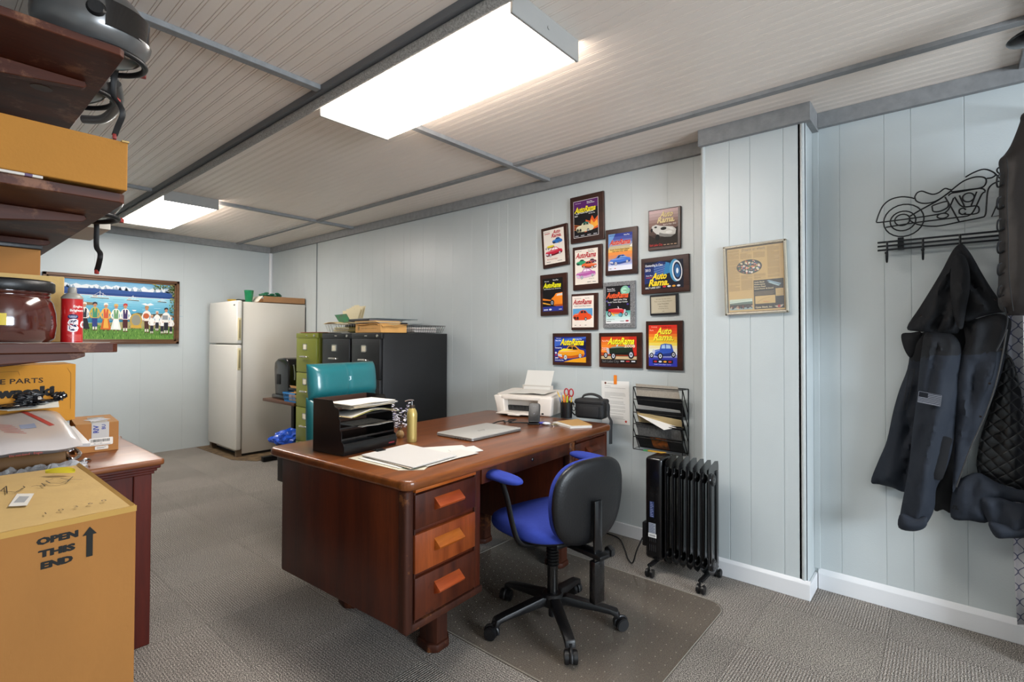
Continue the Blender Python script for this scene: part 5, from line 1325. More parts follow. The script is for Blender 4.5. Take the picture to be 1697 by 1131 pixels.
def pc(a, w, h):
    a.bands(0, 0, w, h, grad(['#e8e4ee', '#8fa2d8', '#c8927a', '#e8843c', '#e6c46a', '#9aa0c0', '#5560a8', '#2b3a8c'], 12)); a.poly([(0, h), (w * .3, h), (w * .1, h * .72), (0, h * .6)], '#6f9ad0')
    a.rect(0, 0, w, h * .13, '#dfe0ec'); car(a, w * .06, h * .13, w * .88, '#3f6fc8', 'sedan', low='#0c1c50'); a.poly([(w * .45, h * .34), (w * .8, h * .34), (w * .7, h * .37), (w * .52, h * .37)], '#8fb2e0')
    logo(a, w * .06, h * .70, w * .88, '#c8202c', '#f0c8a0'); a.poly([(w * .9, h * .62), (w, h * .6), (w, h * .7)], '#f4f0e8'); tiny(a, 'Parts Plus', w * .66, h * .93, .010, '#ffffff'); tiny(a, '43rd Annual', .008, h * .94, .009, '#101830')
    tiny(a, 'South Towne Expo Center', w * .08, h * .55, .012, '#2a1a10', w * .82); tiny(a, 'Salt Lake City  2005', w * .18, h * .50, .012, '#2a1a10', w * .64); sponsor(a, (.01, .045), h * .04, .005)
def pd(a, w, h):
    a.bands(0, 0, w, h, grad(['#17100e', '#2c211d', '#4a3a34', '#6c554e', '#8d7068', '#b39a96', '#d0b4b4'], 12))
    a.poly([(0, h * .35), (w * .3, h * .2), (w, h * .5), (w, 0), (0, 0)], '#241c18')
    car(a, w * .08, h * .22, w * .86, '#cfcdc8', 'racer', low='#3a3836'); logo(a, w * .28, h * .65, w * .64, '#e2cf9a', '#3a2a20', two=True)
    tiny(a, 'Best In Class  2012', w * .50, h * .57, .012, '#e8e0d8', w * .44); tiny(a, 'Salt Lake City', w * .03, h * .03, .020, '#c03a3a', w * .46)
    for x in (.52, .64, .76, .88): a.rect(w * x, h * .035, w * (x + .08), h * .055, '#b89a80', False)
    a.k += 1
def pe(a, w, h):
    a.rect(0, 0, w, h, '#e9dfd3'); tiny(a, '45th Annual', .008, h * .94, .009, '#50484a'); tiny(a, "Parts Plus", w * .58, h * .94, .010, '#202020'); a.rect(w * .58, h * .905, w * .85, h * .915, '#202020')
    logo(a, w * .04, h * .76, w * .90, '#b0262e', None); a.rect(w * .4, h * .72, w * .9, h * .727, '#707070')
    car(a, w * .06, h * .54, w * .46, '#2f9a6a', 'coupe40'); car(a, w * .52, h * .56, w * .42, '#7a3a4c', 'sedan'); car(a, w * .30, h * .42, w * .66, '#e0602c', 'sedan', flip=True); car(a, w * .05, h * .15, w * .86, '#b05aa0', 'sedan', low='#ffffff', glass='#e8d8e4')
    tiny(a, 'Salt Lake City', w * .62, h * .14, .007, '#404040'); a.rect(w * .55, h * .05, w * .7, h * .062, '#505050'); a.rect(w * .78, h * .05, w * .92, h * .062, '#505050')
def pf(a, w, h):
    a.rect(0, 0, w, h, '#0c0b0d'); a.rect(0, 0, w, h * .14, '#28348c')
    a.poly([(0, h * .40), (w * .42, h * .34), (w * .40, h * .31), (0, h * .34)], '#d87a1c'); a.poly([(0, h * .28), (w * .45, h * .20), (w * .45, h * .17), (0, h * .24)], '#e0a030')
    a.poly([(w * .42, h * .2), (w * .44, h * .38), (w * .56, h * .44), (w * .66, h * .53), (w * .98, h * .55), (w * .98, h * .14), (w * .7, h * .14)], '#e8821c'); a.poly([(w * .68, h * .45), (w * .72, h * .51), (w * .98, h * .53), (w * .98, h * .46)], '#dcd2c8')
    a.poly([(w * .5, h * .2), (w * .98, h * .2), (w * .98, h * .14), (w * .7, h * .14)], '#a84c10'); wheel(a, w * .47, h * .25, w * .13, rim='#9098a8')
    logo(a, w * .04, h * .72, w * .90, '#e6e01c', '#4a5a00'); tiny(a, '48th Annual', w * .1, h * .90, .008, '#ffffff'); tiny(a, 'Parts Plus', w * .52, h * .92, .012, '#ffffff'); tiny(a, 'South Towne Expo Center - Salt Lake City', w * .06, h * .665, .008, '#ffffff', w * .84)
    a.rect(w * .05, h * .03, w * .26, h * .065, '#c8ccd8'); a.ell(w * .38, h * .05, w * .07, h * .028, '#c8ccd8'); a.rect(w * .8, h * .035, w * .94, h * .055, '#c8ccd8')
def pg_(a, w, h):
    a.rect(0, 0, w, h, '#0b0f24'); a.poly([(0, h * .2), (w * .3, h * .3), (w * .7, h * .9), (w * .4, h), (0, h * .8)], '#152a66')
    for k in range(9): a.line([(w * .25, h * (.45 + k * .045)), (w * .62, h * (.62 + .03 * k))], .003, '#3f6fc4' if k % 2 else '#7fa6e0')
    a.poly([(w * .5, h * .5), (w * .66, h * .55), (w * .66, h * .9), (w * .56, h * .95)], '#2f80b8')
    a.ell(w * .80, h * .62, w * .145, h * .40, '#4a9ac8', 30, rot=.08); a.ell(w * .845, h * .60, w * .125, h * .37, '#dfe8f0', 30, rot=.08); a.ell(w * .85, h * .60, w * .10, h * .31, '#1a2a4a', 30, rot=.08); a.ell(w * .85, h * .60, w * .075, h * .24, '#2f68a0', 24, rot=.08); a.ell(w * .85, h * .60, w * .03, h * .10, '#dff2ff', 16)
    tiny(a, 'Outstanding In Class', w * .02, h * .83, .020, '#eef0f4', w * .46); tiny(a, '2013', w * .02, h * .66, .022, '#eef0f4', w * .14); tiny(a, "Parts Plus", w * .04, h * .48, .011, '#e8e8f0'); a.rect(w * .04, h * .42, w * .22, h * .44, '#c03a3a')
    logo(a, w * .10, h * .13, w * .56, '#f2d42c', '#5a3a00', two=True); tiny(a, 'SALT LAKE CITY', w * .02, h * .03, .014, '#ffffff', w * .40)
    for k, c in enumerate(('#c03038', '#d8dce8', '#e8a030', '#d8dce8')): a.ell(w * (.52 + .12 * k), h * .075, w * .045, h * .035, c, 12, False)
    a.k += 1
def ph(a, w, h):
    a.rect(0, 0, w, h, '#eadfd5'); tiny(a, '46th Anniversary', w * .10, h * .91, .008, '#50484a'); tiny(a, 'Parts Plus', w * .60, h * .91, .009, '#202020')
    a.rect(w * .03, h * .28, w * .95, h * .60, '#5a9ac8'); a.rect(w * .03, h * .28, w * .95, h * .36, '#e2d0b8'); car(a, w * .04, h * .20, w * .88, '#dc4a1c', 'coupe40', low='#5a0c00')
    logo(a, w * .05, h * .74, w * .88, '#b0262e', None); tiny(a, 'South Towne Expo Center', w * .10, h * .665, .010, '#50403c', w * .78); sponsor(a, (w * .12, w * .35, w * .6), h * .06, .0045)
def pi_(a, w, h):
    a.rect(0, 0, w, h, '#0b0b10'); a.bands(0, 0, w, h * .33, grad(['#e8e8ea', '#bfe0dc', '#5aa8a0'], 6)); a.ell(w * .80, h * .86, w * .19, h * .125, '#7fb8a0', 28); a.ell(w * .76, h * .87, w * .11, h * .07, '#a8d4bc'); tiny(a, '1998', w * .70, h * .84, .014, '#2c6a54')
    for x, y in ((.05, .6), (.9, .5), (.15, .5), (.95, .95)): a.ell(w * x, h * y, .008, .006, '#4a3a8c', 8)
    tiny(a, "Parts Plus", w * .06, h * .90, .014, '#e8e8ee'); a.rect(w * .06, h * .86, w * .4, h * .875, '#c8c8d0'); logo(a, w * .03, h * .68, w * .92, '#e05a2c', '#5a1408')
    tiny(a, 'Salt Lake City', w * .32, h * .61, .013, '#f0f0f0', w * .56); tiny(a, 'South Towne Expo Center', w * .08, h * .55, .012, '#f0f0f0', w * .82)
    car(a, w * .05, h * .17, w * .88, '#c8242c', 'rod', flip=True, low='#e8b030'); a.poly([(w * .2, h * .3), (w * .42, h * .2), (w * .3, h * .2)], '#e8c040'); a.ell(w * .6, h * .22, w * .08, h * .05, '#5aa0b0')
    tiny(a, 'Outstanding In Class', w * .04, h * .10, .007, '#20504c'); a.rect(w * .04, h * .045, w * .22, h * .06, '#303038'); a.ell(w * .88, h * .06, w * .07, h * .02, '#a02030'); a.rect(w * .6, h * .05, w * .76, h * .062, '#303038')
def pj(a, w, h):
    a.rect(0, 0, w, h, '#b9b09a'); a.line([(.003, .003), (w - .003, .003), (w - .003, h - .003), (.003, h - .003), (.003, .003)], .0008, '#7a745f')
    for t, y, s_ in (('Salt Lake City Auto Show', .82, .009), ('Thank You for Making a Difference', .68, .008), ('Lady President', .52, .012), ('Award of Merit', .37, .009), ('Outstanding Service', .25, .008), ('2004', .08, .007)): a.text(t, w / 2, h * y, s_, '#3c3930', center=True)
def pk(a, w, h):
    a.rect(0, 0, w, h, '#1c2a80'); a.poly([(0, h * .6), (w, h * .95), (w, h), (0, h * .9)], '#3a62c0'); a.poly([(w * .3, 0), (w, 0), (w, h * .22), (w * .6, h * .12)], '#e8a01c'); a.poly([(w * .6, h * .7), (w, h * .5), (w, h * .8)], '#0c1444')
    car(a, w * .10, h * .08, w * .86, '#e89a1c', 'sedan', low='#a01808', glass='#2a1c20'); a.poly([(w * .12, h * .42), (w * .3, h * .54), (w * .62, h * .5), (w * .4, h * .45)], '#f2dc3c')
    tiny(a, '50th Annual', w * .06, h * .93, .008, '#e8e8ff'); tiny(a, 'Parts Plus', w * .04, h * .83, .012, '#ffffff'); tiny(a, 'Salt Lake City', w * .64, h * .89, .011, '#ffffff'); logo(a, w * .20, h * .68, w * .76, '#f6e22c', '#202000')
    tiny(a, 'Outstanding', w * .02, h * .54, .012, '#ffffff'); tiny(a, '2009', w * .02, h * .13, .014, '#ffffff'); tiny(a, 'Outstanding Class', w * .02, h * .05, .010, '#ffffff'); a.ell(w * .05, h * .36, w * .03, h * .04, '#e0e0e8'); a.ell(w * .05, h * .27, w * .03, h * .03, '#c03038')
def pl(a, w, h):
    a.bands(0, 0, w, h, grad(['#1c1310', '#1c1310', '#b04414', '#d85c18', '#e88428', '#e07020', '#c83c14'], 10)); a.rect(0, 0, w, h * .16, '#17110f'); a.poly([(0, h * .16), (w, h * .16), (w, h * .27), (0, h * .27)], '#c8b088'); a.poly([(w * .7, h * .3), (w, h * .3), (w, h), (w * .8, h)], '#c02414')
    car(a, w * .04, h * .16, w * .92, '#16281a', 'rod', low='#000000'); a.poly([(w * .0, h * .42), (w * .20, h * .4), (w * .1, h * .5), (0, h * .55)], '#f08a30')
    logo(a, w * .20, h * .72, w * .76, '#f0e62c', '#3a1c00'); tiny(a, '2008', w * .66, h * .60, .026, '#f0e8c8', w * .30); tiny(a, 'Parts Plus', w * .03, h * .82, .013, '#ffe0c0'); tiny(a, 'Outstanding', w * .02, h * .56, .010, '#fff0e0'); tiny(a, 'In Class', w * .03, h * .50, .010, '#fff0e0')
    tiny(a, 'Salt Lake City', w * .03, h * .04, .022, '#6a6a6c', w * .48)
    for k, c in enumerate(('#c8cad0', '#c03038', '#d8dce8')): a.rect(w * (.56 + .15 * k), h * .07, w * (.66 + .15 * k), h * .11, c, False)
    a.k += 1
def pm(a, w, h):
    a.bands(0, 0, w, h, grad(['#2a2fa0', '#2a2fa0', '#dfe6ee', '#e8e4c8', '#f0d038', '#ee9a24', '#e24a1c', '#d82c1c'], 14)); a.rect(0, 0, w, h * .17, '#2c34a8'); a.rect(w * .14, h * .07, w * .86, h * .155, '#15151c')
    for k, c in enumerate(('#c03038', '#d8dce8', '#e8a030', '#c03038')): a.ell(w * (.24 + .17 * k), h * .112, w * .06, h * .022, c, 12, False)
    a.k += 1; tiny(a, 'South Towne Expo Center', w * .2, h * .035, .008, '#c8ccff', w * .6)
    car(a, w * .03, h * .18, w * .92, '#2f55b8', 'coupe30', low='#081040', glass='#a8c8e8'); logo(a, w * .16, h * .63, w * .76, '#f6e43c', '#401800', two=True)
    tiny(a, '51st Annual', w * .1, h * .945, .008, '#ffe8d0'); tiny(a, 'O Reilly Auto', w * .46, h * .94, .011, '#5a0c08'); tiny(a, 'Parts', w * .04, h * .86, .012, '#ffd0b0'); tiny(a, '2011', w * .04, h * .46, .016, '#e8e0e8')
granite = mat('granite_plate', '#3b3c3e', .3, vary=.9, vscale=260, hex2='#9a9a9c', detail=2)
pblk = mat('plaque_black', '#17191f', .3)
SM = (.014, .014, .012, .014)
plaque('b', 2.133, 1.920, .226, .294, 3.8, 0, (.02, .028, .026, .022), pb_, 'tilted walnut plaque, upper left, cream poster with blue, yellow and red cars')
plaque('a', 1.867, 2.083, .266, .322, 1.1, 0, (.028, .04, .034, .034), pa, 'topmost walnut plaque, purple and black poster with a cream car in flames')
plaque('c', 1.607, 1.827, .228, .301, -.3, 0, (.022, .034, .03, .032), pc, 'walnut plaque with a blue convertible under an orange and blue sky')
plaque('d', 1.315, 1.933, .207, .251, -.4, 0, (.006, .016, .018, .006), pd, 'narrow-framed plaque with a white racing car on a brown poster')
plaque('e', 1.863, 1.744, .232, .299, .7, 0, (.02, .03, .038, .022), pe, 'walnut plaque with a cream poster of green, orange and pink cars')
plaque('g', 1.313, 1.653, .306, .223, .7, 0, (.024, .034, .026, .026), pg_, 'wide walnut plaque with a big white-walled wheel on a dark blue poster')
plaque('f', 2.144, 1.575, .234, .298, 1.1, 0, (.024, .034, .032, .030), pf, 'walnut plaque with half an orange car on a black poster')
plaque('h', 1.886, 1.445, .208, .249, 0, 0, (.008, .028, .018, .016), ph, 'walnut plaque with an orange-red sedan on a cream poster')
plaque('i', 1.623, 1.482, .232, .300, .2, 0, (.022, .034, .03, .026), pi_, 'speckled granite-look plaque with a red hot rod under a green moon', plate=granite)
plaque('j', 1.318, 1.470, .179, .126, 1.3, 0, (.009, .014, .012, .012), pj, 'small black plaque with a beige engraved certificate', plate=pblk)
plaque('k', 1.993, 1.187, .313, .225, .3, 0, (.018, .034, .024, .026), pk, 'wide walnut plaque with a yellow and orange car on a blue poster')
plaque('l', 1.616, 1.188, .307, .226, .5, 0, (.018, .034, .026, .026), pl, 'wide walnut plaque with a dark green roadster on an orange poster')
plaque('m', 1.317, 1.222, .235, .299, .2, 0, (.02, .034, .022, .026), pm, 'walnut plaque with a blue hot rod on a red and yellow poster, lower right')

# ================================================================== FRAMED NEWSPAPER PAGE on the column
nf = thing('framed_newspaper', (XC - .0006, .757, 1.574), 'silver-framed yellowed newspaper page on the boxed column', 'framed newspaper')
T = Matrix.Rotation(rad(-1.7), 4, 'X'); silver = mat('frame_silver', '#cfc8b8', .22, metal=.8)
fw_, fh = .305, .368
m = MB(); m.T = T
for a_, b_, c_, d_ in ((-fw_ / 2, fw_ / 2, -fh / 2, -fh / 2 + .013), (-fw_ / 2, fw_ / 2, fh / 2 - .013, fh / 2), (-fw_ / 2, -fw_ / 2 + .013, -fh / 2, fh / 2), (fw_ / 2 - .013, fw_ / 2, -fh / 2, fh / 2)):
    m.box(-.022, 0, a_, b_, c_, d_, bev=.0035, seg=2)
m.build('frame', silver, nf, smooth=0, local=True)
m = MB(); m.T = T; m.box(-.008, -.001, -fw_ / 2 + .01, fw_ / 2 - .01, -fh / 2 + .01, fh / 2 - .01); m.build('mount', mat('mount_dark', '#3a352c', .7), nf, smooth=0, local=True)
w, h = fw_ - .034, fh - .034
a = Art(T @ Vector((-.0085, w / 2, -h / 2)), T.to_3x3() @ Vector((0, -1, 0)), T.to_3x3() @ Vector((0, 0, 1)), step=.00006); r_ = random.Random(21)
a.rect(0, 0, w, h, '#b99a62')
cx = [.004, .066, .130, .196]
for c_, x in enumerate(cx):
    y = h - (.030 if c_ in (1, 2) else .008)
    while y > (.11 if c_ < 2 else .165):
        if not (c_ in (1, 2) and .19 < y < .275) and r_.random() > .04: a.rect(x, y, x + .056 * (1 if r_.random() > .12 else .6), y + .0011, '#82693f', False)
        y -= .0026
a.k += 1; a.text('Dreams on wheels', w * .27, h - .018, .019, '#3c4048', width=w * .42, shear=.15); a.line([(w * .25, h - .022), (w * .72, h - .022)], .0008, '#4a4034')
a.ell(w * .40, .232, .062, .038, '#2c3430', 32)
for k in range(90):
    q, t = r_.uniform(0, 6.28), r_.random() ** .5 * .9; a.ell(w * .40 + .060 * t * math.cos(q), .232 + .036 * t * math.sin(q), r_.uniform(.003, .007), r_.uniform(.002, .006), r_.choice(['#c8b48c', '#9c4a38', '#3c5a78', '#d8cfc0', '#54703c', '#a8784c', '#203040', '#c87858']), 7, False)
    if k % 12 == 0: a.k += 1
a.k += 1
a.rect(w * .47, .008, w * .99, .158, '#26241f')
for k, t in enumerate(('Cycle Shack', 'Performance', 'Bolt-on Road', 'Great Power & Sound')): a.text(t, w * .48, .144 - k * .0115, .010, '#d8c49a', bold=.02)
a.poly([(w * .70, .150), (w * .74, .154), (w * .95, .132), (w * .93, .127)], '#7d95a0'); a.poly([(w * .72, .142), (w * .76, .145), (w * .93, .124), (w * .90, .120)], '#93a8ac')
for k in range(7): a.rect(w * .48, .098 - k * .003, w * (.84 - (k % 3) * .02), .0992 - k * .003, '#82745a', False)
a.k += 1; a.rect(w * .49, .036, w * .84, .076, '#c0a26a'); a.rect(w * .85, .07, w * .98, .108, '#c0a26a'); a.line([(w * .52, .042), (w * .62, .06), (w * .75, .068)], .0008, '#5a5040'); a.text('Power', w * .63, .042, .010, '#b8562c', shear=.3)
for k in range(6): a.rect(w * .86, .073 + k * .0055, w * .97, .0745 + k * .0055, '#6c5a3a', False)
a.k += 1; a.text('Cycle Shack, Inc.', w * .49, .014, .012, '#d8c49a', bold=.02); a.poly([(w * .82, .02), (w * .98, .026), (w * .94, .013), (w * .9, .010), (w * .86, .013)], '#b8a890'); a.ell(w * .9, .018, .007, .007, '#a03028')
a.bands(.006, .01, w * .44, .066, ['#8a9a94', '#7c908c', '#a8b4a8', '#8fa89c', '#b8c0ac'])
a.rect(.006, .038, w * .44, .050, '#54685c'); a.rect(.006, .022, w * .44, .038, '#33281f'); a.poly([(.006, .05), (w * .44, .056), (w * .44, .053), (.006, .046)], '#d0d4c4')
for k in range(26): a.ell(.012 + r_.random() * w * .40, .016 + r_.random() * .012, .004, .005, r_.choice(['#1c1816', '#7a3a2a', '#caa98a', '#2c3a48', '#504438']), 7, False)
a.k += 1; a.build('newspaper_page', nf, local=True)
for y in (.0,):
    m = MB(); m.T = T; m.box(-.0165, -.0155, -fw_ / 2 + .012, fw_ / 2 - .012, -fh / 2 + .012, fh / 2 - .012)
    m.build('glass', mat('picture_glass', '#ffffff', .03, alpha=.06), nf, smooth=0, local=True)

# ================================================================== PAINTING on the back wall
pt = thing('framed_painting', (1.380, YB - .0006, 1.540), 'long wood-framed painting of villagers in folk dress dancing by a blue bay', 'painting')
PWd, PH = 1.145, .700; fr_ = wood('frame_oak', '#4e2f18', '#7d5530', .4, 'x', .2, 12)
m = MB()
for a_, b_, c_, d_ in ((-PWd / 2, PWd / 2, -PH / 2, -PH / 2 + .03), (-PWd / 2, PWd / 2, PH / 2 - .03, PH / 2), (-PWd / 2, -PWd / 2 + .03, -PH / 2, PH / 2), (PWd / 2 - .03, PWd / 2, -PH / 2, PH / 2)): m.box(a_, b_, -.035, 0, c_, d_, bev=.004)
for a_, b_, c_, d_ in ((-PWd / 2 + .02, PWd / 2 - .02, -PH / 2 + .02, -PH / 2 + .05), (-PWd / 2 + .02, PWd / 2 - .02, PH / 2 - .05, PH / 2 - .02), (-PWd / 2 + .02, -PWd / 2 + .05, -PH / 2 + .02, PH / 2 - .02), (PWd / 2 - .05, PWd / 2 - .02, -PH / 2 + .02, PH / 2 - .02)): m.box(a_, b_, -.022, 0, c_, d_, bev=.003)
m.build('frame', fr_, pt, smooth=0, local=True)
w, h = PWd - .098, PH - .098
m = MB(); m.box(-w / 2, w / 2, -.012, 0, -h / 2, h / 2); m.build('board', paperw, pt, smooth=0, local=True)
a = Art((-w / 2, -.0125, -h / 2), (1, 0, 0), (0, 0, 1), step=.0001); r_ = random.Random(8)
a.bands(0, h * .74, w, h, grad(['#d8dcdc', '#b8ccd8', '#8fb8d0', '#6fa8cc'], 8))
a.bands(0, h * .28, w, h * .74, grad(['#2f7fa0', '#3f92b4', '#4fa0c0', '#6ab0cc', '#7cbcd4', '#98ccdc'], 12))
for k in range(60): x, y = r_.random() * w, h * r_.uniform(.32, .72); a.rect(x, y, x + r_.uniform(.03, .12), y + .0022, r_.choice(['#a8d4e0', '#5aa4c4', '#3a88ac', '#cfe4ea']), False)
a.k += 1
n_ = 26; pts = [(0, h * .84)]
for i in range(n_ + 1): pts.append((w * i / n_, h * (.90 + .035 * (i % 2) + r_.uniform(-.015, .02))))
pts += [(w, h * .80), (0, h * .80)]; a.poly(pts, '#dfe3e6')
for i in range(30): x = r_.random() * w; a.poly([(x, h * (.90 + r_.uniform(-.01, .02))), (x + .02, h * .85), (x - .015, h * .84)], '#8fa4b8', False)
a.k += 1; pts = [(0, h * .87)] + [(w * i / 18, h * (.855 + r_.uniform(-.012, .012))) for i in range(1, 18)] + [(w, h * .83), (w, h * .745), (0, h * .76)]; a.poly(pts, '#2c4f8c'); a.poly([(0, h * .80), (w, h * .78), (w, h * .745), (0, h * .755)], '#1f3f7c')
def boat(x, y, s_):
    a.poly([(x, y), (x + s_, y - .004), (x + s_ * 1.05, y + s_ * .06), (x - s_ * .05, y + s_ * .08)], '#e4e4e0'); a.poly([(x, y), (x + s_, y - .004), (x + s_, y + .004), (x, y + .006)], '#3a3a38'); a.rect(x + s_ * .1, y + s_ * .07, x + s_ * .4, y + s_ * .20, '#d8d8d4'); a.rect(x + s_ * .13, y + s_ * .12, x + s_ * .36, y + s_ * .16, '#505860')
    a.line([(x + s_ * .5, y + s_ * .06), (x + s_ * .52, y + s_ * .5)], .004, '#dcdcdc'); a.line([(x + s_ * .52, y + s_ * .45), (x + s_ * .2, y + s_ * .2)], .003, '#c8ccd0'); a.line([(x + s_ * .52, y + s_ * .4), (x + s_ * .95, y + s_ * .12)], .003, '#c8ccd0'); a.line([(x + s_ * .66, y + s_ * .06), (x + s_ * .68, y + s_ * .36)], .004, '#dcdcdc')
boat(w * .30, h * .70, .15); boat(w * .585, h * .685, .11); boat(w * .85, h * .68, .085)
a.poly([(w * .17, h * .60), (w * .22, h * .57), (w * .36, h * .58), (w * .33, h * .62), (w * .24, h * .63)], '#8a7454'); a.poly([(w * .18, h * .61), (w * .21, h * .67), (w * .26, h * .62)], '#50483c')
a.ell(w * .17, h * .83, .010, .015, '#e4e8ec'); a.poly([(w * .63, h * .52), (w * .67, h * .52), (w * .66, h * .50), (w * .64, h * .50)], '#e8e8e4')
a.poly([(w * .71, h * .63), (w * .745, h * .65), (w * .76, h * .63), (w * .79, h * .655), (w * .82, h * .625), (w * .76, h * .60)], '#e6e8ea')
a.poly([(w * .62, h * .44), (w * .68, h * .475), (w * .78, h * .45), (w * .9, h * .47), (w, h * .44), (w, h * .40), (w * .66, h * .41)], '#5c5442')
for k in range(14): a.ell(w * r_.uniform(.65, 1), h * r_.uniform(.41, .46), .02, .008, r_.choice(['#8a7c60', '#484436', '#6a7058']), 8, False)
a.k += 1; a.rect(0, 0, w, h * .27, '#5f8a3c'); a.poly([(w * .3, h * .27), (w, h * .36), (w, h * .2), (w * .5, h * .18)], '#a8a070')
for k in range(420): x, y = r_.random() * w, h * r_.uniform(0, .23); a.poly([(x, y), (x + .006, y), (x + r_.uniform(-.012, .016), y + r_.uniform(.02, .045))], r_.choice(['#3c6a28', '#7ca84c', '#4f8034', '#94b860', '#2c5420']), False)
a.k += 1
skin = '#c08a68'
def fig(x, y, s_, top, bot, hat=None, skirt=False, vest=None, legs='#3a2a2a', apron=None, sock='#e0dccf'):
    if not skirt:
        for d in (-.035, .035): a.poly([(x + (d - .028) * s_, y + .10 * s_), (x + (d + .028) * s_, y + .10 * s_), (x + (d * .7 + .045) * s_, y + .45 * s_), (x + (d * .7 - .045) * s_, y + .45 * s_)], bot); a.rect(x + (d - .02) * s_, y + .03 * s_, x + (d + .02) * s_, y + .13 * s_, sock); a.ell(x + (d + .01) * s_, y + .02 * s_, .035 * s_, .018 * s_, '#5a3424', 8)
    else:
        a.poly([(x - .15 * s_, y + .06 * s_), (x + .15 * s_, y + .05 * s_), (x + .06 * s_, y + .5 * s_), (x - .06 * s_, y + .5 * s_)], bot); a.ell(x - .05 * s_, y + .03 * s_, .03 * s_, .018 * s_, '#5a3424', 8); a.ell(x + .06 * s_, y + .03 * s_, .03 * s_, .018 * s_, '#5a3424', 8)
        if apron: a.poly([(x - .07 * s_, y + .10 * s_), (x + .08 * s_, y + .10 * s_), (x + .04 * s_, y + .48 * s_), (x - .04 * s_, y + .48 * s_)], apron)
    a.poly([(x - .075 * s_, y + .42 * s_), (x + .075 * s_, y + .42 * s_), (x + .095 * s_, y + .74 * s_), (x + .03 * s_, y + .79 * s_), (x - .03 * s_, y + .79 * s_), (x - .095 * s_, y + .74 * s_)], top)
    if vest: a.poly([(x - .06 * s_, y + .44 * s_), (x + .06 * s_, y + .44 * s_), (x + .065 * s_, y + .74 * s_), (x + .02 * s_, y + .76 * s_), (x, y + .6 * s_), (x - .02 * s_, y + .76 * s_), (x - .065 * s_, y + .74 * s_)], vest)
    for d in (-1, 1): a.line([(x + d * .085 * s_, y + .71 * s_), (x + d * .14 * s_, y + .56 * s_), (x + d * .10 * s_, y + .44 * s_)], .045 * s_, top); a.ell(x + d * .10 * s_, y + .43 * s_, .02 * s_, .02 * s_, skin, 8)
    a.ell(x, y + .86 * s_, .048 * s_, .068 * s_, skin, 14)
    if hat: a.poly([(x - .065 * s_, y + .87 * s_), (x - .055 * s_, y + .95 * s_), (x, y + .97 * s_), (x + .055 * s_, y + .95 * s_), (x + .065 * s_, y + .88 * s_), (x, y + .91 * s_)], hat)
    a.rect(x - .022 * s_, y + .862 * s_, x - .008 * s_, y + .87 * s_, '#3a2420', False); a.rect(x + .008 * s_, y + .862 * s_, x + .022 * s_, y + .87 * s_, '#3a2420', False); a.rect(x - .012 * s_, y + .825 * s_, x + .012 * s_, y + .832 * s_, '#8a3a34')
F = h * .50
fig(w * .115, h * 0.140, F, '#e8e0d4', '#4a2430', '#c8482c', True, '#7a2c34'); fig(w * .19, h * 0.150, F, '#e4e0da', '#2c2a34', '#3a2c50', vest='#4a2c3c'); fig(w * .255, h * 0.150, F * .98, '#ece8e0', '#26242a', '#e8e4dc', True, '#2c3038'); fig(w * .335, h * 0.150, F, '#c8b050', '#2f3f7c', '#2c2c3a', vest='#3f8a6c')
fig(w * .42, h * 0.140, F, '#e0b45c', '#c8642c', '#ece4d8', True, '#c85838', apron='#e0a848'); fig(w * .50, h * 0.140, F * .98, '#e4e8dc', '#dfe4dc', '#d8b060', True, '#6c9a6c', apron='#f0f0ea'); fig(w * .575, h * 0.130, F * 1.03, '#eceae4', '#4a2024', '#b8302c', vest='#3c2c5c')
a.ell(w * .665, h * .34, .055, .075, '#b89a4c', 18); a.ell(w * .665, h * .34, .04, .058, '#8c8a7c', 16); a.rect(w * .62, h * .20, w * .71, h * .25, '#c8a040')
fig(w * .755, h * 0.120, F * 1.0, '#e8e0d8', '#4a2c24', '#a8845c'); a.ell(w * .75, h * .42, .028, .03, '#b85c34', 12)
for x, s_, hat in ((.80, .62, '#c8a88c'), (.845, .66, '#d4c8b8'), (.89, .6, '#b89878'), (.97, .58, '#d8ccc0')): fig(w * x, h * (.10 if s_ < .63 else .15), F * s_ * 1.15, '#ece8e4', '#2a2830', hat)
fig(w * .925, h * 0.100, F * 1.0, '#e4e2dc', '#24262e', '#2c2a30'); a.rect(w * .89, h * .36, w * .94, h * .44, '#8a9094')
for k in range(120): q = r_.random(); x = w * (1 - .20 * r_.random() ** 1.5 * (1 if q > .3 else .3)); y = h * (r_.uniform(.90, 1) if q > .45 else r_.uniform(.48, .98)); x = x if q > .45 else w * r_.uniform(.955, 1); a.ell(min(x, w - .006), min(y, h - .005), .010, .005, r_.choice(['#4c6a2c', '#7c8c3c', '#a89c5c', '#38501f']), 6, False, rot=r_.uniform(0, 3))
a.k += 1; a.build('picture', pt, local=True)
m = MB()
# ================================================================== LEFT FOREGROUND
card = mat('cardboard_brown', '#a06a2e', .8, bump=.35, bscale=90, vary=.12, vscale=5, stretch=(1, 1, .5))
cardtop = mat('cardboard_pale', '#c4a366', .8, bump=.3, bscale=80, vary=.14, vscale=6)
carddk = mat('cardboard_edge', '#8f6a34', .85)
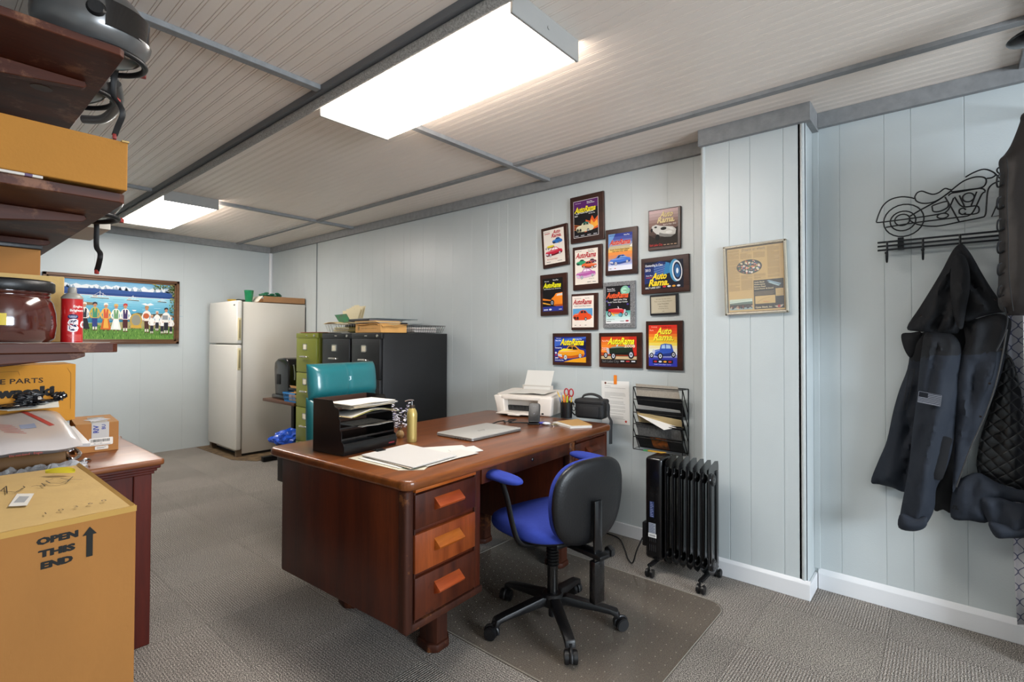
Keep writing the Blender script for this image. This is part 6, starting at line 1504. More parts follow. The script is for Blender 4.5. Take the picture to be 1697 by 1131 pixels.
# tall carton
ct = thing('cardboard_carton', (.13, 1.88, 0), 'tall brown cardboard carton printed OPEN THIS END in front of the dresser', 'carton')
x0, x1, y0, y1, H = -.10, .372, 1.55, 2.20, .838
m = MB(); m.box(x0, x1, y0, y1, 0.001, H - .004, bev=.004); m.build('body', card, ct, smooth=0)
m = MB(); m.sheet(lambda u, v: (x0 + (x1 - .012 - x0) * u, y0 + .004 + (y1 - y0 - .004) * v, H + .002 + .004 * math.sin(u * 3 + v * 2) * v - .006 * max(0, .35 - u) * (1 - v)), 24, 24, .004)
m.build('top_flap', cardtop, ct, smooth=30)
m = MB(); m.sheet(lambda u, v: (x1 - .010 + .008 * v, y0 + (y1 - y0) * u, H - .003 + .006 * v + .001 * noise.noise(Vector((u * 30, 1, 0)))), 40, 3, .003)
m.sheet(lambda u, v: (x0 + (x1 - x0) * u, y0 - .001 - .002 * v, H - .012 + .014 * v + .002 * noise.noise(Vector((u * 25, 0, 0))) * v), 40, 2, .002)
m.build('torn_edge', mat('cardboard_torn', '#b88f4a', .9), ct, smooth=0)
a = Art((x0, y0 - .0005, 0), (1, 0, 0), (0, 0, 1)); O = -x0
for t, x, z, w in (('OPEN', .187, .795, .071), ('THIS', .191, .7665, .062), ('END', .194, .740, .055)):
    for q in (0, .0009, .0018): a.text(t, O + x + q, z + q * .4, .0205, '#14120f', width=w, bold=.04)
a.poly([(O + .2745, .742), (O + .2865, .742), (O + .2865, .793), (O + .294, .793), (O + .2805, .812), (O + .267, .793), (O + .2745, .793)], '#14140f')
a.build('print', ct)
a = Art((x0, y0, H + .0068), (1, 0, 0), (0, 1, 0))
a.poly([(O + .160, .205), (O + .191, .18), (O + .218, .30), (O + .188, .33)], '#d8d4cc')
a.poly([(O + .172, .235), (O + .190, .218), (O + .206, .275), (O + .189, .295)], '#9a9c9e'); a.build('barcode_sticker', ct)
a = Art((x0, y0, H + .0068), (1, 0, 0), (0, 1, 0))
for pts in ([(.171, 1.905), (.178, 2.0), (.162, 1.947), (.187, 1.903), (.21, 1.945), (.208, 1.965)], [(.222, 1.94), (.232, 1.945), (.248, 1.916), (.246, 1.962)], [(.275, 1.995), (.258, 1.985), (.262, 1.945), (.282, 1.921), (.305, 1.951)], [(.29, 1.99), (.302, 1.955), (.33, 1.925)], [(.318, 1.985), (.305, 1.951), (.296, 1.925)]):
    a.line([(p - x0, q - y0) for p, q in pts], .0026, '#3a2c1c')
for i, t in enumerate('10360'): a.text(t, O + .205 + i * .028, .062 + i * .0035, .024, '#5a452c')
a.build('marker_writing', ct)
m = MB(); m.T = Matrix.Translation((.300, 2.06, H + .009)) @ Matrix.Rotation(rad(-45), 4, 'Z')
m.sheet(lambda u, v: ((u - .5) * .085, (v - .5) * .030 * math.sin(math.pi * u) ** .7, .010 * v + .004 * math.sin(math.pi * u)), 14, 3, .0012)
tag(m.build('dried_leaf', mat('leaf_yellow', '#c3b02a', .5)), 'small curled yellow leaf on top of the tall carton', 'leaf')

# dresser
drs = thing('dresser', (.30, 2.90, 0), 'reddish wooden dresser with a moulded top against the left wall, loaded with parcels', 'dresser')
WD = wood('dresser_red', '#42120a', '#66200e', .45, 'z', .1, 8); WT = wood('dresser_top', '#6e3a1e', '#9a6038', .42, 'x', .2, 9)
X0, X1, Y0, Y1 = -.10, .690, 2.468, 3.30
m = MB(); m.prism([(X0, Y0), (X1 - .01, Y0), (X1, Y0 + .01), (X1, Y1 - .16), (X1 + .012, Y1 - .10), (X1 - .005, Y1 - .04), (X1 - .05, Y1), (X0, Y1)], 'z', .735, .76, bev=.008, seg=3); m.build('dresser_top', WT, drs, smooth=40)
m = MB()
for i, (e, za, zb) in enumerate(((.012, .722, .736), (.022, .710, .723), (.030, .698, .711))): m.box(X0, X1 - e, Y0 + e, Y1 - e, za, zb, bev=.004)
m.build('moulding', WD, drs, smooth=0)
m = MB(); m.box(X0 + .0, X1 - .045, Y0 + .048, Y1 - .045, .03, .70); m.build('carcass', WD, drs, smooth=0)
for xa_, xb_ in ((X1 - .10, X1 - .038), (X0, X0 + .06)):
    m = MB(); m.box(xa_, xb_, Y0 + .036, Y0 + .08, 0.001, .70, bev=.003); m.build('corner_post', WD, drs, smooth=0)
for k in range(3):
    z0 = .10 + k * .195
    m = MB(); m.box(X1 - .05, X1 - .034, Y0 + .09, Y1 - .09, z0, z0 + .18, bev=.004); d_ = m.build('drawer', WD, drs, smooth=0)
    for yy in (Y0 + .25, Y1 - .25):
        m = MB(); m.lathe([(0, 0), (.008, 0), (.008, .01), (.016, .018), (.012, .026), (0, .027)], seg=14, M=Matrix.Translation((X1 - .034, yy, z0 + .09)) @ Matrix.Rotation(rad(90), 4, 'Y')); m.build('knob', nick, d_)
TZ = .7605
# small parcel box
sb = thing('parcel_box', (.545, 2.965, TZ), 'small brown shipping box with clear tape and barcode labels on the dresser corner', 'parcel', rad(-5))
m = MB(); m.box(-.074, .074, -.14, .14, 0, .124, bev=.0015); m.build('box', mat('cardboard_mid', '#a8713a', .8, bump=.2, bscale=90, vary=.08, vscale=8), sb, smooth=0, local=True)
m = MB(); m.box(-.074, .074, -.1402, .140, .1243, .1262); m.build('top_flap', mat('cardboard_light', '#b98850', .8, vary=.1, vscale=8), sb, smooth=0, local=True)
tape = mat('tape_clear', '#cfcac6', .2, alpha=.75)
m = MB(); m.box(-.020, .040, -.1413, -.1404, .055, .127); m.box(-.020, .040, -.1413, .06, .1265, .1272); m.build('tape', tape, sb, smooth=0, local=True)
a = Art((-.074, -.1416, 0), (1, 0, 0), (0, 0, 1)); a.text('RIV', .078, .082, .026, '#2a3a8c', width=.034, bold=.03, rot=rad(90)); a.text('BU', .101, .096, .018, '#2a3a8c', width=.022, bold=.02, rot=rad(90))
a.build('tape_lettering', sb, local=True)
a = Art((-.074, -.1418, 0), (1, 0, 0), (0, 0, 1)); a.poly(rrect(.045, .128, .028, .060, .004), '#e4ddd4'); r_ = random.Random(2); x = .052
while x < .118: q = r_.choice([.0010, .0016, .0024]); a.rect(x, .043, x + q, .055, '#181818', False); x += q + r_.choice([.0010, .0016])
a.k += 1; a.text('RIV 1 x 003', .062, .035, .006, '#303030'); a.rect(.052, .031, .12, .0325, '#8a8580'); a.poly(rrect(.066, .112, .010, .025, .003), '#ddd5cb'); a.rect(.072, .018, .104, .020, '#7a7570'); a.rect(.072, .0145, .098, .016, '#7a7570'); a.build('shipping_label', sb, local=True)
a = Art((-.074, -.14, .1275), (1, 0, 0), (0, 1, 0)); a.poly([(.035, .12), (.095, .15), (.13, .09), (.07, .05)], '#d4d8de'); 
for i in range(7): a.line([(.045 + i * .008, .115 - i * .006 + .01), (.09 + i * .005, .138 - i * .010)], .002, '#6a86b8', False)
a.k += 1; a.build('address_label', sb, local=True)

# flat box and the parts carton on it
fb = MB(); fb.box(.02, .452, 2.90, 3.28, TZ, .882, bev=.002); tag(fb.build('flat_box', cardtop, smooth=0), 'pale cardboard box on the dresser, under the white mailer and the parts carton', 'box')
kb2 = thing('parts_carton', (.25, 3.15, .9155), 'orange-brown parts carton lettered NE PARTS, standing below the lowest shelf', 'carton')
m = MB(); m.box(.0, .490, 3.03, 3.29, .8825, 1.138, bev=.003); m.build('box', mat('cardboard_orange', '#c98a24', .75, bump=.2, bscale=70, vary=.08, vscale=5), kb2, smooth=0)
a = Art((.0, 3.0292, .9158), (1, 0, 0), (0, 0, 1)); a.text('GENUINE PARTS', .10, .145, .030, '#2a1c10', width=.28, bold=.012); [a.text('Kawasaki', .165 + q, .088 + q * .5, .055, '#0f0b08', width=.25, bold=.05) for q in (0, .0016, .0032)]
a.line([(.46, .205), (.473, .18), (.473, .02)], .0012, '#7a5014'); a.line([(.10, .195), (.30, .197), (.305, .18)], .0012, '#7a5014'); a.build('lettering', kb2)

# padded mailer over the flat box
ml = thing('padded_mailer', (.25, 2.72, .87), 'padded white plastic mailer with red stripes lying on a brown tube', 'parcel')
plas = mat('mailer_white', '#bfb8b6', .3, coat=.3, bump=.3, bscale=20)
def mailer(u, v, top=True, e=1.0):
    b_ = (max(0.0, 1 - abs(2 * u - 1) ** 10) ** .6) * (max(0.0, 1 - abs(2 * v - 1) ** 10) ** .5)
    Y = 2.42 + .60 * v; z = .862 + .062 * v ** .8 + .004 * math.sin(u * 13 + v * 4)
    return (-.02 + (.435 + .02 * v) * u, Y, z + (.026 * b_ if top else -.026 * b_) )
m = MB(); b = bmesh.new(); nu, nv = 30, 20
A_ = [[b.verts.new(mailer(i / nu, j / nv)) for j in range(nv + 1)] for i in range(nu + 1)]; B2 = [[b.verts.new(mailer(i / nu, j / nv, False)) for j in range(nv + 1)] for i in range(nu + 1)]
for i in range(nu):
    for j in range(nv): b.faces.new((A_[i][j], A_[i + 1][j], A_[i + 1][j + 1], A_[i][j + 1])); b.faces.new((B2[i][j + 1], B2[i + 1][j + 1], B2[i + 1][j], B2[i][j]))
bmesh.ops.remove_doubles(b, verts=b.verts, dist=1e-5); m._merge(b); m.build('envelope', plas, ml, smooth=60)
m = MB(); m.sheet(lambda u, v: (.405 + .035 * u, 2.44 + .30 * v, .868 + .03 * v - .004 * u), 3, 10, .012); m.build('end_flap', plas, ml, smooth=50)
def mp(u, v, up=.0009): p = mailer(u, v); return (p[0], p[1] , p[2] + up)
def strip(mb, u0, v0, u1, v1, w_, n_=12):
    b = bmesh.new(); L = []
    du, dv = u1 - u0, v1 - v0; d = math.hypot(du, dv); nu_, nv_ = -dv / d * w_ / 2, du / d * w_ / 2
    for i in range(n_ + 1): t = i / n_; L.append((b.verts.new(mp(u0 + du * t - nu_, v0 + dv * t - nv_)), b.verts.new(mp(u0 + du * t + nu_, v0 + dv * t + nv_))))
    for A, B in zip(L, L[1:]): b.faces.new((A[0], A[1], B[1], B[0])[::-1])
    mb._merge(b)
m = MB(); strip(m, .72, .93, .86, .38, .035)
for k in range(4): strip(m, .30 + k * .03, .30 + k * .05, .44 + k * .03, .42, .012, 4)
for k in range(6): strip(m, .50 + k * .01, .55 - k * .05, .62 + k * .012, .50 - k * .05, .010, 4)
m.build('red_stripe', ink('#b8433a'), ml, smooth=0)
m = MB(); strip(m, .66, .45, .76, .45, .12, 3); m.build('address_label', ink('#8f9ab4'), ml, smooth=0)
a = Art((.12, 2.4135, .842), (1, 0, 0), (0, .25, 1)); a.text('Do not bend - fragile', .10, .012, .010, '#b0483c'); a.build('side_lettering', ml)
# tube and clear wrap
tg = thing('mailing_tube', (.20, 2.60, .80), 'rolled brown paper tube under the white mailer', 'tube')
m = MB(); m.cyl((-.08, 2.575, .800), (.388, 2.60, .800), .034, seg=24); m.build('roll', mat('kraft_roll', '#8a643c', .7, vary=.2, vscale=10), tg, smooth=50)
m = MB(); m.cyl((.384, 2.6, .800), (.392, 2.6, .8), .020, .016, seg=20); m.build('end', carddk, tg)
wrap = mat('clear_wrap', '#cfd0d2', .12, alpha=.45, coat=.5)
b = bmesh.new(); nx, ny = 44, 18; m = MB(); r_ = random.Random(6); g = []
for i in range(nx + 1):
    row = []
    for j in range(ny + 1):
        u, v = i / nx, j / ny; p = Vector((u * 16, v * 8, 1.7)); z = .765 + .034 * abs(noise.noise(p)) + .016 * abs(noise.noise(p * 2.3)) + .010 * math.sin(math.pi * v)
        row.append(b.verts.new((.0 + .44 * u + .01 * noise.noise(p + Vector((9, 0, 0))), 2.30 - .04 * (1 - v) + .035 * v + (.0 if j else -.02), z if v > .3 or u < 2 else z)))
    g.append(row)
for i in range(nx):
    for j in range(ny): b.faces.new((g[i][j], g[i + 1][j], g[i + 1][j + 1], g[i][j + 1]))
bmesh.ops.translate(b, vec=(0, .20, 0), verts=b.verts); m._merge(b); tag(m.build('plastic_wrap', wrap, smooth=0), 'crinkled clear plastic wrap between the carton and the mailing tube', 'plastic wrap')
# metal fittings by the tube
m = MB(); m.tube([(.42, 2.63, .776), (.45, 2.68, .785), (.44, 2.74, .80), (.41, 2.70, .79)], .008, closed=True); m.tube([(.40, 2.50, .775), (.44, 2.52, .79), (.46, 2.56, .775), (.43, 2.57, .77)], .006, closed=True)
tag(m.build('chrome_tubing', chrome), 'bits of bent chrome tubing beside the small parcel box', 'tubing')
# torn black bag with white paper
bb = thing('torn_bag', (.25, 2.95, .96), 'torn black plastic bag with white lining lying in front of the parts carton', 'bag')
blkbag = mat('bag_black', '#17171a', .22, coat=.5)
def crumple(m, c, s_, seed, amp=.5, sub=3):
    b = bmesh.new(); bmesh.ops.create_icosphere(b, subdivisions=sub, radius=1)
    for v in b.verts:
        n1 = noise.noise(v.co * 2.2 + Vector((seed, 0, 0))) * amp + noise.noise(v.co * 5 + Vector((0, seed, 0))) * amp * .5
        q = v.co * (1 + n1); v.co = Vector((c[0] + q.x * s_[0], c[1] + q.y * s_[1], c[2] + q.z * s_[2]))
    m._merge(b)
m = MB(); crumple(m, (.27, 2.955, .972), (.10, .04, .010), 1.3); crumple(m, (.33, 2.975, 1.0), (.04, .012, .022), 4.2, .7); crumple(m, (.425, 2.965, 1.002), (.022, .012, .018), 7.1, .8)
crumple(m, (.375, 2.955, .985), (.045, .02, .008), 3.1, .5); m.build('black_plastic', blkbag, bb, smooth=0)
m = MB(); m.sheet(lambda u, v: (.08 + .20 * u, 2.93 + .03 * v, .965 + .085 * (1 - u) * v + .004 * math.sin(u * 12)), 10, 4, .002); m.sheet(lambda u, v: (.26 + .16 * u, 2.93 + .02 * v, .958 + .012 * v + .012 * u * v), 8, 3, .002); m.build('white_lining', mat('lining_white', '#cfc8ba', .5), bb, smooth=0)

# ================================================================== SHELVES
WS = wood('shelf_brown', '#34140a', '#663018', .5, 'x', .0, 8, wear='#7a5038')
def shelf(z0, z1, ya, yb, x1, label):
    r = thing('wall_shelf', (.1, (ya + yb) / 2, z0), label, 'shelf')
    m = MB(); m.prism([(XL + .001, ya), (x1 - .012, ya), (x1, ya + .014), (x1, yb), (XL + .001, yb)], 'z', z0, z1, bev=.002, seg=1); m.build('board', WS, r, smooth=0)
    for ya_ in (ya + .29, (ya + yb) / 2 + .2, yb - .12):
        m = MB(); m.prism([(XL + .001, z0 - .001), (x1 - .045, z0 - .001), (x1 - .04, z0 - .012), (x1 - .05, z0 - .022), (XL + .001, z0 - .085)], 'y', ya_ - .016, ya_ + .016, bev=.002, seg=1); m.build('bracket', WS, r, smooth=0)
    m = MB(); m.cyl((.27, ya + .44, z0 - .0012), (.27, ya + .44, z0 + .001), .028, seg=28); m.build('plug', mat('shelf_plug', '#4a3024', .5), r, smooth=0)
    return r
shelf(2.088, 2.112, 1.845, 3.30, .400, 'topmost dark wooden wall shelf, holding the helmets')
shelf(1.650, 1.677, 1.820, 3.312, .400, 'middle dark wooden wall shelf, under the long yellow-brown box')
sh1 = shelf(1.216, 1.2435, 1.872, 3.00, .400, 'lowest dark wooden wall shelf, carrying the brown jar and red can')
m = MB(); m.prism([(XL + .001, 1.17), (.30, 1.196), (.325, 1.205), (.325, 1.2155), (XL + .001, 1.2155)], 'y', 1.885, 1.91, bev=.002); m.build('bracket', WS, sh1, smooth=0)
# long box
lb = thing('long_cardboard_box', (.16, 2.0, 1.684), 'long yellow-brown cardboard box on the front edge of the middle shelf', 'cardboard box')
m = MB(); m.box(-.11, .401, 1.806, 2.16, 1.6842, 1.824, bev=.003); m.build('box', mat('cardboard_gold', '#a87022', .8, bump=.3, bscale=110, vary=.1, vscale=4), lb, smooth=0)
m = MB(); m.box(.385, .403, 1.80, 2.16, 1.822, 1.827, bev=.001); m.build('flap_edge', cardtop, lb, smooth=0)
m = MB(); m.box(-.1, .22, 1.812, 2.0, 1.6775, 1.6838); m.mi = 1; m.box(.185, .20, 1.8115, 1.90, 1.6774, 1.684); tag(m.build('comic_book', [mat('cover_cream', '#c9c0b6', .5), mat('cover_purple', '#4a2250', .5)], smooth=0), 'thin cream and purple booklet under the long yellow-brown box', 'booklet')
# jar and can
jar = thing('plastic_jar', (.166, 2.04, 1.244), 'large glossy brown plastic jar with a black lid on the lowest shelf', 'jar')
m = MB(); m.lathe([(0, 0), (.098, 0), (.110, .012), (.114, .05), (.112, .085), (.106, .115), (.098, .128), (.100, .131), (.100, .135), (.096, .137), (.100, .141), (.100, .145), (0, .145)], c=(.170, 2.04, 1.244), seg=48); m.build('jar_body', mat('jar_brown', '#4a1f17', .12, coat=.8, vary=.2, vscale=3), jar, smooth=50)
m = MB(); m.lathe([(0, .146), (.106, .146), (.109, .150), (.109, .172), (.103, .178), (0, .178)], c=(.170, 2.04, 1.244), seg=48); m.build('lid', black, jar, smooth=50)
m = MB(); R_ = .1146
m.sheet(lambda u, v: (.170 + R_ * math.cos(rad(-118 + 26 * u)), 2.04 + R_ * math.sin(rad(-118 + 26 * u)), 1.244 + .048 + .032 * v), 8, 1, .0006); m.build('yellow_sticker', mat('sticker_yellow', '#c9b02a', .5), jar, smooth=50)
can = thing('spray_can', (.318, 2.035, 1.244), 'red spray can of engine brightener with a grey cap on the lowest shelf', 'spray can')
cr = .0262
m = MB(); m.lathe([(0, 0), (cr, 0), (cr, .130), (cr - .001, .133), (0, .133)], c=(.318, 2.035, 1.244), seg=40); m.build('can', mat('can_red', '#b3171a', .3, coat=.3), can, smooth=50)
m = MB(); m.lathe([(0, .132), (cr + .0005, .132), (cr + .0005, .137), (.019, .147), (.011, .151), (.0105, .165), (.007, .168), (0, .168)], c=(.318, 2.035, 1.244), seg=32); m.build('cap', mat('cap_grey', '#8c8880', .4), can, smooth=50)
# label wrapped round the can
def wrapart(cx_, cy_, z, R, a0, fn, name, parent):
    a = Art((0, 0, 0), (1, 0, 0), (0, 0, 1), step=.00003); fn(a)
    bmesh.ops.subdivide_edges(a.bm, edges=[e for e in a.bm.edges if e.calc_length() > .012], cuts=3)
    for v in a.bm.verts:
        th = a0 + v.co.x / R; rr = R + .0002 + (-v.co.y); v.co = Vector((cx_ + rr * math.cos(th), cy_ + rr * math.sin(th), z + v.co.z))
    return a.build(name, parent)
def canlabel(a):
    a.text('Engine', .026, .106, .010, '#f0e8e0', bold=.02); a.text('Brightener', .018, .094, .010, '#f0e8e0', bold=.02)
    a.ell(.026, .078, .013, .008, '#1c2450', 20); a.rect(.016, .079, .036, .0805, '#c8cce0'); a.rect(.018, .0755, .034, .077, '#c8cce0')
    a.text('S', .016, .036, .046, '#e8e0e0', bold=.09); a.text('S', .0175, .038, .042, '#1a1c4c', bold=.05); a.text('C', .044, .044, .030, '#e8e0e0', bold=.05)
    for i in range(5): a.rect(.012 + i * .004, .022 - i * .004, .05, .0232 - i * .004, '#d87a70', False)
    a.k += 1
wrapart(.318, 2.035, 1.244, cr, rad(-150), canlabel, 'label', can)
m = MB(); m.sheet(lambda u, v: (.02 + .36 * u, 1.875 + .10 * v, 1.2442 + .0012 * math.sin(u * 20) * (1 - v)), 14, 2, .0006); tag(m.build('shelf_paper', paperw, smooth=0), 'white paper lying along the front edge of the lowest shelf', 'paper')
m = MB(); m.box(-.09, .272, 2.26, 2.50, 1.244, 1.545, bev=.002); tag(m.build('upright_box', mat('cardboard_dark', '#9a6830', .8, vary=.12, vscale=5), smooth=0), 'upright brown cardboard box at the back of the lowest shelf', 'cardboard box')
m = MB(); m.box(-.09, .322, 2.19, 2.255, 1.244, 1.456, bev=.002); tag(m.build('open_box', cardtop, smooth=0), 'low pale cardboard box behind the brown jar', 'cardboard box')
m = MB(); m.box(-.09, .276, 2.25, 2.50, 1.5455, 1.560, bev=.003); tag(m.build('black_tray', black), 'flat black tray on the upright brown box under the middle shelf', 'tray')
m = MB(); m.box(.10, .498, 2.475, 2.82, 1.6775, 1.715, bev=.002); tag(m.build('white_box', mat('box_white', '#c9c1b4', .6), smooth=0), 'flat white box overhanging the edge of the middle shelf', 'box')

# ------------------------------------------------------------------ helmets
silv = mat('helmet_silver', '#6d6c6b', .28, metal=.6, coat=.5); dark_ = mat('helmet_lining', '#141416', .8); visor = mat('helmet_visor', '#0a0b0d', .08, coat=.8)
def helmet(loc, rz, label, group=None, zs=1.0, two=True):
    r = thing('helmet', loc, label, 'helmet', rz)
    m = MB(); b = bmesh.new(); bmesh.ops.create_uvsphere(b, u_segments=40, v_segments=26, radius=1)
    for v in b.verts:
        x, y, z = v.co
        zz = z * (.125 if z > 0 else .135) * zs
        k = 1.0 if z > -.3 else 1 - .22 * ((-z - .3) / .7)
        yy = y * .145 * (1.0 if y < 0 else .98) * k; xx = x * .118 * k
        if y < -.2 and z < .0: yy -= .028 * (-y - .2) * (-z) * 2
        if z < -.72: zz = -.72 * .135 * zs + (z + .72) * .02
        v.co = (xx, yy, zz + .10 * zs)
    # face opening
    dl = [f for f in b.faces if f.calc_center_median().y < -.07 and .060 * zs < f.calc_center_median().z < .135 * zs]
    bmesh.ops.delete(b, geom=dl, context='FACES'); m._merge(b); m.build('shell', silv, r, smooth=60, local=True)
    m = MB(); b = bmesh.new(); bmesh.ops.create_uvsphere(b, u_segments=28, v_segments=16, radius=1)
    for v in b.verts: v.co = (v.co.x * .109, v.co.y * .135, v.co.z * .10 * zs + .105 * zs)
    m._merge(b); m.build('lining', dark_, r, smooth=60, local=True)
    m = MB(); m.sheet(lambda u, v: (.1215 * math.sin(rad(-72 + 144 * u)), -.150 * math.cos(rad(-72 + 144 * u)) + .004, (.062 + .078 * v) * zs), 24, 6, .003); m.build('visor', visor, r, smooth=60, local=True)
    m = MB(); m.tube([(.108 * math.cos(rad(q)), .128 * math.sin(rad(q)) - .006, .006) for q in range(0, 360, 24)], .009, seg=8, closed=True); m.build('neck_roll', black, r, smooth=60, local=True)
    for s in (-1, 1):
        m = MB(); m.cyl((s * .117, -.02, .10 * zs), (s * .126, -.02, .10 * zs), .024, .018, seg=20); m.build('visor_pivot', black, r, local=True)
    m = MB(); m.prism([(-.05, .205 * zs), (.0, .228 * zs), (.06, .21 * zs), (.09, .17 * zs), (.04, .20 * zs)], 'x', -.03, .03, bev=.004); m.build('vent', silv, r, local=True)
    m = MB(); m.box(.045, .068, -.136, -.118, .0, .016, bev=.003); m.build('red_strap_tab', mat('tab_red', '#8a2018', .5), r, local=True)
    return r
def strap(r, pts, tip=True):
    m = MB(); m.tube(pts, .0095, seg=8, ry=.0022); s_ = m.build('chin_strap', mat('strap_black', '#0e0e10', .6), r)
    if tip: p = pts[-1]; m = MB(); m.box(p[0] - .008, p[0] + .008, p[1] - .004, p[1] + .004, p[2] - .014, p[2] + .004, bev=.002); m.build('strap_tip', mat('tab_red', '#8a2018', .5), s_)
h1 = helmet((.345, 1.985, 2.1125), rad(75), 'silver full-face motorcycle helmet at the front of the top shelf, its strap hanging down')
h1.rotation_euler = (0, 0, rad(75))
m = MB()
def hstrap(name, pts, parent):
    """strap hanging from a helmet, points in world space"""
    M_ = (Matrix.Translation(parent.location) @ Matrix.Rotation(parent.rotation_euler[2], 4, 'Z')).inverted()
    P = [M_ @ Vector(p) for p in pts]
    m = MB(); m.tube(P, .0085, seg=8, ry=.0022); s_ = m.build('chin_strap', mat('strap_black', '#0e0e10', .6), parent, local=True)
    p = P[-1]; m = MB(); m.box(p[0] - .009, p[0] + .009, p[1] - .005, p[1] + .005, p[2] - .012, p[2] + .004, bev=.002); m.build('strap_tip', mat('tab_red', '#8a2018', .5), s_, local=True)
hstrap('s', [(.418, 2.03, 2.135), (.418, 2.063, 2.10), (.418, 2.062, 2.045), (.424, 2.02, 2.01), (.43, 2.005, 1.975), (.422, 2.03, 1.935), (.418, 2.045, 1.912)], h1)
h2 = helmet((.352, 2.36, 2.1125), rad(35), 'silver helmet with an open chin bar, behind the front helmet on the top shelf')
m = MB(); M2 = (Matrix.Translation(h2.location) @ Matrix.Rotation(rad(35), 4, 'Z')).inverted()
m.tube([M2 @ Vector(p) for p in ((.46, 2.24, 2.16), (.485, 2.33, 2.125), (.47, 2.46, 2.10), (.42, 2.53, 2.10))], .016, seg=10); m.tube([M2 @ Vector(p) for p in ((.425, 2.22, 2.22), (.47, 2.26, 2.17), (.475, 2.38, 2.14))], .006, seg=8); m.build('chin_bar', silv, h2, smooth=60, local=True)
h3 = helmet((.350, 2.305, 1.678), rad(60), 'silver helmet on the middle shelf behind the long box, its thin strap dangling')
hstrap('s', [(.43, 2.40, 1.70), (.452, 2.462, 1.69), (.452, 2.46, 1.62), (.450, 2.435, 1.594), (.452, 2.40, 1.575), (.450, 2.385, 1.556), (.450, 2.41, 1.528), (.450, 2.435, 1.510)], h3)

# ================================================================== RIGHT SIDE: COAT RACK
iron = mat('wrought_iron', '#0e1014', .35, metal=.4)
MOTO = {'fender':[(0.256, 1.819), (0.246, 1.855), (0.229, 1.893), (0.201, 1.916), (0.165, 1.922), (0.134, 1.915), (0.113, 1.905)],
 'seat':[(0.112, 1.913), (0.103, 1.93), (0.086, 1.934), (0.065, 1.921), (0.047, 1.913), (0.028, 1.917), (0.008, 1.931), (-0.006, 1.925), (-0.013, 1.916), (0.032, 1.884), (0.062, 1.876), (0.088, 1.88), (0.107, 1.894), (0.112, 1.913)],
 'frame':[(0.13, 1.827), (0.088, 1.852), (0.032, 1.882), (-0.011, 1.915)],
 'low':[(0.134, 1.811), (0.1, 1.784), (0.037, 1.768), (-0.039, 1.776), (-0.108, 1.784), (-0.123, 1.793), (-0.127, 1.833), (-0.13, 1.879), (-0.135, 1.905), (-0.147, 1.921), (-0.168, 1.93)],
 'tank':[(-0.011, 1.916), (-0.05, 1.949), (-0.082, 1.961), (-0.109, 1.96), (-0.126, 1.948), (-0.125, 1.925), (-0.109, 1.912), (-0.061, 1.912), (-0.022, 1.912), (-0.011, 1.916)],
 'bar':[(-0.061, 1.968), (-0.089, 1.983), (-0.119, 1.99), (-0.142, 1.978), (-0.157, 1.96), (-0.145, 1.949), (-0.129, 1.949)],
 'bar2':[(-0.151, 1.97), (-0.168, 1.944), (-0.184, 1.914)],
 'lamp':[(-0.179, 1.973), (-0.177, 1.962), (-0.17, 1.961), (-0.163, 1.968), (-0.161, 1.979), (-0.167, 1.987), (-0.175, 1.985), (-0.179, 1.973)],
 'ex1':[(0.256, 1.819), (0.24, 1.815), (0.138, 1.816), (0.025, 1.821), (-0.0, 1.831), (-0.011, 1.853), (-0.022, 1.884)],
 'ex2':[(0.22, 1.788), (0.108, 1.795), (-0.039, 1.797), (-0.074, 1.801), (-0.091, 1.826), (-0.112, 1.882), (-0.125, 1.893)],
 'air':[(0.051, 1.854), (0.047, 1.836), (0.025, 1.833), (-0.0, 1.845), (-0.004, 1.861), (0.003, 1.873), (0.047, 1.863), (0.051, 1.854)],
 'v1':[(0.007, 1.894), (-0.016, 1.838), (-0.039, 1.778)],
 'v2':[(-0.025, 1.888), (-0.05, 1.842), (-0.098, 1.836), (-0.103, 1.81), (-0.087, 1.803), (-0.056, 1.806)],
 'top':[(-0.004, 1.897), (-0.015, 1.906), (-0.04, 1.907), (-0.108, 1.91), (-0.125, 1.895)],
 'v3':[(-0.041, 1.892), (-0.057, 1.841)],
 'v4':[(-0.097, 1.898), (-0.079, 1.841)],
 'curl':[(-0.062, 1.812), (-0.051, 1.807), (-0.041, 1.815), (-0.041, 1.829), (-0.053, 1.834), (-0.062, 1.826)],
 'fork':[(-0.174, 1.871), (-0.143, 1.783), (-0.206, 1.785)]}
cr_ = thing('coat_rack', (2.97, -.05, 1.70), 'black wire coat rack topped with a motorcycle outline, on the right wall', 'coat rack')
m = MB()
for z in (1.719, 1.7005, 1.682): m.box(2.958, 2.966, -.52, .252, z - .004, z + .004)
m.build('rails', iron, cr_, smooth=0)
m = MB()
for y in (.165, -.43): m.box(2.966, 3.003, y - .011, y + .011, 1.68, 1.735)
m.build('mounting_tab', iron, cr_, smooth=0)
m = MB()
for k, pts in MOTO.items(): m.tube([(2.960, p, q) for p, q in pts], .0030 if k != 'frame' else .0034, seg=8, smooth=k not in ('v3', 'v4', 'fork', 'v1'), closed=False)
for (cy_, cz_), ry_, rz_ in (((.154, 1.811), .074, .074), ((.156, 1.809), .047, .045), ((.158, 1.814), .028, .026), ((-.07, 1.878), .019, .019), ((.015, 1.811), .019, .011), ((-.36, 1.815), .074, .074), ((-.36, 1.815), .045, .045)):
    m.tube([(2.960, cy_ + ry_ * math.cos(rad(q)), cz_ + rz_ * math.sin(rad(q))) for q in range(0, 360, 15)], .0030, seg=8, closed=True, smooth=False)
m.tube([(2.96, -.17, 1.93), (2.96, -.25, 1.88), (2.96, -.36, 1.815)], .0034, seg=8, smooth=False)
m.build('motorcycle_outline', iron, cr_, smooth=60)
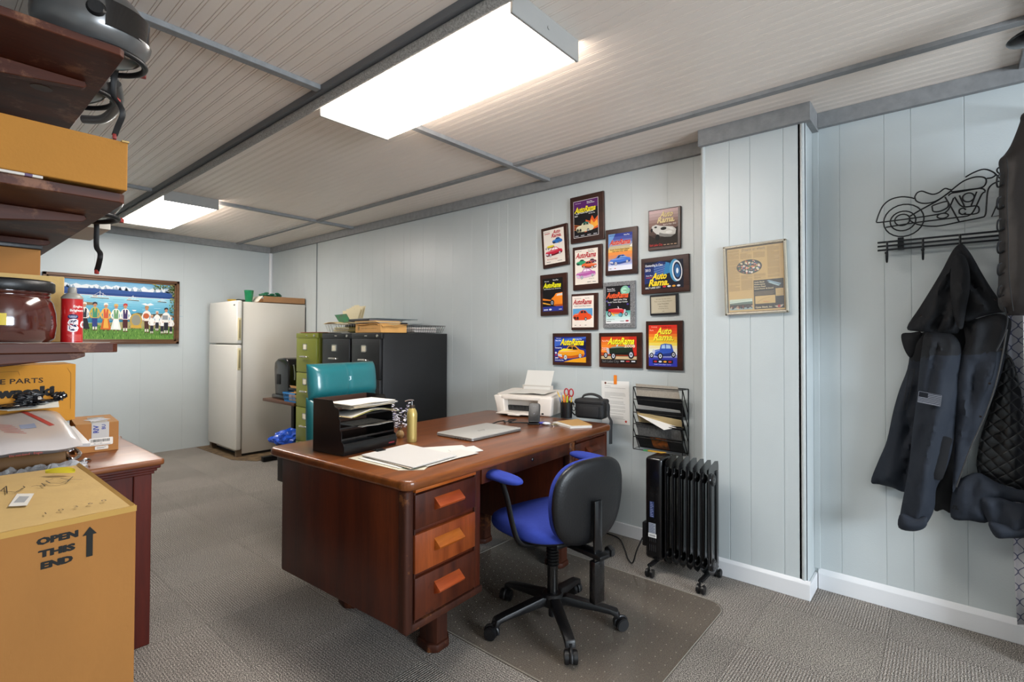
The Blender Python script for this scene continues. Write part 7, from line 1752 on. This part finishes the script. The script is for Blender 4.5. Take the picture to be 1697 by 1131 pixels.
for y in (.215, .084, -.042, -.168, -.294, -.42):
    m = MB(); m.tube([(2.957, y, 1.722), (2.955, y, 1.66), (2.953, y, 1.640), (2.940, y, 1.622), (2.922, y, 1.628), (2.915, y, 1.648), (2.918, y, 1.660)], .0042, seg=8); m.ball((2.918, y, 1.662), .007, seg=10); m.build('hook', iron, cr_, smooth=60)

# ------------------------------------------------------------------ hooded jacket
navy = mat('jacket_navy', '#232831', .75, bump=.25, bscale=260, spec=.25); jblk = mat('jacket_black', '#18191c', .75, bump=.25, bscale=260, spec=.25); jin = mat('jacket_inside', '#0b0c10', .8)
quilt = bpy.data.materials.new('quilted_lining'); quilt.use_nodes = True; nt = quilt.node_tree; bs_ = nt.nodes['Principled BSDF']; bs_.inputs['Base Color'].default_value = lin('#101012'); bs_.inputs['Roughness'].default_value = .35
tc__ = nt.nodes.new('ShaderNodeTexCoord'); mp_ = nt.nodes.new('ShaderNodeMapping'); mp_.inputs['Rotation'].default_value = (rad(42), 0, 0); nt.links.new(tc__.outputs['Object'], mp_.inputs[0])
sp_ = nt.nodes.new('ShaderNodeSeparateXYZ'); nt.links.new(mp_.outputs[0], sp_.inputs[0]); hs = []
for o_ in (1, 2):
    a1 = nt.nodes.new('ShaderNodeMath'); a1.operation = 'MULTIPLY'; a1.inputs[1].default_value = math.pi / .035; nt.links.new(sp_.outputs[o_], a1.inputs[0])
    a2 = nt.nodes.new('ShaderNodeMath'); a2.operation = 'SINE'; nt.links.new(a1.outputs[0], a2.inputs[0]); a3 = nt.nodes.new('ShaderNodeMath'); a3.operation = 'ABSOLUTE'; nt.links.new(a2.outputs[0], a3.inputs[0]); hs.append(a3)
a4 = nt.nodes.new('ShaderNodeMath'); a4.operation = 'MULTIPLY'; nt.links.new(hs[0].outputs[0], a4.inputs[0]); nt.links.new(hs[1].outputs[0], a4.inputs[1])
a5 = nt.nodes.new('ShaderNodeMath'); a5.operation = 'POWER'; a5.inputs[1].default_value = .4; nt.links.new(a4.outputs[0], a5.inputs[0])
bp_ = nt.nodes.new('ShaderNodeBump'); bp_.inputs['Distance'].default_value = .004; nt.links.new(a5.outputs[0], bp_.inputs['Height']); nt.links.new(bp_.outputs[0], bs_.inputs['Normal'])

jk = thing('jacket', (2.93, 0.02, 1.66), 'dark navy and black hooded work jacket hanging by its hood from the third hook', 'jacket')
def piece(name, key, mats, dx=0, depth=.03, fold=.006, freq=45, fdir=(1, .15), matfn=None, seed=0, parent=None, th=.012):
    X, ol = D[key]; m = MB(); cloth(m, ol, X + dx, depth=depth, th=th, fold=fold, step=.013, freq=freq * 1.4, fdir=fdir, matfn=matfn, seed=seed)
    return m.build(name, mats, parent or jk, smooth=70)
yoke = lambda c: 1 if c.z > 1.20 - .10 * (c.y + .05) else 0
piece('body_back', 'body_centre', [jin], .035, depth=.01, seed=2)
piece('body_front', 'body_left', [navy, jblk], .03, depth=.035, fold=.014, matfn=lambda c: 1 if c.z > 1.165 else 0, seed=1)
piece('collar', 'collar', [jblk], .03, depth=.015)
sl = piece('sleeve', 'sleeve_left', [navy, jblk], .0, depth=.050, fold=.015, freq=42, matfn=yoke, seed=4)
piece('cuff', 'cuff_left', [navy], -.035, depth=.03, fold=.002, parent=sl)
piece('lining', 'lining', [quilt], .03, depth=.012, fold=.004, freq=20, seed=9)
bf = piece('body_front', 'body_right', [navy, jblk], .0, depth=.030, fold=.013, freq=48, matfn=yoke, seed=6)
piece('hem', 'hem_right', [navy], .0, depth=.035, fold=.006, freq=30, seed=3)
s2 = piece('sleeve', 'sleeve_right', [navy], -.01, depth=.04, fold=.014, freq=40, seed=8)
piece('cuff', 'cuff_right', [navy], -.03, depth=.03, fold=.002, parent=s2)
hd = piece('hood', 'hood_left', [jblk], -.0, depth=.028, fold=.016, freq=46, fdir=(1, .55), seed=5)
piece('hood', 'hood_right', [jblk], -.005, depth=.028, fold=.016, freq=46, fdir=(1, -.55), seed=7)
piece('hood_fold', 'hood_fold', [jblk], -.03, depth=.03, fold=.008, freq=50, seed=2, parent=hd)
X, z_ = D['zip']; m = MB(); m.tube([(X - .012, p, q) for p, q in z_], .0035, seg=6, ry=.002); m.build('zip', mat('zip_grey', '#4c4c4c', .4, metal=.5), bf)
X, q_ = D['flag']; (ya_, za_), (yb_, zb_), (yc_, zc_), (yd_, zd_) = q_
O3 = Vector((X - .035, yd_, zd_)); U3 = Vector((0, yc_ - yd_, zc_ - zd_)); V3 = Vector((0, ya_ - yd_, za_ - zd_)); w = U3.length; h = V3.length
a = Art(O3, U3, V3); a.rect(0, 0, w, h, '#171b27'); 
for k in range(7): a.rect(w * (.42 if k > 3 else .02), h * (.05 + k * .135), w * .98, h * (.10 + k * .135), '#8d9098', False)
a.k += 1; a.rect(w * .03, h * .52, w * .40, h * .95, '#0c0e16'); a.line([(0, 0), (w, 0), (w, h), (0, h), (0, 0)], .0012, '#7d8088'); 
fgo = a.build('flag_patch', sl)
X, q_ = D['patch']; m = MB(); cloth(m, q_, 2.845, depth=.004, th=.003, fold=.003, step=.02); m.build('elbow_patch', jblk, sl, smooth=60)
X, q_ = D['pocket']; m = MB(); m.tube([(2.885, p, q) for p, q in q_] + [(2.885,) + tuple(q_[0])], .0012, seg=5, smooth=False); m.build('pocket_seam', jin, jk)
X, q_ = D['snaps']
for i, (p, q) in enumerate(q_): 
    if i < 5: m = MB(); m.cyl((2.818 if i < 3 else 2.838, p, q), (2.812 if i < 3 else 2.832, p, q), .0045, seg=12); m.build('snap', mat('snap_dark', '#2b2420', .3, metal=.8), jk)
X, q_ = D['nlogo']; a = Art((2.852, q_[3][0], q_[3][1]), (0, -1, -.08), (0, 0, 1)); a.text('n.', -.004, -.004, .030, '#050508', bold=.06, shear=.3); a.build('logo', jk)

# ------------------------------------------------------------------ leather vest on a rail
leather = mat('vest_leather', '#262120', .5, bump=.5, bscale=40, vary=.3, vscale=7, spec=.4)
X, vo = D['vest']
right = [(-.62, 1.375), (-.62, 1.62), (-.60, 1.93), (-.555, 2.02), (-.52, 2.085), (-.44, 2.10), (-.40, 2.04), (-.36, 2.04), (-.30, 2.11)]
vs_ = thing('leather_vest', (2.6, -.35, 2.12), 'dark brown leather vest with laced sides hanging at the right edge', 'vest')
m = MB(); ol = vo + right
cloth(m, ol, 2.60, depth=.05, th=.012, fold=.004, step=.02, freq=24, seed=3); m.build('body', leather, vs_, smooth=60)
m = MB(); X2, se = D['vestseam']; m.tube([(2.532, p, q) for p, q in se], .0014, seg=6); m.build('seam', jin, vs_)
(ya_, za_), (yb_, zb_) = D['vestedge'][1]
for i in range(6):
    z = za_ + (zb_ - za_) * (i + .3) / 6
    m = MB(); m.tube([(2.57, ya_ - .004, z + .022), (2.565, ya_ + .004, z + .016), (2.575, ya_ + .006, z - .008), (2.585, ya_ + .001, z - .02), (2.57, ya_ - .010, z - .012)], .0028, seg=7); m.build('lace', jin, vs_)
m = MB(); m.tube([(2.57, ya_ - .01, zb_ + .0), (2.60, ya_ - .02, zb_ - .04), (2.62, ya_ - .012, zb_ - .10), (2.61, ya_ + .01, zb_ - .16)], .0028, seg=7); m.build('lace_end', jin, vs_)
m = MB(); m.tube([(2.57, -.22, 2.07), (2.57, -.36, 2.13), (2.57, -.50, 2.07)], .008, seg=8); m.tube([(2.57, -.36, 2.13), (2.575, -.36, 2.17), (2.59, -.36, 2.185)], .003, seg=6); m.build('hanger', mat('hanger_wood', '#5a3a22', .5), vs_)
rl = thing('clothes_rail', (2.6, -.36, 2.19), 'black clothes rail on the right wall carrying the vest and cap', 'rail')
m = MB(); m.tube([(3.004, -.36, 2.19), (2.25, -.36, 2.19)], .009, smooth=False); m.build('rail', iron, rl)
m = MB(); m.cyl((3.006, -.36, 2.19), (2.998, -.36, 2.19), .03); m.build('flange', iron, rl)
cp = thing('cap', (2.32, -.27, 2.20), 'black leather cap hanging at the top right corner of the view', 'cap')
m = MB(); m.ball((2.33, -.30, 2.275), (.09, .10, .07), seg=24); m.build('crown', blackg, cp, smooth=60)
m = MB(); b = bmesh.new(); bmesh.ops.create_uvsphere(b, u_segments=24, v_segments=12, radius=1)
for v in b.verts: v.co = (2.32 + v.co.x * .075, -.225 + v.co.y * .075, 2.238 + v.co.z * .012 - .25 * (v.co.y * .075) * 0 + (v.co.y > 0) * v.co.y * -.008)
m._merge(b); m.build('brim', blackg, cp, smooth=60)

# ------------------------------------------------------------------ patterned curtain
cu = bpy.data.materials.new('trellis_curtain'); cu.use_nodes = True; nt = cu.node_tree; bs_ = nt.nodes['Principled BSDF']; bs_.inputs['Roughness'].default_value = .8
def MN(op, a, c=None):
    n_ = nt.nodes.new('ShaderNodeMath'); n_.operation = op
    for i, v in enumerate((a, c)):
        if v is None: continue
        if isinstance(v, (int, float)): n_.inputs[i].default_value = v
        else: nt.links.new(v, n_.inputs[i])
    return n_.outputs[0]
uv = nt.nodes.new('ShaderNodeUVMap'); sp_ = nt.nodes.new('ShaderNodeSeparateXYZ'); nt.links.new(uv.outputs[0], sp_.inputs[0])
u_ = MN('DIVIDE', sp_.outputs[0], .055); v_ = MN('DIVIDE', sp_.outputs[1], .062); cs_ = MN('COSINE', MN('MULTIPLY', v_, 2 * math.pi)); w_ = MN('MULTIPLY', cs_, .25)
ds = []
for s_, off in ((1, 0.5), (-1, 0.0)):
    q = MN('FRACT', MN('ADD', MN('ADD', u_, MN('MULTIPLY', w_, s_)), off)); ds.append(MN('ABSOLUTE', MN('SUBTRACT', q, .5)))
dm = MN('MINIMUM', ds[0], ds[1]); ln = MN('LESS_THAN', dm, .055)
mx_ = nt.nodes.new('ShaderNodeMix'); mx_.data_type = 'RGBA'; mx_.inputs[6].default_value = lin('#c9c8cc'); mx_.inputs[7].default_value = lin('#62647c'); nt.links.new(ln, mx_.inputs[0]); nt.links.new(mx_.outputs[2], bs_.inputs['Base Color'])
def curtain(name, ya_, yb_, z0, z1, x, label, amp=.02, n_=60):
    me = bpy.data.meshes.new(name); b = bmesh.new(); uvl = b.loops.layers.uv.new('UVMap'); g = []
    for i in range(n_ + 1):
        u = i / n_; row = []
        for j in range(13):
            v = j / 12; y = ya_ + (yb_ - ya_) * u + (.022 * (1 - v) ** 3 * (-1)) * (1 - u); 
            row.append((b.verts.new((x + amp * math.sin(u * 34 + .4 * v), y, z0 + (z1 - z0) * v + (0.0 if j else .006 * math.sin(u * 20)))), (u * abs(ya_ - yb_) * 1.25, (z1 - z0) * v)))
        g.append(row)
    for i in range(n_):
        for j in range(12):
            q = (g[i][j], g[i + 1][j], g[i + 1][j + 1], g[i][j + 1]); f = b.faces.new([p[0] for p in q])
            for lp_, p in zip(f.loops, q): lp_[uvl].uv = p[1]
    b.to_mesh(me); b.free(); me.materials.append(cu); me.polygons.foreach_set('use_smooth', [True] * len(me.polygons))
    o = bpy.data.objects.new(name, me); COL.objects.link(o); md = o.modifiers.new('th', 'SOLIDIFY'); md.thickness = .0015
    return tag(o, label, 'curtain')
curtain('curtain', -.188, -.60, .082, 1.95, 2.986, 'white curtain with a grey trellis pattern hanging behind the jacket at the right edge', amp=.008)
curtain('curtain', -.222, -.62, .01, 1.95, 2.80, 'front fold of white trellis curtain reaching the floor at the right edge', amp=.015)
tag(MB().cyl((2.89, -.40, 1.96), (2.89, -.90, 1.96), .012).build('curtain_rod', iron), 'black curtain rod above the trellis curtain', 'curtain rod')
